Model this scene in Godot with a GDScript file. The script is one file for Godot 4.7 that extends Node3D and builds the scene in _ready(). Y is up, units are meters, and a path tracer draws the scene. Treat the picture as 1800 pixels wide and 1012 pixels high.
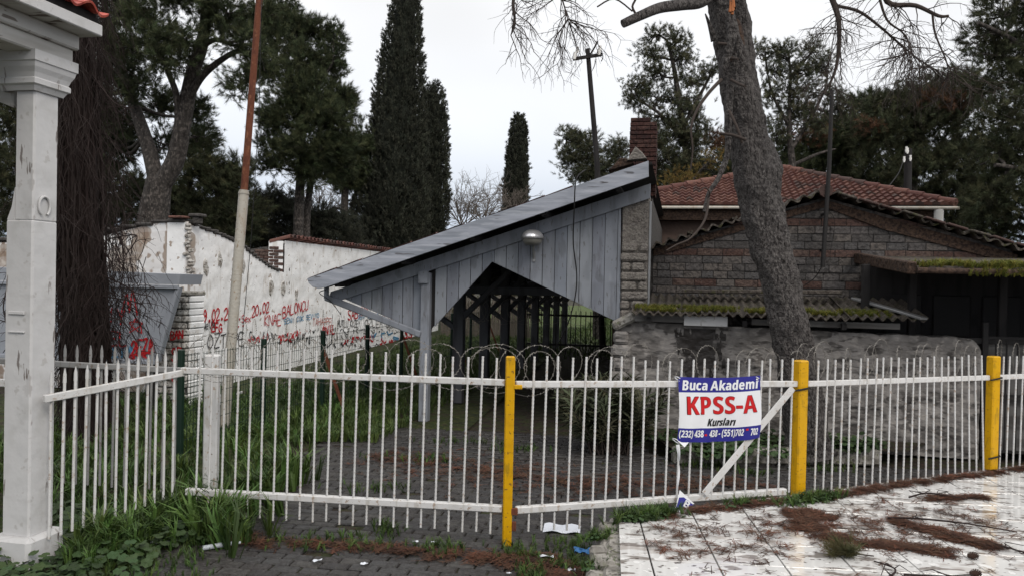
extends Node3D
# A disused railway halt behind a white bar fence on an overcast day. Units are metres, y is up, the camera looks along -z.
# The halt, its porch and the buildings share one plan direction: UW turns local x (along the fronts), y, z (towards the viewer) into the world.

const UW := Basis(Vector3(0.9785, 0, 0.2062), Vector3(0, 1, 0), Vector3(-0.2062, 0, 0.9785))
var rng := RandomNumberGenerator.new()
var used := {}
var M := {}


class Geo:
	var v := PackedVector3Array()
	var n := PackedVector3Array()

	func tri(a: Vector3, b: Vector3, d: Vector3, out := Vector3.ZERO) -> void:
		var q := (d - a).cross(b - a)
		if q.dot(out) < 0.0:
			q = -q
			v.append_array([a, d, b])
		else:
			v.append_array([a, b, d])
		q = q.normalized()
		n.append_array([q, q, q])

	func tris(a: Vector3, b: Vector3, d: Vector3, na: Vector3, nb: Vector3, nd: Vector3) -> void:
		if (d - a).cross(b - a).dot(na + nb + nd) < 0.0:
			v.append_array([a, d, b])
			n.append_array([na, nd, nb])
		else:
			v.append_array([a, b, d])
			n.append_array([na, nb, nd])

	func quad(a: Vector3, b: Vector3, d: Vector3, e: Vector3, out := Vector3.ZERO) -> void:
		tri(a, b, d, out)
		tri(a, d, e, out)

	# a box with chamfered edges
	func box(at: Vector3, size: Vector3, bas := Basis.IDENTITY, bev := 0.0) -> void:
		var h := size * 0.5
		bev = minf(bev, minf(h.x, minf(h.y, h.z)) * 0.6)
		for ax in 3:
			var e := (ax + 1) % 3
			var f := (ax + 2) % 3
			for s in [-1.0, 1.0]:
				var p: Array[Vector3] = []
				for k in [[-1.0, -1.0], [1.0, -1.0], [1.0, 1.0], [-1.0, 1.0]]:
					var q := Vector3.ZERO
					q[ax] = s * h[ax]
					q[e] = k[0] * (h[e] - bev)
					q[f] = k[1] * (h[f] - bev)
					p.append(at + bas * q)
				var o := Vector3.ZERO
				o[ax] = s
				quad(p[0], p[1], p[2], p[3], bas * o)
		if bev <= 0.0:
			return
		for ax in 3:
			var e := (ax + 1) % 3
			var f := (ax + 2) % 3
			for se in [-1.0, 1.0]:
				for sf in [-1.0, 1.0]:
					var p: Array[Vector3] = []
					for k in [[-1.0, 0], [1.0, 0], [1.0, 1], [-1.0, 1]]:
						var q := Vector3.ZERO
						q[ax] = k[0] * (h[ax] - bev)
						q[e] = se * (h[e] - (bev if k[1] else 0.0))
						q[f] = sf * (h[f] - (0.0 if k[1] else bev))
						p.append(at + bas * q)
					var o := Vector3.ZERO
					o[e] = se
					o[f] = sf
					quad(p[0], p[1], p[2], p[3], bas * o)
		for sx in [-1.0, 1.0]:
			for sy in [-1.0, 1.0]:
				for sz in [-1.0, 1.0]:
					var g := Vector3(sx, sy, sz)
					var i := h - Vector3.ONE * bev
					tri(at + bas * (g * Vector3(h.x, i.y, i.z)), at + bas * (g * Vector3(i.x, h.y, i.z)), at + bas * (g * Vector3(i.x, i.y, h.z)), bas * g)

	# a bar from a to b with a rectangular section; up gives the direction of its height
	func bar(a: Vector3, b: Vector3, wide: float, high: float, up := Vector3.UP, bev := 0.0) -> void:
		var z := (b - a).normalized()
		var x := up.cross(z).normalized()
		box((a + b) * 0.5, Vector3(wide, high, a.distance_to(b)), Basis(x, z.cross(x), z), bev)

	func tube(pts: PackedVector3Array, radii: PackedFloat32Array, sides := 6, cap := true) -> void:
		var m := pts.size()
		var rings: Array[PackedVector3Array] = []
		var norms: Array[PackedVector3Array] = []
		var d0 := (pts[1] - pts[0]).normalized()
		var x := d0.cross(Vector3.FORWARD if absf(d0.z) < 0.9 else Vector3.UP).normalized()
		for i in m:
			var d := (pts[mini(i + 1, m - 1)] - pts[maxi(i - 1, 0)]).normalized()
			x = (x - d * x.dot(d)).normalized()
			var y := d.cross(x)
			var ring := PackedVector3Array()
			var nn := PackedVector3Array()
			for k in sides:
				var q := x * cos(TAU * k / sides) + y * sin(TAU * k / sides)
				nn.append(q)
				ring.append(pts[i] + q * radii[mini(i, radii.size() - 1)])
			rings.append(ring)
			norms.append(nn)
		for i in m - 1:
			for k in sides:
				var l := (k + 1) % sides
				tris(rings[i][k], rings[i + 1][k], rings[i + 1][l], norms[i][k], norms[i + 1][k], norms[i + 1][l])
				tris(rings[i][k], rings[i + 1][l], rings[i][l], norms[i][k], norms[i + 1][l], norms[i][l])
		if cap and sides > 3:
			for e in [0, m - 1]:
				var o := (pts[0] - pts[1]) if e == 0 else (pts[m - 1] - pts[m - 2])
				for k in sides:
					tri(pts[e], rings[e][k], rings[e][(k + 1) % sides], o)

	# a polygon in the plane of ax and ay, pushed back by depth; edge chamfers the front
	func prism(poly: PackedVector2Array, at: Vector3, ax: Vector3, ay: Vector3, depth: Vector3, edge := 0.0) -> void:
		var turn := -1.0 if Geometry2D.is_polygon_clockwise(poly) else 1.0
		var back := depth.normalized()
		var mid := Vector2.ZERO
		for p in poly:
			mid += p / poly.size()
		var front := PackedVector2Array()
		for p in poly:
			front.append(p + (mid - p).normalized() * minf(edge, p.distance_to(mid) * 0.4))
		var ids := Geometry2D.triangulate_polygon(poly)
		var spot := func(p: Vector2) -> Vector3: return at + ax * p.x + ay * p.y
		for i in range(0, ids.size(), 3):
			tri(spot.call(front[ids[i]]), spot.call(front[ids[i + 1]]), spot.call(front[ids[i + 2]]), -back)
			tri(spot.call(poly[ids[i]]) + depth, spot.call(poly[ids[i + 1]]) + depth, spot.call(poly[ids[i + 2]]) + depth, back)
		for i in poly.size():
			var p := poly[i]
			var q := poly[(i + 1) % poly.size()]
			var o2 := Vector2(q.y - p.y, p.x - q.x) * turn
			var o := ax * o2.x + ay * o2.y
			var a: Vector3 = spot.call(p)
			var b: Vector3 = spot.call(q)
			if edge > 0.0:
				quad(spot.call(front[i]), spot.call(front[(i + 1) % poly.size()]), b + back * edge, a + back * edge, o - back * o.length())
			quad(a + back * edge, b + back * edge, b + depth, a + depth, o)

	# a smooth sheet: f(i, j) gives the point, 0 <= i <= nx and 0 <= j <= ny; out is a rough facing
	func sheet(nx: int, ny: int, f: Callable, out: Vector3) -> void:
		var p := PackedVector3Array()
		for j in ny + 1:
			for i in nx + 1:
				p.append(f.call(i, j))
		var nn := PackedVector3Array()
		for j in ny + 1:
			for i in nx + 1:
				var dx := p[j * (nx + 1) + mini(i + 1, nx)] - p[j * (nx + 1) + maxi(i - 1, 0)]
				var dy := p[mini(j + 1, ny) * (nx + 1) + i] - p[maxi(j - 1, 0) * (nx + 1) + i]
				var q := dx.cross(dy).normalized()
				nn.append(q if q.dot(out) >= 0.0 else -q)
		for j in ny:
			for i in nx:
				var a := j * (nx + 1) + i
				var b := a + nx + 1
				tris(p[a], p[a + 1], p[b + 1], nn[a], nn[a + 1], nn[b + 1])
				tris(p[a], p[b + 1], p[b], nn[a], nn[b + 1], nn[b])

	func mesh(off := Vector3.ZERO) -> ArrayMesh:
		var m := ArrayMesh.new()
		var arr := []
		arr.resize(Mesh.ARRAY_MAX)
		var w := v
		if off != Vector3.ZERO:
			for i in w.size():
				w[i] -= off
		arr[Mesh.ARRAY_VERTEX] = w
		arr[Mesh.ARRAY_NORMAL] = n
		m.add_surface_from_arrays(Mesh.PRIMITIVE_TRIANGLES, arr)
		return m


# ---------------------------------------------------------------- nodes

func numbered(called: String) -> String:
	used[called] = used.get(called, 0) + 1
	return called if used[called] == 1 else "%s_%03d" % [called, used[called] - 1]

func origin(o: Node3D) -> Vector3:
	var p := Vector3.ZERO
	while o != self:
		p += o.position
		o = o.get_parent()
	return p

func tag(o: Node3D, label: String, category: String, group := "") -> Node3D:
	o.set_meta("label", label)
	o.set_meta("category", category)
	if group:
		o.set_meta("group", group)
	return o

func thing(called: String, label: String, category: String, at: Vector3, group := "") -> Node3D:
	var o := Node3D.new()
	o.name = numbered(called)
	add_child(o)
	o.position = at
	return tag(o, label, category, group)

# commits geometry given in world metres as one named mesh
func put(parent: Node3D, called: String, g: Geo, m: Material, kind := "") -> MeshInstance3D:
	var o := MeshInstance3D.new()
	o.mesh = g.mesh(Vector3.ZERO if parent == self else origin(parent))
	o.material_override = m
	o.name = numbered(called) if parent == self else called
	parent.add_child(o, true)
	if kind:
		o.set_meta("kind", kind)
	return o

# a shared mesh set at a place given in world metres
func lay(parent: Node3D, called: String, mesh: Mesh, m: Material, t: Transform3D) -> MeshInstance3D:
	var o := MeshInstance3D.new()
	o.mesh = mesh
	o.material_override = m
	o.name = called
	parent.add_child(o, true)
	t.origin -= origin(parent)
	o.transform = t
	return o

func many(parent: Node3D, called: String, mesh: Mesh, m: Material, at: Array, tints := PackedColorArray()) -> MultiMeshInstance3D:
	var mm := MultiMesh.new()
	mm.transform_format = MultiMesh.TRANSFORM_3D
	mm.use_colors = tints.size() > 0
	mm.mesh = mesh
	mm.instance_count = at.size()
	var off := Vector3.ZERO if parent == self else origin(parent)
	for i in at.size():
		var t: Transform3D = at[i]
		t.origin -= off
		mm.set_instance_transform(i, t)
		if tints.size() > 0:
			mm.set_instance_color(i, tints[i % tints.size()])
	var o := MultiMeshInstance3D.new()
	o.multimesh = mm
	o.material_override = m
	o.name = numbered(called) if parent == self else called
	parent.add_child(o, true)
	o.set_meta("kind", "stuff")
	return o

func rf(a: float, b: float) -> float:
	return rng.randf_range(a, b)

func rdir() -> Vector3:
	var y := rf(-1, 1)
	var a := rf(0, TAU)
	return Vector3(sqrt(1 - y * y) * cos(a), y, sqrt(1 - y * y) * sin(a))

func along(axis: Vector3, spin: float, size: float) -> Basis:
	var y := axis.normalized()
	var x := y.cross(Vector3.FORWARD if absf(y.z) < 0.9 else Vector3.RIGHT).normalized()
	return Basis(x, y, x.cross(y)).rotated(y, spin).scaled(Vector3.ONE * size)

func curve(pts: Array, steps := 5) -> PackedVector3Array:
	var out := PackedVector3Array()
	for i in pts.size() - 1:
		var a: Vector3 = pts[maxi(i - 1, 0)]
		var b: Vector3 = pts[i]
		var d: Vector3 = pts[i + 1]
		var e: Vector3 = pts[mini(i + 2, pts.size() - 1)]
		for k in steps:
			out.append(b.cubic_interpolate(d, a, e, float(k) / steps))
	out.append(pts[pts.size() - 1])
	return out

func taper(count: int, a: float, b: float) -> PackedFloat32Array:
	var r := PackedFloat32Array()
	for i in count:
		r.append(lerpf(a, b, float(i) / maxi(count - 1, 1)))
	return r


# ---------------------------------------------------------------- materials

func field(size: int, freq: float, seed_: int, type := FastNoiseLite.TYPE_SIMPLEX_SMOOTH, oct := 4, sx := 1, sy := 1) -> Image:
	var f := FastNoiseLite.new()
	f.seed = seed_
	f.noise_type = type
	f.frequency = freq
	f.fractal_octaves = oct
	f.fractal_type = FastNoiseLite.FRACTAL_FBM if oct > 1 else FastNoiseLite.FRACTAL_NONE
	var im := f.get_seamless_image(size / sx, size / sy)
	im.convert(Image.FORMAT_L8)
	if sx > 1 or sy > 1:
		im.resize(size, size, Image.INTERPOLATE_CUBIC)
	return im

# layers: [freq, low, high, colour, stretch x, stretch y, noise type]; each lies over the last where its noise passes low..high
func paint(size: int, base: Color, layers: Array, seed_: int) -> ImageTexture:
	var im := Image.create(size, size, false, Image.FORMAT_RGBA8)
	im.fill(base)
	for k in layers.size():
		var l: Array = layers[k]
		var col: Color = l[3]
		var nz := field(size, l[0], seed_ + 17 * k, l[6] if l.size() > 6 else FastNoiseLite.TYPE_SIMPLEX_SMOOTH, 4, l[4] if l.size() > 4 else 1, l[5] if l.size() > 5 else 1).get_data()
		var lut := PackedByteArray()
		for i in 256:
			var t := clampf((i / 255.0 - l[1]) / (l[2] - l[1]), 0, 1)
			lut.append(int(255 * col.a * t * t * (3 - 2 * t)))
		var px := PackedByteArray()
		px.resize(size * size * 4)
		var r := int(col.r * 255)
		var g := int(col.g * 255)
		var b := int(col.b * 255)
		var at := 0
		for i in nz.size():
			px[at] = r
			px[at + 1] = g
			px[at + 2] = b
			px[at + 3] = lut[nz[i]]
			at += 4
		im.blend_rect(Image.create_from_data(size, size, false, Image.FORMAT_RGBA8, px), Rect2i(0, 0, size, size), Vector2i.ZERO)
	im.convert(Image.FORMAT_RGB8)
	return ImageTexture.create_from_image(im)

func relief(size: int, freq: float, seed_: int, type := FastNoiseLite.TYPE_SIMPLEX_SMOOTH, sx := 1, sy := 1) -> ImageTexture:
	return ImageTexture.create_from_image(field(size, freq, seed_, type, 4, sx, sy))

func plain(col: Color, rough := 0.8) -> StandardMaterial3D:
	var m := StandardMaterial3D.new()
	m.albedo_color = col
	m.roughness = rough
	m.metallic_specular = 0.4
	return m

# a world-mapped material: tex repeats every `span` metres
func skin(tex: Texture2D, span: float, rough: float, bump: Texture2D = null, bump_cm := 0.0, tint := Color.WHITE) -> StandardMaterial3D:
	var m := plain(tint, rough)
	m.albedo_texture = tex
	m.uv1_triplanar = true
	m.uv1_world_triplanar = true
	m.uv1_scale = Vector3.ONE / span
	if bump:
		m.heightmap_enabled = true
		m.heightmap_texture = bump
		m.heightmap_scale = bump_cm
	return m

func retint(m: StandardMaterial3D, tint: Color) -> StandardMaterial3D:
	var o: StandardMaterial3D = m.duplicate()
	o.albedo_color = tint
	return o

func C(r: int, g: int, b: int, a := 1.0) -> Color:
	return Color(r / 255.0, g / 255.0, b / 255.0, a)

func materials() -> void:
	var cell := FastNoiseLite.TYPE_CELLULAR
	var fine := relief(512, 0.03, 5)
	var rough := relief(512, 0.012, 8)
	var grain := relief(512, 0.02, 11, FastNoiseLite.TYPE_SIMPLEX_SMOOTH, 1, 8)
	M.fence = skin(paint(512, C(206, 205, 204), [[0.02, 0.62, 0.85, C(168, 162, 152, 0.55), 1, 4], [0.008, 0.5, 0.95, C(185, 183, 179, 0.6)], [0.03, 0.76, 0.84, C(141, 113, 90, 0.6)], [0.05, 0.84, 0.9, C(75, 52, 41, 0.8)]], 1), 0.9, 0.42, fine, 0.12)
	M.yellow = skin(paint(512, C(204, 154, 4), [[0.01, 0.5, 0.95, C(180, 132, 6, 0.6)], [0.02, 0.66, 0.85, C(120, 98, 40, 0.45), 1, 4], [0.04, 0.77, 0.83, C(112, 80, 44, 0.85)]], 2), 0.8, 0.4, fine, 0.12)
	M.pillar = skin(paint(512, C(198, 197, 197), [[0.008, 0.5, 0.9, C(179, 178, 176, 0.6)], [0.02, 0.78, 0.86, C(160, 156, 151, 0.5)], [0.03, 0.85, 0.88, C(80, 68, 61, 0.85), 1, 6]], 3), 1.3, 0.6, rough, 0.5)
	M.timber = skin(paint(512, C(191, 189, 186), [[0.02, 0.45, 0.85, C(162, 158, 152, 0.6), 8, 1], [0.02, 0.72, 0.76, C(85, 72, 63, 0.85), 8, 1]], 4), 1.3, 0.65, relief(512, 0.02, 12, FastNoiseLite.TYPE_SIMPLEX_SMOOTH, 8, 1), 0.5)
	M.rotten = skin(paint(512, C(74, 58, 48), [[0.02, 0.4, 0.7, C(40, 30, 26, 0.9)], [0.04, 0.6, 0.8, C(110, 92, 80, 0.6)]], 5), 0.6, 0.9, rough, 2.0)
	M.shed = skin(paint(512, C(136, 140, 148), [[0.012, 0.62, 0.78, C(104, 105, 110, 0.6), 1, 4], [0.008, 0.4, 0.9, C(114, 117, 124, 0.7), 1, 4], [0.025, 0.65, 0.9, C(160, 163, 170, 0.4), 1, 8], [0.05, 0.80, 0.86, C(92, 90, 90, 0.7), 1, 4]], 6), 1.3, 0.7, grain, 0.3)
	M.barge = skin(paint(512, C(156, 160, 170), [[0.02, 0.45, 0.75, C(127, 132, 140, 0.7), 8, 1], [0.03, 0.62, 0.8, C(178, 181, 189, 0.6), 8, 1], [0.03, 0.78, 0.83, C(79, 77, 79, 0.85), 8, 1]], 7), 1.2, 0.7, relief(512, 0.02, 14, FastNoiseLite.TYPE_SIMPLEX_SMOOTH, 8, 1), 0.5)
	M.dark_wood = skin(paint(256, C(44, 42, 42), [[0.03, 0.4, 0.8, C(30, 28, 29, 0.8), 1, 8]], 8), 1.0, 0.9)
	M.pale_stone = skin(paint(512, C(134, 128, 121), [[0.015, 0.4, 0.75, C(105, 98, 94, 0.8)], [0.03, 0.6, 0.8, C(158, 153, 146, 0.6)], [0.06, 0.66, 0.8, C(69, 64, 61, 0.7)]], 9), 0.9, 0.9, relief(512, 0.04, 21), 2.2)
	M.block = []
	for k in 4:
		M.block.append(skin(paint(256, [C(90, 86, 85), C(82, 80, 80), C(97, 91, 87), C(75, 72, 71)][k], [[0.03, 0.45, 0.8, C(58, 55, 54, 0.8)], [0.06, 0.6, 0.8, C(115, 110, 104, 0.4)]], 30 + k), 0.55, 0.92, rough, 1.6))
	M.red_brick = []
	for k in 3:
		M.red_brick.append(skin(paint(256, [C(87, 67, 61), C(79, 59, 53), C(92, 76, 69)][k], [[0.03, 0.45, 0.8, C(59, 47, 45, 0.8)], [0.06, 0.62, 0.8, C(104, 94, 88, 0.5)]], 40 + k), 0.5, 0.9, rough, 1.4))
	M.chimney = []
	for k in 3:
		M.chimney.append(skin(paint(256, [C(64, 41, 37), C(55, 35, 33), C(73, 51, 46)][k], [[0.03, 0.45, 0.8, C(38, 28, 27, 0.8)]], 44 + k), 0.5, 0.92, rough, 1.6))
	M.mortar = skin(paint(256, C(77, 74, 72), [[0.03, 0.4, 0.8, C(53, 50, 48, 0.8)]], 50), 0.6, 0.95, rough, 2.0)
	M.render = skin(paint(512, C(133, 129, 126), [[0.008, 0.42, 0.7, C(103, 99, 96, 0.8)], [0.02, 0.55, 0.8, C(164, 158, 152, 0.6)], [0.016, 0.62, 0.72, C(66, 62, 60, 0.85), 2, 1], [0.04, 0.66, 0.8, C(49, 46, 45, 0.7), 3, 1]], 51), 1.7, 0.85, relief(512, 0.016, 33, FastNoiseLite.TYPE_SIMPLEX_SMOOTH, 2, 1), 5.0)
	M.white_wall = skin(paint(1024, C(241, 241, 241), [[0.005, 0.5, 0.9, C(212, 210, 207, 0.6)], [0.012, 0.66, 0.9, C(185, 177, 168, 0.5), 1, 4], [0.012, 0.80, 0.83, C(154, 138, 123, 0.95)], [0.05, 0.83, 0.88, C(92, 82, 74, 0.8)]], 52), 3.2, 0.9, relief(512, 0.014, 34), 1.2)
	M.stained_wall = skin(paint(512, C(232, 231, 231), [[0.005, 0.5, 0.54, C(158, 144, 132, 0.95)], [0.012, 0.62, 0.75, C(130, 108, 92, 0.8), 1, 2], [0.02, 0.68, 0.8, C(186, 178, 168, 0.6)]], 61), 2.2, 0.9, relief(512, 0.014, 36), 1.2)
	M.rubble = skin(paint(512, C(196, 193, 188), [[0.012, 0.45, 0.75, C(124, 116, 108, 0.8)], [0.03, 0.62, 0.78, C(72, 66, 60, 0.8)]], 54), 0.9, 0.92, rough, 2.0)
	M.panel = skin(paint(512, C(150, 154, 162), [[0.008, 0.4, 0.95, C(134, 138, 146, 0.7)]], 55), 1.6, 0.5)
	M.concrete = skin(paint(512, C(150, 146, 140), [[0.012, 0.42, 0.75, C(104, 100, 94, 0.85)], [0.03, 0.6, 0.78, C(64, 60, 56, 0.8)], [0.02, 0.66, 0.8, C(86, 92, 62, 0.6)]], 56), 1.0, 0.85, rough, 2.0)
	M.tile = skin(paint(1024, C(212, 211, 209), [[0.005, 0.5, 0.9, C(197, 194, 190, 0.6)], [0.01, 0.64, 0.84, C(156, 146, 139, 0.6), 2, 1], [0.02, 0.68, 0.76, C(88, 78, 72, 0.6), 3, 1], [0.05, 0.72, 0.79, C(55, 46, 42, 0.75), 2, 1]], 57), 2.9, 0.2)
	var tr := paint(512, C(20, 20, 20), [[0.012, 0.55, 0.85, C(90, 90, 90, 0.7)], [0.03, 0.66, 0.78, C(170, 170, 170, 0.8)]], 58)
	M.tile.roughness = 1.0
	M.tile.roughness_texture = tr
	M.tile.metallic_specular = 0.7
	M.grout = plain(C(46, 40, 36), 0.9)
	M.paver = []
	for k in 4:
		var pm := skin(paint(256, [C(61, 60, 60), C(53, 51, 51), C(68, 66, 64), C(58, 55, 54)][k], [[0.03, 0.45, 0.8, C(43, 40, 39, 0.7)], [0.06, 0.66, 0.8, C(86, 81, 79, 0.5)], [0.05, 0.74, 0.84, C(51, 53, 37, 0.5)]], 60 + k), 0.7, 0.5, fine, 0.8)
		M.paver.append(pm)
	M.soil = skin(paint(512, C(52, 45, 37), [[0.02, 0.45, 0.7, C(36, 31, 26, 0.9)], [0.012, 0.5, 0.66, C(47, 54, 27, 0.8)], [0.05, 0.66, 0.8, C(78, 57, 41, 0.8)]], 65), 1.4, 0.95, rough, 3.0)
	M.turf = skin(paint(512, C(49, 57, 27), [[0.02, 0.45, 0.7, C(36, 43, 22, 0.9)], [0.03, 0.6, 0.75, C(73, 73, 41, 0.8)], [0.012, 0.62, 0.72, C(56, 48, 36, 0.8)]], 66), 2.0, 0.95, rough, 4.0)
	M.roof_tile = []
	for k in 4:
		M.roof_tile.append(skin(paint(256, [C(99, 64, 55), C(88, 54, 48), C(112, 77, 67), C(70, 53, 49)][k], [[0.03, 0.5, 0.8, C(74, 53, 49, 0.8)], [0.05, 0.66, 0.8, C(83, 78, 71, 0.6)]], 70 + k), 0.6, 0.8, fine, 0.6))
	M.corrugated = skin(paint(512, C(75, 69, 64), [[0.02, 0.48, 0.7, C(47, 41, 37, 0.9)], [0.03, 0.6, 0.75, C(108, 101, 94, 0.7)], [0.015, 0.66, 0.76, C(59, 60, 32, 0.8)]], 74), 0.9, 0.92, rough, 1.6)
	M.moss = skin(paint(256, C(81, 88, 30), [[0.03, 0.4, 0.7, C(56, 62, 23, 0.9)], [0.05, 0.6, 0.75, C(107, 112, 47, 0.7)]], 75), 0.4, 1.0, rough, 3.0)
	M.house_wall = skin(paint(256, C(113, 95, 86), [[0.012, 0.45, 0.75, C(91, 78, 72, 0.8)]], 76), 2.0, 0.9, fine, 0.8)
	M.bark = skin(paint(512, C(85, 81, 79), [[0.02, 0.42, 0.66, C(60, 56, 55, 0.9), 1, 2], [0.04, 0.58, 0.76, C(115, 111, 108, 0.7), 1, 2], [0.035, 0.64, 0.72, C(30, 27, 26, 0.9), 1, 3]], 77), 0.55, 0.95, relief(512, 0.035, 37, cell, 1, 2), 5.0)
	M.pine_bark = skin(paint(256, C(60, 56, 53), [[0.03, 0.45, 0.7, C(40, 37, 35, 0.9), 1, 2], [0.05, 0.56, 0.72, C(104, 97, 92, 0.8), 1, 2]], 78), 0.9, 0.95, relief(256, 0.05, 38, cell, 1, 2), 3.0)
	M.twig = plain(C(62, 54, 50), 0.9)
	M.vine = plain(C(46, 38, 36), 0.95)
	M.dark_vine = plain(C(40, 30, 28), 0.95)
	M.leafy = plain(Color.WHITE, 0.75)
	M.leafy.vertex_color_use_as_albedo = true
	M.leafy.metallic_specular = 0.2
	M.soft_leaf = plain(Color.WHITE, 0.6)
	M.soft_leaf.vertex_color_use_as_albedo = true
	M.soft_leaf.backlight_enabled = true
	M.soft_leaf.backlight = Color(0.35, 0.35, 0.35)
	M.needle = plain(Color.WHITE, 0.9)
	M.needle.vertex_color_use_as_albedo = true
	M.rust = skin(paint(256, C(104, 60, 42), [[0.02, 0.45, 0.7, C(84, 48, 36, 0.9), 1, 4], [0.04, 0.66, 0.8, C(140, 96, 70, 0.7), 1, 2]], 80), 0.6, 0.85, fine, 0.4)
	M.old_white = skin(paint(256, C(176, 171, 161), [[0.02, 0.5, 0.8, C(164, 152, 136, 0.7), 1, 4], [0.04, 0.76, 0.86, C(130, 104, 80, 0.7), 1, 2]], 81), 0.6, 0.6, fine, 0.4)
	M.galvanised = plain(C(150, 150, 150), 0.45)
	M.galvanised.metallic = 0.6
	M.old_wire = plain(C(122, 118, 112), 0.6)
	M.silver = plain(C(215, 215, 218), 0.3)
	M.silver.metallic = 0.7
	M.green_post = plain(C(22, 42, 32), 0.5)
	M.iron = plain(C(34, 32, 32), 0.7)
	M.cable = plain(C(22, 21, 21), 0.6)
	M.white_pipe = plain(C(200, 198, 194), 0.5)
	M.porcelain = plain(C(226, 224, 220), 0.25)
	M.paper = plain(C(214, 218, 226), 0.7)
	M.plastic = plain(C(196, 200, 204), 0.3)
	M.navy = plain(C(40, 40, 128), 0.45)
	M.banner_white = plain(C(222, 223, 226), 0.45)
	M.ink_red = plain(C(190, 22, 26), 0.5)
	M.ink_black = plain(C(16, 16, 18), 0.5)
	M.spray_red = plain(C(184, 26, 34), 0.7)
	M.spray_blue = plain(C(84, 140, 176), 0.7)
	M.spray_black = plain(C(52, 50, 52), 0.7)
	M.spray_pink = plain(C(186, 108, 96), 0.7)
	M.cone = plain(C(58, 42, 34), 0.9)
	M.fresh_wood = plain(C(170, 108, 70), 0.9)
	M.shed_tone = [M.shed, retint(M.shed, Color(0.93, 0.93, 0.94)), retint(M.shed, Color(1.03, 1.03, 1.02)), retint(M.shed, Color(0.95, 0.96, 0.97))]
	M.lamp_bowl = plain(C(120, 118, 112), 0.35)
	M.damp = plain(C(50, 46, 44), 0.6)
	M.old_board = skin(paint(256, C(108, 106, 104), [[0.02, 0.4, 0.75, C(75, 72, 70, 0.8), 8, 1]], 90), 1.0, 0.8)
	M.porch_tile = []
	for k in 3:
		M.porch_tile.append(skin(paint(256, [C(186, 92, 78), C(170, 74, 60), C(150, 60, 52)][k], [[0.03, 0.5, 0.8, C(210, 130, 116, 0.6)], [0.05, 0.66, 0.8, C(90, 60, 54, 0.6)]], 92 + k), 0.5, 0.6, fine, 0.5))
	M.pine_tints = tints(Color(0.044, 0.062, 0.030), 60, 0.7, 0.3)
	M.dark_tints = tints(Color(0.044, 0.055, 0.029), 60, 0.65, 0.3)
	M.pale_tints = tints(Color(0.062, 0.076, 0.044), 60, 0.6, 0.3)
	M.dry_tints = tints(Color(0.075, 0.048, 0.028), 30, 0.4, 0.4)
	M.cypress_tints = tints(Color(0.036, 0.042, 0.030), 60, 0.6, 0.15)
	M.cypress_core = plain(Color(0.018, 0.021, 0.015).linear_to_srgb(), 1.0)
	M.yellow_tints = tints(Color(0.13, 0.11, 0.035), 30, 0.4, 0.4)
	M.moss_tints = tints(Color(0.095, 0.12, 0.028), 40, 0.5, 0.5)
	M.grass_tints = tints(Color(0.042, 0.090, 0.020), 60, 0.6, 0.45)
	M.lawn_tints = tints(Color(0.052, 0.096, 0.025), 40, 0.4, 0.4)
	M.weed_tints = tints(Color(0.026, 0.055, 0.018), 40, 0.4, 0.3)
	M.oleander_tints = tints(Color(0.055, 0.068, 0.044), 40, 0.4, 0.3)
	M.litter_tints = tints(Color(0.060, 0.032, 0.020), 60, 0.75, 0.5)
	M.shaded_inner_post = skin(paint(256, C(86, 87, 92), [[0.02, 0.4, 0.8, C(66, 66, 70, 0.8), 1, 4]], 91), 1.0, 0.8)  # darker than the front post: shade under the roof put into the colour
	M.darker_white = retint(M.fence, Color(0.70, 0.70, 0.70))  # fence paint evenly darkened, for the rear spear panel
	M.sprig_tints = tints(Color(0.062, 0.07, 0.03), 30, 0.4, 0.4)
	M.bush_tints = tints(Color(0.06, 0.07, 0.035), 40, 0.4, 0.6)
	M.pale_twig = plain(C(104, 96, 90), 0.9)
	M.reed = plain(C(112, 104, 96), 0.9)
	M.ink_edge = plain(C(70, 10, 14), 0.5)
	M.wrapper = plain(C(60, 120, 180), 0.4)
	M.film = plain(C(176, 182, 188), 0.3)
	leaf_meshes()


# ---------------------------------------------------------------- camera, sky, light

func _ready() -> void:
	rng.seed = 20
	var cam := Camera3D.new()
	cam.name = "camera"
	cam.position = Vector3(0, 1.9, 0)
	cam.rotation_degrees = Vector3(-0.66, 0, 1.2)
	cam.fov = 40.0
	cam.far = 600.0
	cam.near = 0.05
	add_child(cam)
	var env := Environment.new()
	env.background_mode = Environment.BG_SKY
	env.sky = Sky.new()
	env.sky.sky_material = overcast()
	env.tonemap_mode = Environment.TONE_MAPPER_LINEAR
	env.tonemap_exposure = 1.1
	env.sdfgi_enabled = true
	env.ssao_enabled = true
	env.ssil_enabled = true
	var world := WorldEnvironment.new()
	world.name = "world_environment"
	world.environment = env
	add_child(world)
	var sun := DirectionalLight3D.new()
	sun.name = "veiled_sun"
	sun.light_energy = 0.42
	sun.light_color = Color(1.0, 0.97, 0.93)
	sun.light_angular_distance = 25.0
	sun.shadow_enabled = true
	sun.rotation_degrees = Vector3(-42, 30, 0)
	sun.sky_mode = DirectionalLight3D.SKY_MODE_LIGHT_ONLY
	add_child(sun)

	materials()
	grounds()
	platform()
	white_walls()
	shed()
	stone_building()
	house()
	porch()
	fences()
	trees()
	far_things()
	small_things()


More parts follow.
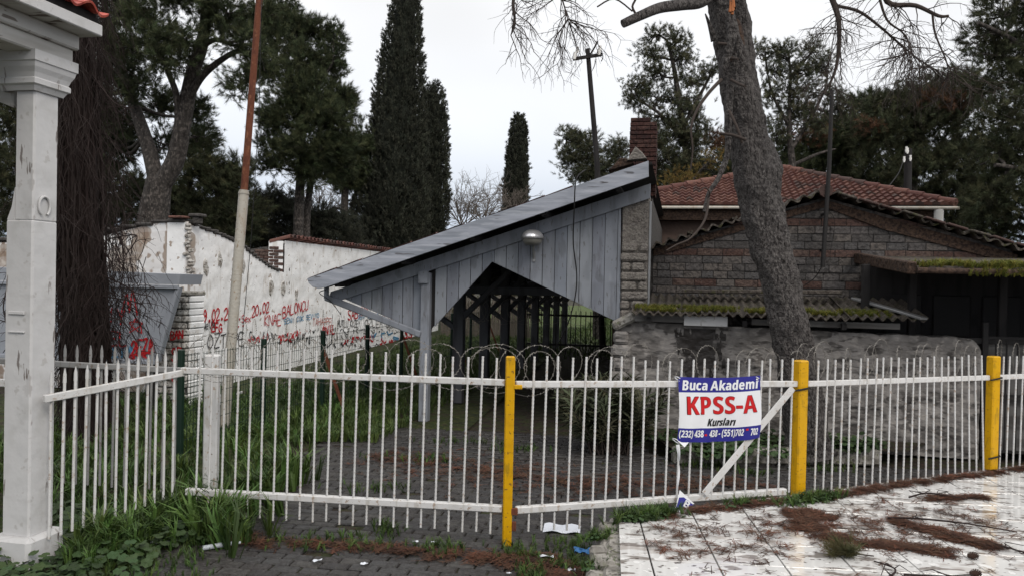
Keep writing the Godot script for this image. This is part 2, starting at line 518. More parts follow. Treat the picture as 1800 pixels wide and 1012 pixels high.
# an even overcast, whiter overhead and blue-grey towards the horizon
func overcast() -> PanoramaSkyMaterial:
	var nz := FastNoiseLite.new()
	nz.seed = 4
	nz.frequency = 1.3
	nz.fractal_octaves = 5
	var im := Image.create(512, 256, false, Image.FORMAT_RGBF)
	for y in 256:
		var e := PI * 0.5 - (y + 0.5) / 256.0 * PI
		for x in 512:
			var a := TAU * x / 512.0
			var d := Vector3(cos(e) * cos(a), sin(e) * 2.2, cos(e) * sin(a))
			var t := clampf(sin(e) / 0.40 + 0.12 * nz.get_noise_3dv(d), 0, 1)
			t = 1.0 - (1.0 - t) * (1.0 - t)
			var c := Color(0.45, 0.55, 0.69).lerp(Color(0.98, 0.985, 1.0), t)
			c = c.lerp(Color(1.3, 1.3, 1.3), clampf(sin(e) * 1.4 - 0.5, 0, 1))
			c *= 1.0 + 0.16 * nz.get_noise_3dv(d * 1.3 + Vector3(9, 3, 5))
			if e < 0.0:
				c = Color(0.22, 0.22, 0.21)
			im.set_pixel(x, y, c)
	var m := PanoramaSkyMaterial.new()
	m.panorama = ImageTexture.create_from_image(im)
	return m


# ---------------------------------------------------------------- ground

func grounds() -> void:
	var g := Geo.new()
	g.quad(Vector3(-300, -0.03, 40), Vector3(300, -0.03, 40), Vector3(300, -0.03, -400), Vector3(-300, -0.03, -400), Vector3.UP)
	put(self, "ground", g, M.soil).set_meta("kind", "structure")
	# turf left of the forecourt and along the halt
	g = Geo.new()
	var nz := FastNoiseLite.new()
	nz.frequency = 0.35
	var shape1 := func(i: int, j: int):
		var p := Vector3(-9.0 + i * 0.125 + j * 0.04, 0, -3.6 - j * 0.26)
		p.y = -0.012 + 0.05 * maxf(0.0, nz.get_noise_2d(p.x * 4, p.z * 4)) + 0.02 * nz.get_noise_2d(p.x * 30, p.z * 30) * clampf(-1.9 - p.x, 0, 1)
		p.y -= clampf((p.x + 2.55) * 0.25, 0.0, 0.12) if p.z > -9.6 else 0.0
		return p
	g.sheet(60, 110, shape1, Vector3.UP)
	put(self, "turf_ground", g, M.turf).set_meta("kind", "structure")
	# lawn and path beyond the halt
	g = Geo.new()
	g.quad(Vector3(-1.6, -0.01, -24), Vector3(14, -0.01, -21), Vector3(26, -0.01, -60), Vector3(-1, -0.01, -60), Vector3.UP)
	put(self, "far_lawn", g, retint(M.turf, Color(1.25, 1.35, 1.1))).set_meta("kind", "structure")
	g = Geo.new()
	g.quad(Vector3(3.2, 0.0, -24), Vector3(4.9, 0.0, -23.6), Vector3(11.5, 0.0, -44), Vector3(10.6, 0.0, -44), Vector3.UP)
	put(self, "far_path", g, M.concrete).set_meta("kind", "structure")
	# the forecourt: a bedding sheet and the pavers laid on it
	var bed := Geo.new()
	var outline := PackedVector2Array([Vector2(-2.55, -3.4), Vector2(0.62, -3.4), Vector2(0.84, -5.62), Vector2(4.6, -7.35), Vector2(4.9, -8.3), Vector2(1.7, -8.4), Vector2(1.35, -9.5), Vector2(-0.5, -9.9), Vector2(-1.9, -10.0), Vector2(-2.15, -8.4), Vector2(-2.2, -6.6), Vector2(-2.3, -5.6)])
	bed.prism(outline, Vector3(0, -0.018, 0), Vector3(1, 0, 0), Vector3(0, 0, 1), Vector3(0, -0.01, 0))
	var court := put(self, "forecourt_pavement", bed, M.soil)
	court.set_meta("kind", "structure")
	var spots := []
	var bas := Basis(Vector3.UP, deg_to_rad(-9))
	for i in range(-60, 60):
		for j in range(-90, 90):
			var q := bas * Vector3((i + 0.5 * (j & 1)) * 0.2, 0, j * 0.1)
			q.z -= 6.5
			if absf(q.x) > -q.z * 0.68 or q.z > -4.2 or not Geometry2D.is_point_in_polygon(Vector2(q.x, q.z), outline):
				continue
			if rng.randf() < 0.025:
				continue
			spots.append(q)
	spots.sort_custom(func(a, b): return a.z > b.z)
	var blocks := []
	for k in 3:
		var b := Geo.new()
		b.box(Vector3.ZERO, Vector3(0.193 - 0.002 * k, 0.05, 0.093), Basis.IDENTITY, 0.009)
		blocks.append(b.mesh())
	var rest := [Geo.new(), Geo.new(), Geo.new(), Geo.new()]
	for k in spots.size():
		var q: Vector3 = spots[k]
		var dip := 0.012 * nz.get_noise_2d(q.x * 3, q.z * 3)
		var b := bas * Basis.from_euler(Vector3(rf(-0.025, 0.025), rf(-0.03, 0.03), rf(-0.02, 0.02)))
		var at := q + Vector3(0, -0.027 + dip + rf(-0.003, 0.003), 0)
		if k < 300:
			lay(court, "paver", blocks[k % 3], M.paver[rng.randi() % 4], Transform3D(b, at))
		else:
			rest[rng.randi() % 4].box(at, Vector3(0.192, 0.05, 0.093), b, 0.009)
	for k in 4:
		put(court, "pavers_beyond", rest[k], M.paver[k], "stuff")
	# raised planting bed with its kerb, against the rough wall
	g = Geo.new()
	g.quad(Vector3(1.75, 0.13, -8.4), Vector3(4.3, 0.13, -8.5), Vector3(4.8, 0.15, -8.95), Vector3(1.55, 0.15, -9.5), Vector3.UP)
	put(self, "planting_bed_soil", g, M.soil).set_meta("kind", "structure")
	var kerb := thing("bed_kerb", "low weathered concrete kerb edging the bed round the big pine", "kerb", Vector3(2.8, 0, -8.4))
	for k in 4:
		var a := Vector3(1.74 + k * 0.56, 0.075, -8.36 - 0.025 * k)
		g = Geo.new()
		g.box(a + Vector3(0.27, rf(-0.01, 0.01), 0), Vector3(0.545, 0.17, 0.14), Basis(Vector3.UP, rf(0.02, 0.06)), 0.018)
		put(kerb, "kerb_stone", g, M.concrete)


func platform() -> void:
	# tiled terrace, 0.23 m above the forecourt; its far edge carries the fence
	var outline := PackedVector2Array([Vector2(0.79, -5.58), Vector2(9.0, -9.43), Vector2(9.0, -2.0), Vector2(0.4, -2.0), Vector2(0.62, -4.2)])
	var g := Geo.new()
	var rim := PackedVector2Array([Vector2(0.74, -5.68), Vector2(9.2, -9.63), Vector2(9.2, -1.9), Vector2(0.28, -1.9), Vector2(0.5, -4.2)])
	g.prism(rim, Vector3(0, 0.2, 0), Vector3(1, 0, 0), Vector3(0, 0, 1), Vector3(0, -0.22, 0), 0.02)
	var body := put(self, "platform", g, M.concrete)
	body.set_meta("kind", "structure")
	var ax := Vector2(0.9969, 0.0788)
	var ay := Vector2(0.0788, -0.9969)
	var first := Vector2(0.847, -4.4735)
	for i in range(-2, 16):
		for j in range(-1, 9):
			var poly := PackedVector2Array()
			for c in [[0.0, 0.0], [1.0, 0.0], [1.0, 1.0], [0.0, 1.0]]:
				poly.append(first + ax * (0.395 * i + 0.005 + c[0] * 0.385) + ay * (0.395 * j - 0.14 + c[1] * 0.385))
			for part in Geometry2D.intersect_polygons(poly, outline):
				if part.size() < 3:
					continue
				g = Geo.new()
				var tilt := rf(-0.0015, 0.0015)
				g.prism(part, Vector3(0, 0.23 + tilt, 0), Vector3(1, 0, 0), Vector3(0, 0, 1), Vector3(0, -0.024, 0), 0.0025)
				put(body, "tile", g, M.tile)
	g = Geo.new()
	g.prism(outline, Vector3(0, 0.213, 0), Vector3(1, 0, 0), Vector3(0, 0, 1), Vector3(0, -0.01, 0))
	put(body, "mortar_bed", g, M.grout)
	# broken lumps along the left edge
	for k in 9:
		g = Geo.new()
		var z := -4.35 - k * 0.145
		g.box(Vector3(0.5 + (-(z) - 4.35) * 0.17 + rf(-0.02, 0.03), 0.13 + rf(-0.03, 0.04), z), Vector3(rf(0.09, 0.15), rf(0.1, 0.16), rf(0.11, 0.15)), Basis.from_euler(Vector3(rf(-0.15, 0.15), rf(-0.2, 0.2), rf(-0.15, 0.15))), 0.02)
		put(body, "edge_lump", g, M.concrete)


# ---------------------------------------------------------------- graffiti and old white walls

const STROKES := {
	"A": "0,0;.5,1;1,0|.2,.4;.85,.4", "B": "0,0;0,1;.7,1;.85,.75;.6,.52;0,.5|.6,.52;.95,.3;.8,0;0,0", "C": "1,.85;.6,1;.15,.8;0,.4;.3,0;.7,0;1,.2", "D": "0,0;0,1;.6,.9;.95,.5;.6,.05;0,0",
	"E": "1,1;0,1;0,0;1,0|0,.5;.8,.5", "F": "1,1;0,1;0,0|0,.5;.8,.5", "G": "1,.85;.5,1;.05,.7;.05,.25;.5,0;1,.15;1,.5;.6,.5", "H": "0,0;0,1|1,0;1,1|0,.5;1,.5", "I": ".5,0;.5,1",
	"K": "0,0;0,1|1,1;0,.45;1,0", "L": "0,1;0,0;.9,0", "M": "0,0;.1,1;.5,.4;.9,1;1,0", "N": "0,0;0,1;1,0;1,1", "O": ".5,0;.1,.2;0,.6;.4,1;.9,.8;1,.3;.5,0", "0": ".5,0;.1,.2;0,.6;.4,1;.9,.8;1,.3;.5,0",
	"P": "0,0;0,1;.8,1;1,.75;.8,.5;0,.5", "R": "0,0;0,1;.8,1;1,.75;.8,.5;0,.5;1,0", "S": "1,.85;.6,1;.1,.85;.15,.6;.85,.4;.9,.15;.5,0;0,.15", "T": "0,1;1,1|.5,1;.5,0", "U": "0,1;.05,.2;.4,0;.8,.1;1,.4;1,1",
	"V": "0,1;.5,0;1,1", "X": "0,0;1,1|0,1;1,0", "Y": "0,1;.5,.5;1,1|.5,.5;.5,0", "Z": "0,1;1,1;0,0;1,0", "2": "0,.75;.3,1;.8,.95;.9,.6;0,0;1,0", "3": "0,.9;.6,1;.9,.75;.4,.52;.95,.3;.6,0;0,.1",
	"9": ".9,.7;.5,1;.1,.75;.4,.5;.9,.7;.8,.3;.3,0", ".": ".3,0;.6,0;.6,.12;.3,.12", "e": "0,.3;.9,.35;.7,.6;.3,.6;0,.3;.3,0;.9,.1", "x": "0,0;.9,.6|0,.6;.9,0", "*": "0,0;.5,1;1,0;-.1,.65;1.1,.65;0,0",
	"^": "0,0;.3,.8;.5,.1;.7,1;1,.1",
}

# sprays a word on a wall from a to b (base line), `high` metres tall; face is the wall's outward normal
func spray(wall: Node3D, word: String, a: Vector3, b: Vector3, high: float, wide: float, m: Material, face: Vector3) -> void:
	var g := Geo.new()
	var step := (b - a) / word.length()
	var up := Vector3.UP
	var lift := 0.012 + rf(0.0, 0.003)
	for k in word.length():
		var ch := word[k]
		if not STROKES.has(ch):
			continue
		var o := a + step * (k + 0.1) + Vector3(0, high * rf(-0.06, 0.06), 0)
		for path in STROKES[ch].split("|"):
			var pts := []
			for s in path.split(";"):
				var xy: PackedStringArray = s.split(",")
				pts.append(o + step * (0.78 * float(xy[0]) + rf(-0.03, 0.03)) + up * high * (float(xy[1]) + rf(-0.03, 0.03)))
			var line := curve(pts, 3)
			for i in line.size() - 1:
				var d := (line[i + 1] - line[i]).normalized()
				var side := d.cross(face).normalized() * wide * 0.5
				var e := d * wide * 0.25
				g.quad(line[i] + side - e + face * lift, line[i + 1] + side + e + face * lift, line[i + 1] - side + e + face * lift, line[i] - side - e + face * lift, face)
	put(wall, "graffiti", g, m)

func scribble(wall: Node3D, a: Vector3, b: Vector3, high: float, wide: float, m: Material, face: Vector3, count: int) -> void:
	var g := Geo.new()
	var lift := 0.011 + rf(0, 0.003)
	for k in count:
		var o := a.lerp(b, (k + 0.2) / count)
		var pts := []
		for i in 4:
			pts.append(o + (b - a) / count * rf(-0.1, 0.9) + Vector3.UP * high * rf(0, 1) + face * lift)
		var line := curve(pts, 3)
		for i in line.size() - 1:
			var side := (line[i + 1] - line[i]).normalized().cross(face).normalized() * wide * 0.5
			g.quad(line[i] + side, line[i + 1] + side, line[i + 1] - side, line[i] - side, face)
	put(wall, "graffiti", g, m)

func white_walls() -> void:
	var dir := Vector3(0.1456, 0, -0.9893)
	var face := Vector3(0.9893, 0, 0.1456)
	var o := Vector3(-4.992, 0, -12.5)
	var nz := FastNoiseLite.new()
	nz.frequency = 1.4
	# the nearer ruin: a long side that falls away towards the back, and a stained end wall
	var ruin := thing("ruined_white_wall", "long whitewashed ruin wall with red graffiti and a falling ragged top", "wall", Vector3(-5, 0, -12.2))
	var top := PackedVector2Array([Vector2(-0.3, 2.66), Vector2(0.0, 2.62), Vector2(0.55, 2.56), Vector2(1.4, 2.42), Vector2(2.0, 2.2), Vector2(2.6, 2.02), Vector2(3.2, 1.93)])
	var high := func(x: float) -> float:
		for k in top.size() - 1:
			if x <= top[k + 1].x:
				return lerpf(top[k].y, top[k + 1].y, (x - top[k].x) / (top[k + 1].x - top[k].x))
		return top[top.size() - 1].y
	var g := Geo.new()
	var hollow := func(p: Vector3) -> Vector3: return face * (0.012 * nz.get_noise_3dv(p * 2.2) + 0.006 * nz.get_noise_3dv(p * 9))
	var shape2 := func(i: int, j: int):
		var x := -0.3 + 3.5 * i / 90.0
		var p := o + dir * x
		p.y = (high.call(x) + 0.03 * nz.get_noise_2d(x * 9, 3)) * j / 60.0
		return p + hollow.call(p)
	g.sheet(90, 60, shape2, face)
	var poly := PackedVector2Array([Vector2(3.2, 0), Vector2(-0.3, 0)])
	poly.append_array(top)
	g.prism(poly, o - face * 0.03, dir, Vector3.UP, -face * 0.3)
	put(ruin, "side_wall", g, M.white_wall)
	g = Geo.new()
	var u := UW.x
	var c := o - dir * 0.3
	var end := PackedVector2Array([Vector2(0.01, 0), Vector2(0.01, 2.68), Vector2(-0.5, 2.66), Vector2(-1.0, 2.56), Vector2(-1.5, 2.44), Vector2(-2.2, 2.36), Vector2(-4.2, 2.3), Vector2(-4.2, 0)])
	g.prism(end, c, u, Vector3.UP, -UW.z * 0.3, 0.02)
	put(ruin, "end_wall", g, M.stained_wall)
	# coping lumps, a tile and a rubble strip on the corner
	for k in 26:
		g = Geo.new()
		var x := k * 0.125 - 0.2
		g.box(o + dir * x - face * 0.14 + Vector3(0, high.call(x) + 0.01, 0), Vector3(0.34, rf(0.03, 0.07), 0.15), Basis(-face, Vector3.UP, dir).rotated(face, rf(-0.1, 0.1)), 0.015)
		put(ruin, "coping_stone", g, M.mortar)
	for k in 14:
		g = Geo.new()
		g.box(c - u * (0.15 + k * 0.28) + Vector3(0, [2.69, 2.68, 2.63, 2.6, 2.55, 2.5, 2.46, 2.43, 2.4, 2.39, 2.38, 2.37, 2.36, 2.35][k], -0.14), Vector3(0.3, rf(0.03, 0.06), 0.36), UW, 0.015)
		put(ruin, "coping_stone", g, M.mortar)
	for k in 16:
		g = Geo.new()
		g.box(c + Vector3(0.03 + rf(-0.03, 0.05), 2.62 - k * 0.055, 0.01), Vector3(rf(0.06, 0.12), rf(0.04, 0.07), 0.06), Basis.from_euler(Vector3(rf(-0.4, 0.4), rf(-0.4, 0.4), rf(-0.6, 0.6))), 0.015)
		put(ruin, "corner_rubble", g, M.rubble)
	g = Geo.new()
	g.box(c + Vector3(-0.12, 2.74, 0), Vector3(0.26, 0.035, 0.2), UW, 0.01)
	put(ruin, "loose_tile", g, M.roof_tile[2])
	g = Geo.new()
	g.box(c + Vector3(0.12, 2.78, -0.1), Vector3(0.2, 0.05, 0.2), UW, 0.012)
	g.box(c + Vector3(0.12, 2.7, -0.1), Vector3(0.12, 0.12, 0.14), UW, 0.02)
	put(ruin, "corner_cap", g, M.mortar)
	# bare plaster patches where the wash has fallen off
	for s in [Vector3(-4.892, 2.101, -13.183), Vector3(-4.777, 2.021, -13.961), Vector3(-4.608, 1.64, -15.108), Vector3(-4.531, 1.636, -15.63), Vector3(-4.44, 1.479, -16.251), Vector3(-4.956, 1.979, -12.744)]:
		g = Geo.new()
		var ring := PackedVector2Array()
		for k in 11:
			ring.append(Vector2(cos(TAU * k / 11), 1.5 * sin(TAU * k / 11)) * rf(0.05, 0.11))
		g.prism(ring, s + face * 0.016, dir, Vector3.UP, -face * 0.02, 0.008)
		put(ruin, "bare_patch", g, M.rubble)
	# the wall behind it, taller, with a tiled coping
	var long := thing("tiled_white_wall", "tall whitewashed wall behind the halt, capped with red tiles, graffiti below", "wall", o + dir * 3.2)
	g = Geo.new()
	var shape3 := func(i: int, j: int):
		var x := 3.2 + 13.0 * i / 110.0
		var p := o + dir * x
		p.y = 2.56 * j / 40.0
		return p + hollow.call(p)
	g.sheet(110, 40, shape3, face)
	g.prism(PackedVector2Array([Vector2(3.2, 0), Vector2(3.2, 2.55), Vector2(16.2, 2.55), Vector2(16.2, 0)]), o - face * 0.03, dir, Vector3.UP, -face * 0.3)
	put(long, "side_wall", g, M.white_wall)
	var half := Geo.new()
	var arc := PackedVector2Array()
	for k in 7:
		arc.append(Vector2(cos(PI * k / 6), sin(PI * k / 6)) * 0.075)
	for k in range(6, -1, -1):
		arc.append(Vector2(cos(PI * k / 6), sin(PI * k / 6)) * 0.06)
	half.prism(arc, Vector3(0, 0, 0.22), Vector3.RIGHT, Vector3.UP, Vector3(0, 0, -0.44))
	var cap := half.mesh()
	for k in 52:
		var p := o + dir * (3.27 + k * 0.2) - face * 0.1
		p.y = 2.57 + rf(-0.008, 0.008)
		lay(long, "coping_tile", cap, M.roof_tile[[0, 1, 3][rng.randi() % 3]], Transform3D(Basis(dir, Vector3.UP.rotated(dir, -0.25), face.rotated(dir, -0.25)).rotated(Vector3.UP, rf(-0.06, 0.06)), p))
	# its brick end, seen over the ruin
	var b0 := o + dir * 3.2
	g = Geo.new()
	g.prism(PackedVector2Array([Vector2(-0.02, 0), Vector2(-0.02, 2.5), Vector2(-0.75, 2.38), Vector2(-1.6, 2.2), Vector2(-1.6, 0)]), b0, u, Vector3.UP, -UW.z * 0.28)
	put(long, "end_wall", g, M.mortar)
	var bk := Geo.new()
	bk.box(Vector3.ZERO, Vector3(0.2, 0.055, 0.1), Basis.IDENTITY, 0.008)
	var bm := bk.mesh()
	for r in 12:
		for k in 4:
			var x := -0.12 - k * 0.21 - (0.1 if r & 1 else 0.0)
			var y := 1.72 + r * 0.063
			if y < 2.47 + x * 0.17:
				lay(long, "brick", bm, M.red_brick[rng.randi() % 3], Transform3D(UW, b0 + u * x + Vector3(0, y, 0.0) + UW.z * rf(-0.03, -0.02)))
	# words on both
	var red: Material = M.spray_red
	spray(ruin, "9.02.20", Vector3(-4.965, 1.102, -12.686), Vector3(-4.828, 1.123, -13.612), 0.19, 0.028, red, face)
	spray(ruin, "...", Vector3(-4.822, 1.091, -13.652), Vector3(-4.781, 1.098, -13.931), 0.12, 0.02, red, face)
	spray(ruin, "Sex", Vector3(-4.778, 1.026, -13.954), Vector3(-4.725, 1.038, -14.311), 0.13, 0.016, red, face)
	spray(ruin, "20.02", Vector3(-4.723, 1.11, -14.33), Vector3(-4.62, 1.186, -15.029), 0.19, 0.026, red, face)
	spray(ruin, "NeVM", Vector3(-4.967, 0.993, -12.672), Vector3(-4.91, 0.97, -13.056), 0.13, 0.016, M.spray_black, face)
	spray(ruin, "EFG", Vector3(-4.926, 0.939, -12.95), Vector3(-4.875, 0.907, -13.295), 0.14, 0.03, red, face)
	spray(ruin, "....", Vector3(-4.856, 0.957, -13.425), Vector3(-4.756, 0.968, -14.101), 0.06, 0.02, red, face)
	spray(ruin, "OZT PE", Vector3(-4.945, 0.67, -12.819), Vector3(-4.761, 0.625, -14.072), 0.22, 0.022, M.spray_black, face)
	scribble(ruin, Vector3(-4.748, 0.597, -14.156), Vector3(-4.623, 0.614, -15.004), 0.17, 0.022, red, face, 6)
	scribble(ruin, Vector3(-4.736, 0.673, -14.238), Vector3(-4.544, 0.528, -15.546), 0.22, 0.02, M.spray_black, face, 9)
	spray(ruin, "KNAE", Vector3(-4.649, 0.927, -14.828), Vector3(-4.542, 0.909, -15.557), 0.2, 0.02, red, face)
	spray(long, "BALONCU", Vector3(-4.535, 1.052, -15.602), Vector3(-4.349, 1.165, -16.87), 0.2, 0.026, red, face)
	spray(long, "SENI COK SEVIYO", Vector3(-4.523, 0.913, -15.685), Vector3(-4.261, 0.968, -17.468), 0.1, 0.018, M.spray_blue, face)
	spray(long, "TAHAPPEL", Vector3(-4.315, 0.812, -17.098), Vector3(-4.13, 0.756, -18.354), 0.15, 0.018, M.spray_pink, face)
	spray(long, "SABIHA", Vector3(-4, 0.805, -19.242), Vector3(-3.778, 0.895, -20.748), 0.24, 0.036, red, face)
	spray(long, "SENI SEVIYO", Vector3(-3.893, 0.812, -19.969), Vector3(-3.652, 0.781, -21.602), 0.1, 0.02, M.spray_blue, face)
	spray(long, "CAN", Vector3(-3.577, 0.679, -22.11), Vector3(-3.419, 0.66, -23.188), 0.2, 0.028, red, face)
	spray(long, "MUTLU KUZEY", Vector3(-4.098, 0.691, -18.572), Vector3(-3.866, 0.6, -20.149), 0.16, 0.02, M.spray_black, face)
	spray(long, "OZLEM BERK", Vector3(-3.815, 0.595, -20.497), Vector3(-3.365, 0.371, -23.551), 0.18, 0.022, M.spray_black, face)
	spray(long, "ANIL", Vector3(-4.239, 0.568, -17.616), Vector3(-4.118, 0.552, -18.435), 0.18, 0.04, red, face)
	scribble(long, Vector3(-4.521, 0.493, -15.702), Vector3(-4.326, 0.424, -17.024), 0.24, 0.03, M.spray_black, face, 10)
	scribble(long, Vector3(-4.566, 0.54, -15.395), Vector3(-4.426, 0.536, -16.347), 0.2, 0.04, red, face, 6)
	scribble(long, Vector3(-4.051, 0.237, -18.89), Vector3(-3.71, 0.142, -21.207), 0.2, 0.045, red, face, 8)
	scribble(long, Vector3(-4.257, 0.4, -17.494), Vector3(-3.812, 0.195, -20.519), 0.2, 0.022, M.spray_black, face, 12)
	scribble(long, Vector3(-3.645, -0.048, -21.652), Vector3(-3.16, -0.251, -24.949), 0.24, 0.06, red, face, 9)
	scribble(long, Vector3(-3.851, 0.273, -20.253), Vector3(-3.362, 0.03, -23.574), 0.24, 0.05, M.spray_blue, face, 5)
	scribble(long, Vector3(-4.35, 0.655, -16.863), Vector3(-4.054, 0.551, -18.874), 0.12, 0.016, M.spray_black, face, 12)
	scribble(long, Vector3(-4.054, 0.524, -18.875), Vector3(-3.364, 0.184, -23.563), 0.14, 0.02, M.spray_black, face, 16)
	scribble(long, Vector3(-4.256, 0.273, -17.5), Vector3(-3.178, -0.348, -24.826), 0.16, 0.03, M.spray_black, face, 20)
	scribble(long, Vector3(-4.514, 0.671, -15.746), Vector3(-4.327, 0.608, -17.016), 0.1, 0.014, M.spray_pink, face, 8)
	spray(long, "33", Vector3(-3.292, 0.03, -24.049), Vector3(-3.142, -0.043, -25.066), 0.42, 0.1, red, face)
	# rubble pier in front of the ruin's corner
	var pier := thing("rubble_pier", "squat whitewashed rubble pier beside the grey metal hood", "pier", Vector3(-4.756, 0, -11.249))
	var pb := origin(pier)
	g = Geo.new()
	g.box(pb + Vector3(0, 0.78, -0.06), Vector3(0.5, 1.56, 0.4), UW, 0.02)
	put(pier, "core", g, M.mortar)
	for r in 17:
		var x := -0.26
		while x < 0.22:
			var w := minf(rf(0.09, 0.24), 0.27 - x)
			g = Geo.new()
			g.box(pb + UW * Vector3(x + w * 0.5, 0.05 + r * 0.092, 0.15 + rf(-0.015, 0.02)), Vector3(w - 0.012, 0.082, 0.1), UW * Basis.from_euler(Vector3(rf(-0.06, 0.06), rf(-0.06, 0.06), rf(-0.05, 0.05))), 0.016)
			put(pier, "stone", g, M.rubble)
			x += w
	for r in 17:
		g = Geo.new()
		g.box(pb + UW * Vector3(0.235 + rf(-0.01, 0.01), 0.05 + r * 0.092, -0.08), Vector3(0.06, 0.084, 0.34), UW, 0.014)
		put(pier, "stone", g, M.white_wall)
	g = Geo.new()
	g.box(pb + Vector3(0, 1.6, -0.04), Vector3(0.56, 0.06, 0.46), UW, 0.015)
	put(pier, "cap_stone", g, M.concrete)
	spray(pier, "BAN", pb + UW * Vector3(0.06, 0.96, 0.23), pb + UW * Vector3(0.26, 0.98, 0.23), 0.11, 0.02, red, UW.z)
	spray(pier, "SE", pb + UW * Vector3(0.08, 0.66, 0.23), pb + UW * Vector3(0.24, 0.68, 0.23), 0.18, 0.022, red, UW.z)
	spray(pier, "EX", pb + UW * Vector3(0.1, 0.38, 0.23), pb + UW * Vector3(0.25, 0.4, 0.23), 0.16, 0.022, red, UW.z)
	# the grey sheet-metal hood in front of it
	var hood := thing("metal_hood", "big grey sheet metal hood with slanted sides and red graffiti", "metal hood", Vector3(-5.0, 0, -10.4))
	var hz := UW.z
	var h0 := Vector3(-4.35, 1.698, -10.3)
	g = Geo.new()
	g.prism(PackedVector2Array([Vector2(0, 0), Vector2(-0.3, -0.98), Vector2(-3.0, -1.0), Vector2(-3.4, 0)]), h0, u, Vector3.UP, -hz * 0.1, 0.01)
	put(hood, "side_panel", g, M.panel)
	g = Geo.new()
	g.prism(PackedVector2Array([Vector2(0.03, 0.035), Vector2(0.06, 0.17), Vector2(-3.4, 0.22), Vector2(-3.4, 0.035)]), h0 + hz * 0.05, u, Vector3.UP, -hz * 0.5, 0.008)
	put(hood, "top_band", g, M.panel)
	g = Geo.new()
	g.bar(h0 + u * 0.02 + hz * 0.03 + Vector3(0, 0.005, 0), h0 - u * 3.4 + hz * 0.03 + Vector3(0, 0.005, 0), 0.05, 0.05, Vector3.UP, 0.006)
	g.bar(h0 + hz * 0.012, h0 + u * -0.3 + Vector3(0, -1.0, 0) + hz * 0.012, 0.05, 0.04, hz, 0.006)
	g.bar(h0 + u * -0.3 + Vector3(0, -0.99, 0) + hz * 0.012, h0 + u * -3.0 + Vector3(0, -1.0, 0) + hz * 0.012, 0.05, 0.05, hz, 0.006)
	put(hood, "trim", g, M.panel)
	for x in [-0.6, -2.8]:
		g = Geo.new()
		g.bar(h0 + u * x - hz * 0.3 + Vector3(0, -0.95, 0), Vector3(h0.x, 0, h0.z) + u * x - hz * 0.3 + Vector3(0, -0.05, 0), 0.1, 0.1, hz)
		put(hood, "leg", g, M.iron)
	var hp := func(x: float, y: float) -> Vector3: return h0 + u * x + Vector3(0, y, 0)
	spray(hood, "^", hp.call(-0.86, -0.34), hp.call(-0.56, -0.4), 0.34, 0.022, red, hz)
	spray(hood, "*", hp.call(-0.72, -0.6), hp.call(-0.5, -0.6), 0.2, 0.015, red, hz)
	spray(hood, "EL", hp.call(-1.02, -0.8), hp.call(-0.72, -0.78), 0.17, 0.024, red, hz)
	spray(hood, "IY", hp.call(-1.06, -0.5), hp.call(-0.76, -0.5), 0.2, 0.018, red, hz)
	spray(hood, "2EZA", hp.call(-0.68, -0.92), hp.call(-0.34, -0.84), 0.17, 0.028, red, hz)
	scribble(hood, hp.call(-0.7, -0.97), hp.call(-0.36, -0.9), 0.08, 0.06, red, hz, 5)
	spray(hood, "ELIM", hp.call(-1.06, -0.96), hp.call(-0.66, -0.93), 0.15, 0.026, M.spray_blue, hz)


# ---------------------------------------------------------------- the halt's wooden canopy

# clips `poly` with a rectangle and keeps the pieces
func strips(poly: PackedVector2Array, x0: float, x1: float) -> Array[PackedVector2Array]:
	return Geometry2D.intersect_polygons(poly, PackedVector2Array([Vector2(x0, -9), Vector2(x1, -9), Vector2(x1, 9), Vector2(x0, 9)]))

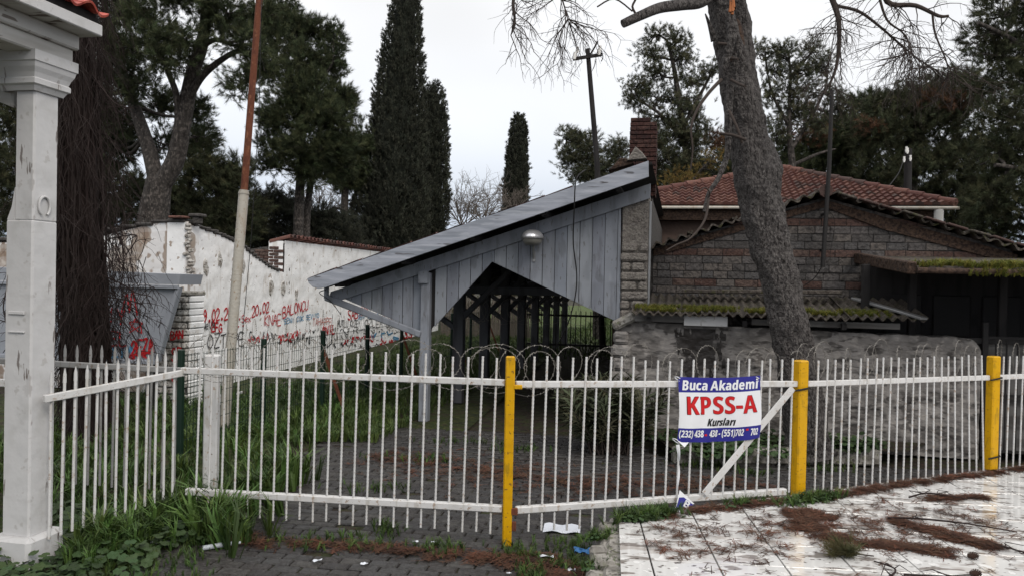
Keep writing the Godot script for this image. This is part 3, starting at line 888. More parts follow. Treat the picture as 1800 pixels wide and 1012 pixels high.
func shed() -> void:
	var o := Vector3(-1.125, 0, -10.41)
	var u := UW.x
	var z := UW.z
	var s := thing("platform_canopy", "weathered grey timber platform canopy with a boarded gable and sloping roof", "canopy", o)
	var long := 14.2
	# gable boards
	var gable := PackedVector2Array([Vector2(-1.281, 1.612), Vector2(-0.057, 1.177), Vector2(-0.03, 1.05), Vector2(0.075, 1.05), Vector2(0.09, 1.22), Vector2(0.879, 2.115), Vector2(2.541, 1.373), Vector2(2.519, 2.951)])
	gable[0] = Vector2(-1.16, 1.585)
	var x := -1.2
	var k := 0
	while x < 2.56:
		var w := 0.158 if x > -0.1 else 0.145
		for part in strips(gable, x + rf(0.002, 0.005), x + w - rf(0.002, 0.005)):
			if absf(part[0].x - part[part.size() / 2].x) < 0.01 or (x > -0.09 and x < 0.06):
				continue
			var g := Geo.new()
			g.prism(part, o + z * rf(-0.007, 0.007), u, Vector3.UP, -z * 0.025, 0.004)
			put(s, "gable_board", g, M.shed_tone[(k * 7 + k / 3) % 4])
		x += w
		k += 1
	# dark backing so that the joints between the boards read dark
	var g := Geo.new()
	for part in Geometry2D.offset_polygon(gable, -0.02):
		g.prism(part, o - z * 0.03, u, Vector3.UP, -z * 0.02)
	put(s, "gable_backing", g, M.dark_wood)
	# rake trim over the boards
	g = Geo.new()
	g.prism(PackedVector2Array([Vector2(-1.36, 1.60), Vector2(-1.24, 1.55), Vector2(2.88, 2.93), Vector2(2.88, 3.11), Vector2(-1.34, 1.675)]), o + z * 0.045, u, Vector3.UP, -z * 0.05, 0.006)
	put(s, "rake_trim", g, M.shed)
	# barge board at the front edge of the roof
	g = Geo.new()
	g.prism(PackedVector2Array([Vector2(-1.477, 1.844), Vector2(-1.45, 1.79), Vector2(-1.40, 1.745), Vector2(-1.32, 1.722), Vector2(-1.22, 1.74), Vector2(2.872, 3.14), Vector2(2.866, 3.328)]), o + z * 0.47, u, Vector3.UP, -z * 0.045, 0.008)
	put(s, "barge_board", g, M.barge)
	# roof: boarded deck, rafters, tiles
	var slope := Vector3(u.x * 0.9462, 0.3237, u.z * 0.9462)
	var up := slope.cross(-z).normalized()
	if up.y < 0.0:
		up = -up
	var low := o + UW * Vector3(-1.46, 1.80, 0.42)
	g = Geo.new()
	g.prism(PackedVector2Array([Vector2(0, 0), Vector2(4.62, 0), Vector2(4.62, 0.03), Vector2(0, 0.03)]), low, slope, up, -z * long)
	put(s, "roof_deck", g, M.dark_wood)
	var tile := Geo.new()
	var wave := func(i: int, j: int): return Vector3(-0.15 + 0.3 * i / 8.0, 0.018 * sin(TAU * i / 4.0) + 0.012 * j, 0.19 - 0.38 * j)
	tile.sheet(8, 1, wave, Vector3.UP)
	var tm := tile.mesh()
	for r in 12:
		for c in 18:
			if rng.randf() < 0.06:
				continue
			var p := low + slope * (0.2 + r * 0.36) + up * 0.055 - z * (0.12 + c * 0.3)
			lay(s, "roof_tile", tm, M.roof_tile[rng.randi() % 4], Transform3D(Basis(z, up, -slope).rotated(up, rf(-0.03, 0.03)), p))
	for i in 10:
		g = Geo.new()
		g.bar(low + slope * 0.1 - z * (0.3 + i * 1.5) - up * 0.05, low + slope * 4.5 - z * (0.3 + i * 1.5) - up * 0.05, 0.07, 0.1, up)
		put(s, "rafter", g, M.dark_wood)
	for i in 5:
		g = Geo.new()
		g.bar(low + slope * (0.35 + i * 0.95) - up * 0.13, low + slope * (0.35 + i * 0.95) - up * 0.13 - z * (long - 0.1), 0.06, 0.07, up)
		put(s, "purlin", g, M.dark_wood)
	# posts with their struts, marching back
	for i in 9:
		var p := o - z * (1.63 * i)
		if i == 0:
			g = Geo.new()
			g.box(p + Vector3(0, 0.98, 0), Vector3(0.125, 1.96, 0.125), UW, 0.01)
			var post := put(s, "post", g, M.shed)
			g = Geo.new()
			g.box(p + UW * Vector3(-0.02, 1.9, 0.085), Vector3(0.13, 0.17, 0.05), UW, 0.006)
			put(post, "post_block", g, M.shed)
			continue
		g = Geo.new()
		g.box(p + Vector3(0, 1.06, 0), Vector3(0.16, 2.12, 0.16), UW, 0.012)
		put(s, "post", g, M.shaded_inner_post)
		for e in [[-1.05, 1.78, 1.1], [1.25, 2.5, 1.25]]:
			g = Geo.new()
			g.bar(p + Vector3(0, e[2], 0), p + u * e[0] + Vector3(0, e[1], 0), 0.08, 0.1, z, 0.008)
			put(s, "strut", g, M.shaded_inner_post)
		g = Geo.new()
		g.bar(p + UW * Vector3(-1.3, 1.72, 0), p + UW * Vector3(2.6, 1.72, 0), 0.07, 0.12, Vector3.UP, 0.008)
		put(s, "tie_beam", g, M.shaded_inner_post)
	# sloping gutter beam under the left eave
	g = Geo.new()
	g.bar(o + UW * Vector3(-1.40, 1.60, 0.06), o + UW * Vector3(-0.05, 1.15, 0.06), 0.06, 0.085, Vector3.UP, 0.012)
	g.tube(PackedVector3Array([o + UW * Vector3(-1.39, 1.58, 0.06), o + UW * Vector3(-1.39, 1.74, 0.06)]), PackedFloat32Array([0.035, 0.035]), 8)
	put(s, "gutter_pipe", g, M.shed)
	g = Geo.new()
	g.tube(curve([o + UW * Vector3(-1.38, 1.7, 0.1), o + UW * Vector3(-1.45, 1.66, 0.15), o + UW * Vector3(-1.3, 1.55, 0.12), o + UW * Vector3(-1.15, 1.38, 0.12)]), PackedFloat32Array([0.006]), 4)
	put(s, "loose_wire", g, M.cable)
	# stone pier closing the right end
	var pier := Geo.new()
	pier.box(o + UW * Vector3(2.70, 1.5, -0.32), Vector3(0.33, 3.02, 0.6), UW, 0.015)
	var pn := put(s, "stone_pier", pier, M.pale_stone)
	for r in 13:
		var y := 0.9 + r * 0.118
		var cuts := [[2.70, 0.34]] if r % 2 else [[2.6, 0.125], [2.755, 0.165]] if r % 4 else [[2.63, 0.2], [2.81, 0.115]]
		for c in cuts:
			g = Geo.new()
			g.box(o + UW * Vector3(c[0] + rf(-0.01, 0.01), y, 0.0 + rf(-0.01, 0.012)), Vector3(c[1] - 0.012, 0.105, 0.1), UW * Basis.from_euler(Vector3(rf(-0.05, 0.05), rf(-0.05, 0.05), rf(-0.03, 0.03))), 0.022)
			put(pn, "stone", g, M.pale_stone)
	g = Geo.new()
	g.box(o + UW * Vector3(2.885, 1.75, -0.05), Vector3(0.03, 2.3, 0.05), UW, 0.005)
	put(s, "corner_pipe", g, M.galvanised)
	# side wall of the halt running back from the pier
	g = Geo.new()
	g.box(o + UW * Vector3(2.74, 1.5, -7.4), Vector3(0.28, 3.0, 13.4), UW)
	put(s, "back_wall", g, M.mortar)
	# lamp, cable and bits of debris that hang on it or lie on it
	var lamp := thing("gable_lamp", "silver street lamp head on a bent bracket on the grey gable", "lamp", o + UW * Vector3(1.43, 2.16, 0))
	var lp := o + UW * Vector3(1.43, 2.16, 0)
	g = Geo.new()
	g.tube(curve([lp + z * 0.01, lp + UW * Vector3(0.0, 0.1, 0.06), lp + UW * Vector3(0.015, 0.2, 0.1), lp + UW * Vector3(0.03, 0.27, 0.2)]), PackedFloat32Array([0.016]), 7)
	g.box(lp + UW * Vector3(0, 0.03, 0.012), Vector3(0.04, 0.14, 0.02), UW, 0.004)
	put(lamp, "bracket", g, M.galvanised)
	var dome := Geo.new()
	var bowl := Geo.new()
	var lc := lp + UW * Vector3(0.02, 0.26, 0.24)
	var top := func(i: int, j: int):
		var a := TAU * i / 20.0
		var t := PI * 0.5 * j / 6.0
		return lc + UW * Vector3(0.135 * cos(a) * cos(t), 0.1 * sin(t), 0.19 * sin(a) * cos(t))
	dome.sheet(20, 6, top, Vector3.UP)
	put(lamp, "hood", dome, M.silver)
	var dish := func(i: int, j: int):
		var a := TAU * i / 20.0
		var t := PI * 0.5 * j / 6.0
		return lc + UW * Vector3(0.125 * cos(a) * pow(cos(t), 0.5), -0.002 - 0.10 * sin(t), 0.175 * sin(a) * pow(cos(t), 0.5))
	bowl.sheet(20, 6, dish, Vector3.DOWN)
	put(lamp, "bowl", bowl, M.lamp_bowl)
	g = Geo.new()
	for j in 20:
		var a := TAU * j / 20.0
		var b := TAU * (j + 1) / 20.0
		g.bar(lc + UW * Vector3(0.136 * cos(a), -0.004, 0.191 * sin(a)), lc + UW * Vector3(0.136 * cos(b), -0.004, 0.191 * sin(b)), 0.012, 0.018)
	put(lamp, "rim", g, M.galvanised)
	var wire := thing("hanging_cable", "thin black cable hanging down the boarded gable from the roof", "cable", o + UW * Vector3(2.0, 0, 0.5))
	g = Geo.new()
	var w0 := o + UW * Vector3(2.02, 3.1, 0.53)
	g.tube(curve([o + UW * Vector3(2.1, 3.25, 0.3), w0, o + UW * Vector3(2.0, 2.75, 0.5), o + UW * Vector3(1.97, 2.35, 0.3), o + UW * Vector3(2.0, 1.95, 0.12), o + UW * Vector3(1.96, 1.6, 0.06), o + UW * Vector3(1.82, 1.2, -0.02), o + UW * Vector3(1.5, 0.75, -0.4)], 6), PackedFloat32Array([0.008]), 5)
	put(wire, "cable", g, M.cable)
	var stone := thing("ridge_stone", "pale broken stone lying on the top corner of the canopy roof", "stone", o + UW * Vector3(2.75, 3.3, 0.2))
	g = Geo.new()
	g.prism(PackedVector2Array([Vector2(-0.12, 0), Vector2(0.12, 0.02), Vector2(0.06, 0.1), Vector2(-0.02, 0.17)]), o + UW * Vector3(2.72, 3.36, 0.3), u, Vector3.UP, -z * 0.16, 0.015)
	put(stone, "stone", g, M.pale_stone)
	var brick := thing("fallen_roof_tile", "brown broken tile piece lying beside the pale stone on the canopy roof", "tile", o + UW * Vector3(2.5, 3.25, 0.1))
	g = Geo.new()
	g.prism(PackedVector2Array([Vector2(-0.16, -0.02), Vector2(0.14, 0.06), Vector2(0.1, 0.12), Vector2(-0.03, 0.13)]), o + UW * Vector3(2.54, 3.27, 0.24), u, Vector3.UP, -z * 0.2, 0.012)
	put(brick, "tile", g, M.rotten)
	# brick chimney on the corner of the stone building
	var ch := thing("brick_chimney", "dark red brick chimney with a broken top course behind the canopy roof", "chimney", Vector3(1.86, 0, -11.45))
	var cc := Vector3(1.86, 0, -11.45)
	g = Geo.new()
	g.box(cc + Vector3(0, 2.1, 0), Vector3(0.30, 4.15, 0.30), UW)
	put(ch, "core", g, M.mortar)
	var b0 := Geo.new()
	b0.box(Vector3.ZERO, Vector3(0.19, 0.054, 0.092), Basis.IDENTITY, 0.007)
	var bm := b0.mesh()
	for r in 18:
		var y := 3.14 + r * 0.0625
		var out := 0.155 if r < 16 else 0.146
		for side in 4:
			var bas := UW * Basis(Vector3.UP, side * PI / 2)
			# sides take turns: two stretchers out to the corners, or one between them
			for bx in ([-0.096, 0.096] if (r + side) % 2 == 0 else [0.0]):
				if r == 17 and (side == 1 or side == 2 or (side == 0 and bx > 0)):
					continue
				lay(ch, "brick", bm, M.chimney[rng.randi() % 3], Transform3D(bas * Basis.from_euler(Vector3(0, rf(-0.015, 0.015), rf(-0.015, 0.015))), cc + bas * Vector3(bx * out / 0.155, y, out - 0.01 + rf(-0.004, 0.004))))


# ---------------------------------------------------------------- block-built gable building with its lean-to and porch roof

# a corrugated sheet: from `at`, `across` carries the waves, `down` runs along them
func corrugated(at: Vector3, across: Vector3, down: Vector3, waves: int, amp: float, thick := 0.012) -> Geo:
	var g := Geo.new()
	var up := down.cross(across).normalized()
	if up.y < 0.0:
		up = -up
	var n := waves * 8
	for side in [1.0, -1.0]:
		var f := func(i: int, j: int): return at + across * (float(i) / n) + down * (j / 4.0) + up * (amp * cos(TAU * i / 8.0) + side * thick * 0.5)
		g.sheet(n, 4, f, up * side)
	for j in [0, 1]:
		for i in n:
			var a = at + across * (float(i) / n) + down * j + up * amp * cos(TAU * i / 8.0)
			var b = at + across * ((i + 1.0) / n) + down * j + up * amp * cos(TAU * (i + 1) / 8.0)
			g.quad(a + up * thick * 0.5, b + up * thick * 0.5, b - up * thick * 0.5, a - up * thick * 0.5, down * (1.0 if j else -1.0))
	return g

func stone_building() -> void:
	var o := Vector3(1.834, 0, -10.6)
	var u := UW.x
	var z := UW.z
	var s := thing("stone_building", "low gabled building of grey blocks with red brick bands and corrugated roof", "building", o)
	var gable := PackedVector2Array([Vector2(0.05, 1.3), Vector2(4.4, 1.3), Vector2(4.4, 2.38), Vector2(2.2, 3.03), Vector2(0.05, 2.36)])
	var g := Geo.new()
	g.prism(PackedVector2Array([Vector2(0.03, 0), Vector2(4.4, 0), Vector2(4.4, 2.38), Vector2(2.2, 3.03), Vector2(0.03, 2.36)]), o - z * 0.013, u, Vector3.UP, -z * 0.3)
	var wall := put(s, "gable_wall", g, M.mortar)
	g = Geo.new()
	g.box(o + UW * Vector3(0.17, 1.17, -3.2), Vector3(0.28, 2.34, 5.8), UW)
	g.box(o + UW * Vector3(4.26, 1.17, -3.2), Vector3(0.28, 2.34, 5.8), UW)
	put(s, "side_wall", g, M.mortar)
	for r in 16:
		var y := 1.36 + r * 0.1
		var red := r % 4 == 1
		var x := 0.05 - rf(0.0, 0.15)
		while x < 4.4:
			var w := rf(0.22, 0.34) if red else rf(0.15, 0.27)
			var cell := PackedVector2Array([Vector2(x + 0.003, y + rf(-0.002, 0.004)), Vector2(x + w - 0.004, y + rf(-0.002, 0.004)), Vector2(x + w - 0.004, y + 0.093 + rf(-0.006, 0.003)), Vector2(x + 0.003, y + 0.093 + rf(-0.006, 0.003))])
			for part in Geometry2D.intersect_polygons(cell, gable):
				g = Geo.new()
				g.prism(part, o + z * rf(-0.007, 0.008), u, Vector3.UP, -z * 0.06, 0.006)
				if red and rng.randf() < 0.85:
					put(wall, "brick", g, M.red_brick[rng.randi() % 3])
				else:
					put(wall, "stone_block", g, M.block[rng.randi() % 4])
			x += w
	# mortar fillet under the verges
	g = Geo.new()
	g.prism(PackedVector2Array([Vector2(2.2, 2.99), Vector2(4.44, 2.32), Vector2(4.44, 2.2), Vector2(2.9, 2.62), Vector2(2.2, 2.9)]), o + z * 0.03, u, Vector3.UP, -z * 0.07, 0.01)
	g.prism(PackedVector2Array([Vector2(2.2, 2.99), Vector2(2.2, 2.9), Vector2(0.05, 2.24), Vector2(0.05, 2.33)]), o + z * 0.025, u, Vector3.UP, -z * 0.07, 0.01)
	put(s, "verge_plank", g, M.rotten)
	# roof sheets, waves seen along the verge
	for side in 2:
		var e0 := Vector2(2.2, 3.06) if side == 0 else Vector2(2.2, 3.06)
		var e1 := Vector2(-0.02, 2.36) if side == 0 else Vector2(4.62, 2.34)
		for k in 4:
			var a := e0.lerp(e1, k / 4.0 - 0.015)
			var b := e0.lerp(e1, (k + 1) / 4.0 + 0.015)
			var at := o + UW * Vector3(a.x, a.y + 0.012 * (4 - k) - 0.01, 0.16 + rf(-0.03, 0.03))
			var sheet := corrugated(at, o + UW * Vector3(b.x, b.y + 0.012 * (4 - k) - 0.02, 0.16) - (o + UW * Vector3(a.x, a.y + 0.012 * (4 - k) - 0.01, 0.16)), -z * 6.0, 4, 0.028, 0.028)
			put(s, "roof_sheet", sheet, M.corrugated)
	for k in 5:
		g = Geo.new()
		g.tube(PackedVector3Array([o + UW * Vector3(2.2 + rf(-0.02, 0.02), 3.09, 0.2 - k * 0.45), o + UW * Vector3(2.2, 3.08, -0.26 - k * 0.45)]), PackedFloat32Array([0.085, 0.07]), 10)
		put(s, "ridge_tile", g, M.roof_tile[3])
	for k in 9:
		g = Geo.new()
		var t := 0.1 + k * 0.105
		var p := Vector2(2.2, 3.10).lerp(Vector2(4.62, 2.38), t)
		g.box(o + UW * Vector3(p.x, p.y, 0.1), Vector3(0.24, 0.03, 0.2), UW * Basis(Vector3.BACK, -0.29 + rf(-0.05, 0.05)), 0.01)
		put(s, "verge_tile", g, M.roof_tile[3] if k % 3 else M.corrugated)
	# iron vent pipe on the gable
	var pipe := thing("vent_pipe", "thin dark iron vent pipe rising up the block gable past the ridge", "pipe", o + UW * Vector3(2.2, 2.1, 0.08))
	g = Geo.new()
	g.tube(PackedVector3Array([o + UW * Vector3(2.16, 2.13, 0.22), o + UW * Vector3(2.21, 3.4, 0.2), o + UW * Vector3(2.22, 4.35, 0.2)]), PackedFloat32Array([0.03, 0.028, 0.026]), 8)
	put(pipe, "pipe", g, M.iron)
	g = Geo.new()
	for y in [2.35, 2.8]:
		g.bar(o + UW * Vector3(2.17, y, 0.0), o + UW * Vector3(2.18, y, 0.22), 0.02, 0.03)
	put(pipe, "bracket", g, M.iron)
	g = Geo.new()
	g.tube(curve([o + UW * Vector3(2.16, 2.15, 0.2), o + UW * Vector3(2.1, 2.0, 0.05), o + UW * Vector3(1.98, 1.9, 0.03)]), PackedFloat32Array([0.006]), 4)
	put(pipe, "loose_wire", g, M.cable)
	g = Geo.new()
	g.tube(curve([o + UW * Vector3(2.2, 2.85, 0.22), o + UW * Vector3(2.32, 2.7, 0.05), o + UW * Vector3(2.28, 2.2, 0.04), o + UW * Vector3(2.5, 2.3, 0.04)]), PackedFloat32Array([0.004]), 4)
	put(pipe, "loose_wire", g, M.cable)
	# rough rendered wall in front
	var l := Vector3(1.35, 0, -9.6)
	var low := thing("rough_yard_wall", "rough grey rendered stone wall under the corrugated lean-to, damp stained", "wall", l)
	var nz := FastNoiseLite.new()
	nz.frequency = 1.0
	nz.fractal_octaves = 4
	var cellz := FastNoiseLite.new()
	cellz.noise_type = FastNoiseLite.TYPE_CELLULAR
	cellz.frequency = 3.2
	cellz.cellular_return_type = FastNoiseLite.RETURN_DISTANCE2_SUB
	var lump := func(x: float, y: float) -> float: return 0.028 * nz.get_noise_2d(x * 2.2, y * 3.2) + 0.032 * clampf(cellz.get_noise_2d(x * 1.0, y * 1.9) + 0.75, -0.3, 0.35)
	var edge := func(x: float) -> float: return 1.42 - 0.02 * x + 0.015 * nz.get_noise_2d(x * 5, 7) - (0.12 * maxf(0, (x - 3.85) / 0.12) ** 2)
	var face := func(i: int, j: int):
		var x: float = -0.09 + 4.06 * i / 200.0
		var y: float = edge.call(x) * j / 70.0
		return l + UW * Vector3(x, y, lump.call(x, y))
	g = Geo.new()
	g.sheet(200, 70, face, z)
	var crown := func(i: int, j: int):
		var x: float = -0.09 + 4.06 * i / 200.0
		return l + UW * Vector3(x, edge.call(x), lump.call(x, edge.call(x)) - 0.3 * j)
	g.sheet(200, 1, crown, Vector3.UP)
	g.box(l + UW * Vector3(1.94, 0.66, -0.2), Vector3(4.02, 1.32, 0.25), UW)
	put(low, "wall_face", g, M.render)
	g = Geo.new()
	var damp := Geo.new()
	for i in 60:
		for j in 34:
			var x := 0.62 + i * 0.01
			var y := 1.34 - j * 0.017
			var inside := 0.5 - absf((x - 0.92) / 0.6) + 0.45 * nz.get_noise_2d(x * 6, y * 3) + 0.25 * nz.get_noise_2d(x * 18, y * 6) - maxf(0, 0.95 - y) * 1.2
			if inside > 0.12:
				var q := []
				for c in [[0, 0], [1, 0], [1, 1], [0, 1]]:
					var xx: float = x + c[0] * 0.0105
					var yy: float = y + c[1] * 0.0175
					q.append(l + UW * Vector3(xx, yy, lump.call(xx, yy) + 0.008))
				damp.quad(q[0], q[1], q[2], q[3], z)
	put(low, "damp_stain", damp, M.damp)
	# end jamb stones where the wall meets the canopy's pier
	for k in 8:
		g = Geo.new()
		g.box(l + UW * Vector3(-0.02 + rf(-0.02, 0.02), 0.1 + k * 0.16, 0.02), Vector3(rf(0.16, 0.24), 0.15, 0.16), UW * Basis.from_euler(Vector3(rf(-0.05, 0.05), rf(-0.1, 0.1), rf(-0.06, 0.06))), 0.03)
		put(low, "stone", g, M.render)
	g = Geo.new()
	g.box(l + UW * Vector3(0.02, 1.42, -0.02), Vector3(0.3, 0.12, 0.2), UW * Basis(Vector3.BACK, 0.5), 0.03)
	put(low, "stone", g, M.concrete)
	# lean-to roof
	var lean := thing("lean_to_roof", "mossy corrugated lean-to roof over the rough grey wall", "roof", l + UW * Vector3(1.6, 1.5, 0))
	for k in 4:
		var at := l + UW * Vector3(0.12 + k * 0.8, 1.74 + rf(-0.01, 0.01), -0.95 + 0.0)
		put(lean, "roof_sheet", corrugated(at + Vector3(0, 0.006 * (k % 2), 0), u * 0.83, UW * Vector3(0, -0.205, 1.2 + rf(-0.03, 0.03)), 8, 0.022), M.corrugated)
	g = Geo.new()
	g.box(l + UW * Vector3(0.5, 1.475, 0.08), Vector3(0.7, 0.1, 0.03), UW, 0.004)
	g.box(l + UW * Vector3(2.3, 1.46, 0.1), Vector3(1.6, 0.07, 0.03), UW, 0.004)
	put(lean, "fascia_board", g, M.old_board)
	g = Geo.new()
	g.box(l + UW * Vector3(0.98, 1.455, 0.1), Vector3(0.5, 0.12, 0.025), UW, 0.004)
	put(lean, "fascia_highlight", g, M.pillar)  # pale piece paints in the bright wet reflection on the fascia
	for x in [0.32, 1.42, 2.5]:
		g = Geo.new()
		g.bar(l + UW * Vector3(x, 1.5, -0.9), l + UW * Vector3(x, 1.44, 0.17), 0.05, 0.07)
		put(lean, "rafter_end", g, M.dark_wood)
	g = Geo.new()
	g.bar(l + UW * Vector3(2.75, 1.75, -0.6), l + UW * Vector3(3.3, 1.56, 0.28), 0.1, 0.03, Vector3.UP, 0.006)
	put(lean, "edge_flashing", g, M.galvanised)
	g = Geo.new()
	g.bar(l + UW * Vector3(0.7, 1.79, -0.6), l + UW * Vector3(2.6, 1.82, -0.6), 0.16, 0.05, Vector3.UP, 0.01)
	put(lean, "loose_sheet_strip", g, M.corrugated)
	mossy(lean, "moss", l + UW * Vector3(0.15, 1.60, -0.1), u * 0.75, UW * Vector3(0, -0.05, 0.3), 900)
	mossy(lean, "moss", l + UW * Vector3(0.9, 1.60, -0.1), u * 2.1, UW * Vector3(0, -0.04, 0.24), 2200)
	# flat mossy porch roof on the right, deep shade below
	var p := Vector3(4.15, 0, -8.2)
	var roof := thing("mossy_porch_roof", "flat mossy roof on dark posts over a deep shaded porch", "roof", p)
	g = Geo.new()
	g.bar(p + UW * Vector3(0, 2.10, 0.0), p + UW * Vector3(-0.16, 2.27, -2.05), 0.09, 0.13, Vector3.UP, 0.012)
	put(roof, "edge_beam", g, M.rotten)
	g = Geo.new()
	g.prism(PackedVector2Array([Vector2(0.02, 2.07), Vector2(0.02, 2.12), Vector2(-2.05, 2.3), Vector2(-2.05, 2.25)]), p + u * 0.04, z, Vector3.UP, u * 3.6)
	put(roof, "roof_slab", g, M.corrugated)
	g = Geo.new()
	g.tube(PackedVector3Array([p + UW * Vector3(0.03, 2.075, 0.06), p + UW * Vector3(3.6, 2.06, 0.06)]), PackedFloat32Array([0.03, 0.03]), 8)
	put(roof, "gutter", g, M.rotten)
	mossy(roof, "moss", p + UW * Vector3(0.05, 2.11, 0.04), u * 3.4, UW * Vector3(0, 0.025, -0.32), 4200, 0.11)
	mossy(roof, "moss", p + UW * Vector3(0.5, 2.07, 0.07), u * 0.9, UW * Vector3(0, -0.05, 0.02), 160, 0.10)
	for q in [UW * Vector3(-0.2, 0, -1.15), UW * Vector3(0.3, 0, -1.1), UW * Vector3(1.25, 0, -1.1)]:
		g = Geo.new()
		g.bar(p + q, p + q + Vector3(0, 2.16, 0), 0.085, 0.085, z, 0.008)
		put(roof, "post", g, M.dark_wood)
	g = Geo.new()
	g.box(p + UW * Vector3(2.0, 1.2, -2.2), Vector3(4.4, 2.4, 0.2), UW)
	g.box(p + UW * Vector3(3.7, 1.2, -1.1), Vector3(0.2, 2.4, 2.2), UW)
	put(roof, "back_wall", g, M.dark_wood)  # coloured dark to stand for shade; unseen right wall added to block light
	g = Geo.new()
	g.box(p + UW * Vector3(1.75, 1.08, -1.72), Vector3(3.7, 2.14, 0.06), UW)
	put(roof, "added_dark_panel", g, M.dark_wood)  # panel added to keep the space under the roof black
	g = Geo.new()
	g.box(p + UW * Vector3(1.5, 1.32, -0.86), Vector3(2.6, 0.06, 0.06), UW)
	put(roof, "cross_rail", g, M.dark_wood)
	for k in 3:
		g = Geo.new()
		g.box(p + UW * Vector3(0.35 + k * 0.55, 1.56, -1.67), Vector3(0.42, 0.5, 0.03), UW, 0.01)
		put(roof, "window", g, M.iron)
	# iron yard gate at the right
	var gate := thing("iron_yard_gate", "black iron grid gate with pale sheet behind, beside the rough wall", "gate", l + UW * Vector3(4.4, 0, 0))
	g = Geo.new()
	g.box(l + UW * Vector3(4.02, 0.78, -0.05), Vector3(0.06, 1.5, 0.06), UW, 0.006)
	for y in [0.1, 0.72, 1.36]:
		g.bar(l + UW * Vector3(4.02, y, -0.04), l + UW * Vector3(5.4, y, -0.04), 0.025, 0.03)
	put(gate, "frame", g, M.iron)
	for k in 12:
		g = Geo.new()
		g.bar(l + UW * Vector3(4.13 + k * 0.11, 0.1, -0.04), l + UW * Vector3(4.13 + k * 0.11, 1.36, -0.04), 0.014, 0.014, z)
		put(gate, "bar", g, M.iron)
	g = Geo.new()
	g.box(l + UW * Vector3(4.75, 0.72, -0.12), Vector3(1.4, 1.26, 0.02), UW)
	put(gate, "sheet", g, M.old_board)

# short moss and weed blades scattered over a strip
func mossy(parent: Node3D, called: String, at: Vector3, across: Vector3, down: Vector3, count: int, tall := 0.075) -> void:
	var spots := []
	var nz := FastNoiseLite.new()
	nz.frequency = 3.0
	nz.seed = 9
	while spots.size() < count:
		var a := rng.randf()
		var b := rng.randf()
		var q := at + across * a + down * b
		if nz.get_noise_3dv(q) + rf(-0.3, 0.3) < -0.05:
			continue
		spots.append(Transform3D(along(Vector3(rf(-0.5, 0.5), 1, rf(-0.2, 0.7)), rf(0, TAU), rf(tall * 0.27, tall)), q))
	many(parent, called, M.grass_tuft, M.leafy, spots, M.moss_tints)


# ---------------------------------------------------------------- tiled house

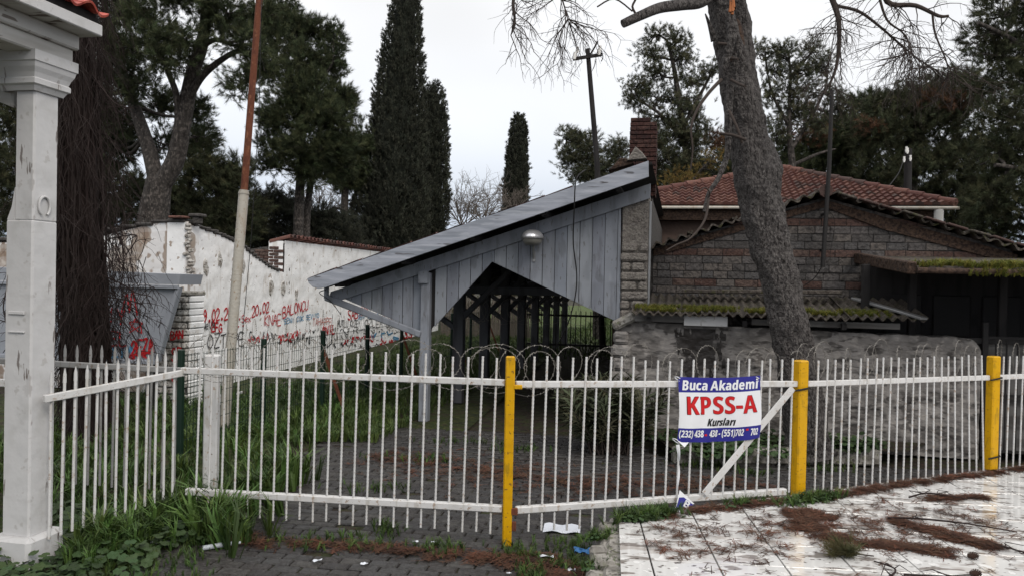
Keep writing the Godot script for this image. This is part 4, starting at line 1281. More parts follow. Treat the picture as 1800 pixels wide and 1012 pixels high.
func house() -> void:
	var o := Vector3(2.928, 0, -16.5)
	var u := UW.x
	var z := UW.z
	var h := thing("tiled_house", "low house with a red tiled hip roof behind the block building", "house", o + u * 2.3)
	var g := Geo.new()
	g.box(o + UW * Vector3(2.25, 1.72, -3.3), Vector3(6.2, 3.44, 5.7), UW)
	put(h, "wall", g, M.house_wall)
	var a := Vector3(-1.25, 3.5, 0)
	var b := Vector3(5.75, 3.5, 0)
	var c := Vector3(2.85, 4.68, -3.2)
	var d := Vector3(-1.25, 3.5, -6.6)
	var e := Vector3(5.75, 3.5, -6.6)
	var pt := func(p: Vector3) -> Vector3: return o + UW * p
	g = Geo.new()
	g.tri(pt.call(a), pt.call(b), pt.call(c), Vector3.UP)
	g.tri(pt.call(b), pt.call(e), pt.call(c), Vector3.UP)
	g.tri(pt.call(e), pt.call(d), pt.call(c), Vector3.UP)
	g.tri(pt.call(d), pt.call(a), pt.call(c), Vector3.UP)
	g.quad(pt.call(a) + Vector3(0, -0.04, 0), pt.call(b) + Vector3(0, -0.04, 0), pt.call(e) + Vector3(0, -0.04, 0), pt.call(d) + Vector3(0, -0.04, 0), Vector3.DOWN)
	var roof := put(h, "roof", g, M.rotten)
	var rise := Vector3(0, 1.18, -3.2)
	var along_ := rise.normalized()
	var up := Vector3(0, 3.2, 1.18).normalized()
	var tile := Geo.new()
	var prof := [0.0, 0.01, 0.026, 0.034, 0.026, 0.008, 0.0, 0.0]
	var sh := func(i: int, j: int): return Vector3(-0.073 + 0.146 * i / 7.0, prof[i] + 0.05 * (1 - j), 0.02 - 0.28 * j)
	tile.sheet(7, 1, sh, Vector3.UP)
	for i in 7:
		tile.quad(Vector3(-0.073 + 0.146 * i / 7.0, prof[i] + 0.05, 0.02), Vector3(-0.073 + 0.146 * (i + 1) / 7.0, prof[i + 1] + 0.05, 0.02), Vector3(-0.073 + 0.146 * (i + 1) / 7.0, -0.005, 0.02), Vector3(-0.073 + 0.146 * i / 7.0, -0.005, 0.02), Vector3.BACK)
	var tm := tile.mesh()
	var rows := 14
	for r in rows:
		var t := (r + 0.1) / rows
		var left := lerpf(a.x, c.x, t)
		var right := lerpf(b.x, c.x, t)
		var x := ceilf((left + 0.02) / 0.146) * 0.146
		while x < right - 0.02:
			var q := Vector3(x, 3.5 + 1.18 * t, -3.2 * t) + up * 0.01
			lay(roof, "roof_tile", tm, M.roof_tile[[0, 1, 2, 0, 1, 2, 3][rng.randi() % 7]], Transform3D(UW * Basis(Vector3.RIGHT, up, Vector3.RIGHT.cross(up)) * Basis(Vector3.UP, rf(-0.02, 0.02)), pt.call(q)))
			x += 0.146
	for hip in [[a, c], [b, c]]:
		for k in 13:
			var t := k / 13.0
			var p0: Vector3 = pt.call(hip[0].lerp(hip[1], t)) + Vector3(0, 0.05, 0)
			var p1: Vector3 = pt.call(hip[0].lerp(hip[1], t + 0.082)) + Vector3(0, 0.045, 0)
			g = Geo.new()
			g.tube(PackedVector3Array([p0, p1]), PackedFloat32Array([0.085, 0.062]), 9)
			put(roof, "ridge_tile", g, M.roof_tile[rng.randi() % 4])
	g = Geo.new()
	g.tube(PackedVector3Array([pt.call(Vector3(-1.25, 3.44, 0.06)), pt.call(Vector3(5.8, 3.44, 0.06))]), PackedFloat32Array([0.034, 0.034]), 8)
	put(h, "gutter", g, M.old_white)
	g = Geo.new()
	g.box(pt.call(Vector3(2.25, 3.3, -0.3)), Vector3(6.3, 0.2, 0.35), UW)
	put(h, "eaves_board", g, M.rotten)
	g = Geo.new()
	g.tube(PackedVector3Array([pt.call(Vector3(5.45, 3.42, 0.02)), pt.call(Vector3(5.45, 1.0, -0.1))]), PackedFloat32Array([0.085, 0.085]), 10)
	put(h, "downpipe", g, M.white_pipe)


# ---------------------------------------------------------------- porch with the white post

func porch() -> void:
	var o := Vector3(-3.115, 0, -5.11)
	var u := UW.x
	var z := UW.z
	var p := thing("white_porch", "corner of a peeling white timber porch with a tiled eave on one square post", "porch", o)
	var L := func(x: float, y: float, zz: float) -> Vector3: return o + UW * Vector3(x, y, zz)
	var nz := FastNoiseLite.new()
	nz.frequency = 2.6
	# the post, its left arris rotted away near the top
	var g := Geo.new()
	g.box(L.call(0.005, 1.2, 0), Vector3(0.205, 2.02, 0.205), UW, 0.012)
	g.box(L.call(0.035, 2.63, 0), Vector3(0.145, 0.86, 0.2), UW, 0.012)
	g.prism(PackedVector2Array([Vector2(-0.0975, 2.2), Vector2(-0.036, 2.2), Vector2(-0.036, 2.42), Vector2(-0.06, 2.3)]), L.call(0, 0, 0.095), u, Vector3.UP, -z * 0.19, 0.01)
	var post := put(p, "post", g, M.pillar)
	for k in 7:
		g = Geo.new()
		g.box(L.call(-0.055 + rf(-0.012, 0.01), 2.25 + k * 0.105, rf(-0.02, 0.0)), Vector3(rf(0.04, 0.06), rf(0.1, 0.16), rf(0.1, 0.15)), UW * Basis.from_euler(Vector3(rf(-0.1, 0.1), rf(-0.1, 0.1), rf(-0.15, 0.15))), 0.02)
		put(post, "rotten_wood", g, M.rotten)
	g = Geo.new()
	g.box(L.call(0.0, 1.62, 0.108), Vector3(0.12, 0.02, 0.012), UW, 0.003)
	g.box(L.call(0.0, 1.5, 0.108), Vector3(0.12, 0.012, 0.012), UW, 0.003)
	put(post, "patch_strip", g, M.pillar)
	g = Geo.new()
	g.box(L.call(0.0, 0.09, 0), Vector3(0.31, 0.22, 0.31), UW, 0.025)
	put(p, "base_block", g, M.pillar)
	# moulded capital, widening upwards
	g = Geo.new()
	var prof := [[3.02, 0.02], [3.05, 0.035], [3.06, 0.05], [3.09, 0.05], [3.1, 0.04], [3.13, 0.05], [3.16, 0.065], [3.19, 0.072], [3.195, 0.08], [3.26, 0.08]]
	for k in prof.size() - 1:
		var y0: float = prof[k][0]
		var y1: float = prof[k + 1][0]
		var e0: float = 0.1 + prof[k][1]
		var e1: float = 0.1 + prof[k + 1][1]
		for side in 4:
			var bas := UW * Basis(Vector3.UP, side * PI / 2)
			g.quad(o + bas * Vector3(-e0, y0, e0), o + bas * Vector3(e0, y0, e0), o + bas * Vector3(e1, y1, e1), o + bas * Vector3(-e1, y1, e1), bas * Vector3(0, -0.1, 1))
	put(p, "capital", g, M.pillar)
	# scrolled bracket out to the left, and a rotten soffit beam behind it
	g = Geo.new()
	g.prism(PackedVector2Array([Vector2(-0.1, 3.26), Vector2(-0.75, 3.26), Vector2(-0.74, 3.12), Vector2(-0.55, 3.1), Vector2(-0.42, 3.04), Vector2(-0.33, 3.06), Vector2(-0.24, 2.98), Vector2(-0.1, 2.93)]), L.call(0, 0, 0.06), u, Vector3.UP, -z * 0.12, 0.012)
	put(p, "bracket", g, M.timber)
	g = Geo.new()
	g.bar(L.call(-0.12, 3.36, 0.0), L.call(-2.4, 3.36, 0.0), 0.22, 0.18, Vector3.UP, 0.012)
	put(p, "cross_beam", g, M.rotten)
	# main beam towards the viewer
	g = Geo.new()
	g.bar(L.call(0.06, 3.3, -0.16), L.call(0.06, 3.3, 4.4), 0.2, 0.1, Vector3.UP, 0.01)
	put(p, "lower_beam", g, M.timber)
	g = Geo.new()
	g.bar(L.call(0.085, 3.395, -0.18), L.call(0.085, 3.395, 4.4), 0.21, 0.10, Vector3.UP, 0.01)
	put(p, "upper_beam", g, M.timber)
	# soffit, gutter board, tiles
	g = Geo.new()
	g.box(L.call(-0.985, 3.46, 2.1), Vector3(2.6, 0.03, 4.62), UW)
	put(p, "soffit", g, M.timber)
	g = Geo.new()
	g.bar(L.call(0.33, 3.475, -0.2), L.call(0.33, 3.475, 4.4), 0.03, 0.075, Vector3.UP, 0.006)
	put(p, "gutter_board", g, M.pillar)
	g = Geo.new()
	g.bar(L.call(0.28, 3.535, -0.19), L.call(0.28, 3.535, 4.4), 0.05, 0.1, Vector3.UP, 0.006)
	put(p, "fascia", g, M.dark_wood)
	g = Geo.new()
	g.prism(PackedVector2Array([Vector2(0.31, 3.56), Vector2(-2.2, 4.33), Vector2(-2.2, 4.29), Vector2(0.31, 3.52)]), L.call(0, 0, 4.4), u, Vector3.UP, -z * 4.6)
	put(p, "roof_deck", g, M.dark_wood)
	var slope := Vector3(-0.957, 0.289, 0)
	var up := Vector3(0.289, 0.957, 0)
	var tile := Geo.new()
	var sh := func(i: int, j: int):
		var x := -0.115 + 0.23 * i / 14.0
		return Vector3(x, 0.028 * sin(TAU * i / 14.0) + 0.03 * (1 - j), -0.38 * j)
	tile.sheet(14, 1, sh, Vector3.UP)
	var under := func(i: int, j: int):
		var x := -0.115 + 0.23 * i / 14.0
		return Vector3(x, 0.028 * sin(TAU * i / 14.0) + 0.03 - 0.016 * j, 0)
	tile.sheet(14, 1, under, Vector3.BACK)
	var tm := tile.mesh()
	for r in 4:
		for k in 10:
			var at: Vector3 = L.call(0.37, 3.565, -0.1 + k * 0.225) + UW * (slope * (r * 0.33))
			lay(p, "roof_tile", tm, M.porch_tile[rng.randi() % 3], Transform3D(UW * Basis(Vector3(0, 0, -1), up, -slope) * Basis(Vector3.UP, rf(-0.04, 0.04)), at))
	# a horseshoe nailed to the post
	var shoe := thing("horseshoe", "white painted horseshoe nailed open end down on the porch post", "horseshoe", L.call(0.11, 2.3, 0.02))
	g = Geo.new()
	var pts := []
	for k in 13:
		var a := deg_to_rad(-60 + 300.0 * k / 12.0)
		pts.append(L.call(0.117, 2.3 + 0.062 * sin(a), 0.02 + 0.045 * cos(a)))
	g.tube(curve(pts, 2), PackedFloat32Array([0.0085]), 6)
	put(shoe, "iron", g, M.pillar)


# ---------------------------------------------------------------- fences, gates, wire

func lathe(prof: Array, sides: int) -> ArrayMesh:
	var g := Geo.new()
	var pts := PackedVector3Array()
	var rad := PackedFloat32Array()
	for p in prof:
		pts.append(Vector3(0, p[0], 0))
		rad.append(p[1])
	g.tube(pts, rad, sides)
	return g.mesh()

# ribbed reinforcing bar standing on the origin
func rebar(high: float) -> ArrayMesh:
	var prof := []
	var n := int(high / 0.014)
	for k in n + 1:
		prof.append([high * k / n, 0.0073 if k % 2 else 0.0092])
	return lathe(prof, 6)

func lean_basis(a: float, face: Vector3, b := 0.0) -> Basis:
	return Basis(face, a) * Basis(Vector3.UP.cross(face), b)

func fences() -> void:
	var f1 := Vector3(0, 0, -5.64)
	var f0 := Vector3(-2.45, 0, -5.93)
	# --- posts
	var post := thing("gate_post", "slim yellow steel gate post between the two white gate leaves", "post", Vector3(0, 0, -5.63), "yellow fence posts")
	var g := Geo.new()
	g.box(Vector3(0, 0.66, -5.63), Vector3(0.066, 1.38, 0.066), Basis(Vector3.UP, 0.05), 0.008)
	put(post, "shaft", g, M.yellow)
	g = Geo.new()
	g.box(Vector3(0.058, 1.135, -5.61), Vector3(0.06, 0.03, 0.03), Basis.IDENTITY, 0.004)
	put(post, "catch", g, M.yellow)
	g = Geo.new()
	g.box(Vector3(0.05, 0.245, -5.61), Vector3(0.05, 0.05, 0.02), Basis.IDENTITY, 0.004)
	g.box(Vector3(0.05, 0.14, -5.61), Vector3(0.03, 0.07, 0.015), Basis.IDENTITY, 0.004)
	put(post, "hinge", g, M.rust)
	var d23 := Vector3(4.45 - 2.31, 0, -7.27 + 6.27).normalized()
	var n23 := Vector3(-d23.z, 0, d23.x)
	var b23 := Basis(d23, Vector3.UP, n23)
	for k in 2:
		var at := Vector3(2.31, 0.23, -6.27) if k == 0 else Vector3(4.45, 0.23, -7.27)
		post = thing("fence_post", ["thick yellow steel post between the bannered gate and the right fence", "thick yellow steel post at the right end of the white fence"][k], "post", at, "yellow fence posts")
		g = Geo.new()
		g.box(at + Vector3(0, 0.53, 0), Vector3(0.098 if k == 0 else 0.102, 1.09 if k == 0 else 1.05, 0.08), b23, 0.01)
		put(post, "shaft", g, M.yellow)
		g = Geo.new()
		for y in [0.84, 0.12]:
			g.tube(curve([at + d23 * -0.07 + Vector3(0, y, 0.04), at + d23 * -0.03 + n23 * 0.05 + Vector3(0, y + 0.01, 0), at + d23 * 0.05 + n23 * 0.05 + Vector3(0, y + 0.02, 0), at + d23 * 0.02 - n23 * 0.05 + Vector3(0, y, 0)]), PackedFloat32Array([0.008]), 5)
			if k == 0:
				break
		put(post, "tie_wire", g, M.cable)
	# --- left gate leaf
	var rebar_long := rebar(1.26)
	var rebar_mid := rebar(1.06)
	var n01 := Vector3(-(f1 - f0).z, 0, (f1 - f0).x).normalized()
	var leaf := thing("gate_leaf", "long white gate leaf of ribbed bars left of the slim yellow post", "gate", f0, "white gate leaves")
	g = Geo.new()
	g.bar(f0 + Vector3(-0.02, 1.163, 0), f1 + Vector3(-0.035, 1.16, 0), 0.04, 0.047, Vector3.UP, 0.005)
	put(leaf, "top_rail", g, M.fence)
	g = Geo.new()
	g.bar(f0 + Vector3(0.03, 0.252, 0), f1 + Vector3(-0.035, 0.256, 0), 0.05, 0.05, Vector3.UP, 0.006)
	put(leaf, "bottom_rail", g, M.fence)
	for k in 23:
		var t := 0.045 + k * 0.0412
		var p := f0.lerp(f1, t) + Vector3(0, 0.085 + rf(-0.012, 0.012), 0) + n01 * 0.012
		lay(leaf, "bar", rebar_long, M.fence, Transform3D(lean_basis(-0.016 + rf(-0.010, 0.010), n01, rf(-0.008, 0.008)), p))
	# --- right gate leaf with the banner
	var g0 := Vector3(0.04, 0, -5.65)
	var g1 := Vector3(2.255, 0, -6.255)
	var n12 := Vector3(-(g1 - g0).z, 0, (g1 - g0).x).normalized()
	leaf = thing("gate_leaf", "white gate leaf with a diagonal brace carrying the banner", "gate", g0, "white gate leaves")
	g = Geo.new()
	g.bar(g0 + Vector3(0, 1.148, 0), g1 + Vector3(0.02, 1.118, 0), 0.04, 0.047, Vector3.UP, 0.005)
	put(leaf, "top_rail", g, M.fence)
	g = Geo.new()
	g.bar(g0 + Vector3(0.02, 0.245, 0), g1 + Vector3(-0.05, 0.262, 0), 0.05, 0.05, Vector3.UP, 0.006)
	put(leaf, "bottom_rail", g, M.fence)
	for k in 23:
		var t := 0.05 + k * 0.0425
		var low := 0.09 if t < 0.4 else 0.255
		var p := g0.lerp(g1, t) + Vector3(0, low + rf(-0.01, 0.012), 0) + n12 * 0.012
		lay(leaf, "bar", rebar_long if t < 0.4 else rebar_mid, M.fence, Transform3D(lean_basis(-0.012 + rf(-0.010, 0.010), n12, rf(-0.008, 0.008)), p + (Vector3(0, -0.012, 0) if t < 0.4 else Vector3.ZERO)))
	g = Geo.new()
	g.bar(Vector3(1.50, 0.29, -6.015), Vector3(2.23, 1.09, -6.215), 0.012, 0.055, n12.cross(Vector3(0.7, 0.75, -0.2).normalized()), 0.003)
	put(leaf, "brace", g, M.fence)
	# --- right fence, standing on the terrace edge
	var fence := thing("bar_fence", "white fence panel of ribbed bars between the two thick yellow posts", "fence", Vector3(2.38, 0.23, -6.3), "white bar fences")
	var h0 := Vector3(2.37, 0, -6.3)
	var h1 := Vector3(4.39, 0, -7.243)
	g = Geo.new()
	g.bar(h0 + Vector3(0, 1.114, 0), h1 + Vector3(0, 1.088, 0), 0.035, 0.045, Vector3.UP, 0.005)
	put(fence, "top_rail", g, M.fence)
	for k in 23:
		var t := 0.045 + 0.905 * k / 22.0
		var lean := lerpf(-0.012, 0.075, pow(k / 22.0, 2.2))
		var p := h0.lerp(h1, t) + Vector3(0, 0.238 + rf(-0.006, 0.01), 0) + n23 * 0.012 + d23 * (0.06 * pow(k / 22.0, 2.2))
		lay(fence, "bar", rebar_mid, M.fence, Transform3D(lean_basis(lean + rf(-0.010, 0.010), n23, rf(-0.008, 0.008)), p))
	fence = thing("bar_fence", "short end of white bar fence past the last yellow post", "fence", Vector3(4.55, 0.23, -7.3), "white bar fences")
	g = Geo.new()
	g.bar(Vector3(4.52, 1.088, -7.3), Vector3(6.3, 1.07, -8.13), 0.035, 0.045, Vector3.UP, 0.005)
	put(fence, "top_rail", g, M.fence)
	for k in 10:
		lay(fence, "bar", rebar_mid, M.fence, Transform3D(lean_basis(rf(-0.02, 0.0), n23), Vector3(4.545, 0.22, -7.312) + d23 * (0.098 * k) + n23 * 0.012))
	# --- spear-topped panels on the left
	var spear := lathe([[0, 0.0095], [0.99, 0.0095], [1.0, 0.0118], [1.05, 0.0105], [1.09, 0.002]], 8)
	var s0 := Vector3(-2.965, 0, -5.02)
	var s1 := Vector3(-2.455, 0, -5.94)
	var side := thing("spear_fence", "white spear topped fence panel from the porch post to the gate", "fence", s0, "spear topped fences")
	var ns := Vector3(-(s1 - s0).z, 0, (s1 - s0).x).normalized()
	g = Geo.new()
	g.bar(s0 + Vector3(0, 1.075, 0), s1 + Vector3(0, 1.145, 0), 0.03, 0.05, Vector3.UP, 0.005)
	put(side, "top_rail", g, M.fence)
	for k in 13:
		var t := 0.05 + k * 0.073
		lay(side, "bar", spear, M.fence, Transform3D(lean_basis(rf(-0.012, 0.006), ns), s0.lerp(s1, t) + Vector3(0, lerpf(0.16, 0.23, t), 0) - ns * 0.012))
	side = thing("spear_fence", "rear spear topped fence panel crossing in front of the vine trunk", "fence", s1, "spear topped fences")
	var r1 := s1 - UW.x * 3.4
	g = Geo.new()
	g.bar(s1 + Vector3(0, 1.16, 0), r1 + Vector3(0, 1.17, 0), 0.03, 0.045, Vector3.UP, 0.005)
	put(side, "top_rail", g, M.darker_white)
	for k in 30:
		lay(side, "bar", spear, M.darker_white, Transform3D(lean_basis(rf(-0.015, 0.01), UW.z), s1 - UW.x * (0.08 + k * 0.108) + Vector3(0, 0.235 + rf(-0.01, 0.01), 0) - UW.z * 0.015))
	side = thing("spear_fence", "end of a white spear topped panel left of the porch post", "fence", Vector3(-3.29, 0, -5.14), "spear topped fences")
	g = Geo.new()
	g.bar(Vector3(-3.28, 1.155, -5.14), Vector3(-3.28, 1.155, -5.14) - UW.x * 1.6, 0.03, 0.05, Vector3.UP, 0.005)
	put(side, "top_rail", g, M.fence)
	for k in 14:
		lay(side, "bar", spear, M.fence, Transform3D(lean_basis(0.0, UW.z), Vector3(-3.28, 0.28, -5.155) - UW.x * (0.11 + k * 0.108)))
	# --- white hinge post behind the corner
	var hinge := thing("hinge_post", "square white steel post behind the joint of gate and spear fence", "post", Vector3(-2.37, 0, -6.28))
	g = Geo.new()
	g.box(Vector3(-2.37, 0.62, -6.28), Vector3(0.108, 1.26, 0.09), Basis(Vector3.UP, 0.1), 0.01)
	put(hinge, "shaft", g, M.fence)
	# --- concertina razor wire along the top
	razor("coil of razor wire behind the long left gate leaf", [Vector3(-2.3, 1.26, -6.02), Vector3(-1.2, 1.26, -5.9), Vector3(0.0, 1.24, -5.76)], 15, 0.17)
	razor("coil of razor wire behind the bannered gate leaf", [Vector3(0.05, 1.24, -5.78), Vector3(1.1, 1.24, -6.05), Vector3(2.3, 1.22, -6.4)], 13, 0.17)
	razor("coil of razor wire behind the right fence panel", [Vector3(2.35, 1.25, -6.42), Vector3(3.4, 1.24, -6.9), Vector3(4.4, 1.22, -7.4), Vector3(5.6, 1.24, -7.95)], 18, 0.18)
	# --- green mesh fence behind, running along the halt
	var m0 := Vector3(-2.94, 0, -9.4)
	var back := -UW.z
	var mesh_fence := thing("green_mesh_fence", "green wire mesh fence on thin dark posts running back beside the canopy", "fence", m0)
	for k in range(-1, 8):
		var p := m0 + back * (1.6 * k)
		g = Geo.new()
		g.box(p + Vector3(0, 0.56, 0), Vector3(0.055, 1.14, 0.055), UW, 0.006)
		put(mesh_fence, "post", g, M.green_post)
		if k % 2 == 1:
			g = Geo.new()
			g.bar(p + Vector3(0, 0.9, 0), p + UW * Vector3(0.35, 0, 0), 0.035, 0.035)
			put(mesh_fence, "stay", g, M.rust)
	g = Geo.new()
	for k in 230:
		var p := m0 + back * (-1.6 + 0.055 * k)
		g.bar(p + Vector3(0, 0.06, 0), p + Vector3(0, 1.08, 0), 0.004, 0.004, back)
	for k in 8:
		var y := 0.08 + k * 0.14
		g.bar(m0 + back * -1.6 + Vector3(0, y, 0), m0 + back * 11.2 + Vector3(0, y, 0), 0.005, 0.005)
	put(mesh_fence, "wire_mesh", g, M.green_post, "stuff")
	razor("tangled razor wire on top of the green mesh fence", [m0 + back * -1.4 + Vector3(0, 1.12, 0), m0 + back * 2 + Vector3(0, 1.2, 0), m0 + back * 6.4 + Vector3(0, 1.2, 0), m0 + back * 11 + Vector3(0, 1.2, 0)], 34, 0.2)
	razor("razor wire strung across the opening of the canopy", [m0 + back * 3.2 + UW.x * 1.6 + Vector3(0, 1.38, 0), m0 + back * 3.4 + UW.x * 3 + Vector3(0, 1.42, 0), m0 + back * 3.4 + UW.x * 4.8 + Vector3(0, 1.42, 0)], 13, 0.2)
	# --- flagpole, leaning
	var pole := thing("flagpole", "leaning flagpole, creamy white below and rusty brown above", "flagpole", Vector3(-3.349, 0, -9.226))
	g = Geo.new()
	g.tube(PackedVector3Array([Vector3(-3.333, -0.014, -9.2), Vector3(-3.177, 2.836, -9.3)]), PackedFloat32Array([0.062, 0.058]), 14)
	put(pole, "lower_shaft", g, M.old_white)
	g = Geo.new()
	g.tube(PackedVector3Array([Vector3(-3.177, 2.829, -9.3), Vector3(-3.174, 2.876, -9.3)]), PackedFloat32Array([0.066, 0.05]), 14)
	put(pole, "collar", g, M.old_white)
	g = Geo.new()
	g.tube(PackedVector3Array([Vector3(-3.176, 2.823, -9.3), Vector3(-3.026, 5.808, -9.4)]), PackedFloat32Array([0.043, 0.036]), 12)
	put(pole, "upper_shaft", g, M.rust)
	g = Geo.new()
	g.box(Vector3(-3.338, 0.447, -9.05), Vector3(0.05, 0.12, 0.05), Basis.IDENTITY, 0.008)
	g.box(Vector3(-3.098, 0.531, -9.05), Vector3(0.02, 0.02, 0.16))
	put(pole, "cleat", g, M.fence)
	g = Geo.new()
	g.tube(PackedVector3Array([Vector3(-2.91, 5.641, -9), Vector3(-2.915, 3.712, -9), Vector3(-2.981, 2.291, -9), Vector3(-3.113, 0.537, -9)]), PackedFloat32Array([0.004]), 4)
	put(pole, "halyard", g, M.cable)

func razor(label: String, axis: Array, turns: int, radius: float) -> void:
	var line := curve(axis, 8)
	var o: Vector3 = axis[0]
	var t := thing("razor_wire", label, "razor wire", o, "coils of razor wire")
	var pts := PackedVector3Array()
	var n := turns * 22
	var ph := rf(0, TAU)
	for k in n + 1:
		var at := float(k) / n * (line.size() - 1)
		var i := mini(int(at), line.size() - 2)
		var c := line[i].lerp(line[i + 1], at - i)
		var d := (line[i + 1] - line[i]).normalized()
		var side := Vector3.UP.cross(d).normalized()
		var a := TAU * k / 22.0 + ph
		# the coil is pulled out unevenly, so that loops lie over each other
		var rr := radius * (0.92 + 0.16 * sin(a * 0.37 + o.x) + 0.1 * sin(a * 0.23))
		pts.append(c + Vector3.UP * rr * sin(a) + side * rr * 0.45 * cos(a) + d * (rr * 1.2 * cos(a) + 0.07 * sin(a * 0.31)))
	var g := Geo.new()
	g.tube(pts, PackedFloat32Array([0.0016]), 4, false)
	put(t, "wire", g, M.old_wire)
	g = Geo.new()
	for i in pts.size() - 1:
		for e in 2:
			var p := pts[i].lerp(pts[i + 1], (e + 0.5) / 2.0)
			var d := (pts[i + 1] - pts[i]).normalized()
			var s := d.cross(rdir()).normalized() * 0.0105
			g.tri(p - s - d * 0.01, p + d * 0.006, p - d * 0.006)
			g.tri(p + s + d * 0.01, p + d * 0.006, p - d * 0.006)
	put(t, "barbs", g, M.old_wire, "stuff")


# ---------------------------------------------------------------- foliage pieces

func leaf_meshes() -> void:
	var g := Geo.new()
	# a pine twig end: needles fanning out of a short axis (unit size about 1)
	for k in 44:
		var y := rf(0.0, 0.7)
		var a := rf(0, TAU)
		var e := rf(0.35, 1.15) - y * 0.4
		var d := Vector3(sin(e) * cos(a), cos(e), sin(e) * sin(a))
		var p := Vector3(0, y, 0)
		var s := d.cross(rdir()).normalized() * 0.02
		g.tri(p - s, p + s, p + d * rf(0.5, 0.8))
	M.pine_tuft = g.mesh()
	# flat cypress spray
	g = Geo.new()
	for k in 24:
		var y := rf(0, 0.8)
		var a := rf(0, TAU)
		var e := rf(0.1, 0.75)
		var d := Vector3(sin(e) * cos(a), cos(e), sin(e) * sin(a))
		var p := Vector3(rf(-0.12, 0.12), y, rf(-0.12, 0.12))
		var s := d.cross(rdir()).normalized() * 0.055
		g.tri(p - s, p + s * 0.9, p + d * rf(0.2, 0.42))
	M.cypress_spray = g.mesh()
	# grass tuft, blades bending outwards
	g = Geo.new()
	for k in 11:
		var a := rf(0, TAU)
		var out := Vector3(cos(a), 0, sin(a))
		var p := out * rf(0, 0.12)
		var hh := rf(0.5, 1.0)
		var s := Vector3(-out.z, 0, out.x) * 0.022
		var m := p + out * hh * 0.12 + Vector3(0, hh * 0.6, 0)
		var t := p + out * hh * rf(0.3, 0.6) + Vector3(0, hh * rf(0.7, 1.0), 0)
		g.quad(p - s, p + s, m + s * 0.8, m - s * 0.8)
		g.tri(m - s * 0.8, m + s * 0.8, t)
	M.grass_tuft = g.mesh()
	# oleander shoot: whorls of narrow leaves
	g = Geo.new()
	for k in 16:
		var y := 0.1 + 0.9 * k / 16.0
		var a := k * 2.4
		var e := rf(0.6, 1.1)
		var d := Vector3(sin(e) * cos(a), cos(e), sin(e) * sin(a))
		var s := Vector3(-sin(a), 0, cos(a)) * 0.045
		var p := Vector3(0, y * 0.8, 0)
		var q := p + d * 0.28
		var r := p + d * 0.55 + Vector3(0, -0.06, 0)
		g.quad(p, q - s, r, q + s)
	M.oleander_shoot = g.mesh()
	# broad lobed weed leaf on a stalk
	g = Geo.new()
	for k in 7:
		var a := k * 0.9 + rf(-0.2, 0.2)
		var out := Vector3(cos(a), 0, sin(a))
		var c := out * rf(0.25, 0.7) + Vector3(0, rf(0.35, 0.85), 0)
		var nrm := (Vector3.UP + out * rf(0.1, 0.7) + rdir() * 0.25).normalized()
		var x := nrm.cross(out).normalized()
		var y := x.cross(nrm).normalized()
		var rim := []
		for j in 12:
			var t := TAU * j / 12.0
			var rr := 0.26 * (1.0 if j % 2 == 0 else 0.8)
			rim.append(c + (x * cos(t) + y * sin(t)) * rr + nrm * 0.03 * sin(t * 3))
		for j in 12:
			g.tri(c, rim[j], rim[(j + 1) % 12])
		g.tri(Vector3(0.01, 0, 0), Vector3(-0.01, 0, 0), c)
	M.weed_leaves = g.mesh()

func tints(base: Color, n: int, vary: float, warm := 0.0) -> PackedColorArray:
	var out := PackedColorArray()
	for k in n:
		var f := 1.0 + rf(-vary, vary)
		out.append(Color(base.r * f * (1.0 + rf(0, warm)), base.g * f, base.b * f * (1.0 - 0.3 * rf(0, warm))))
	return out


# ---------------------------------------------------------------- trees

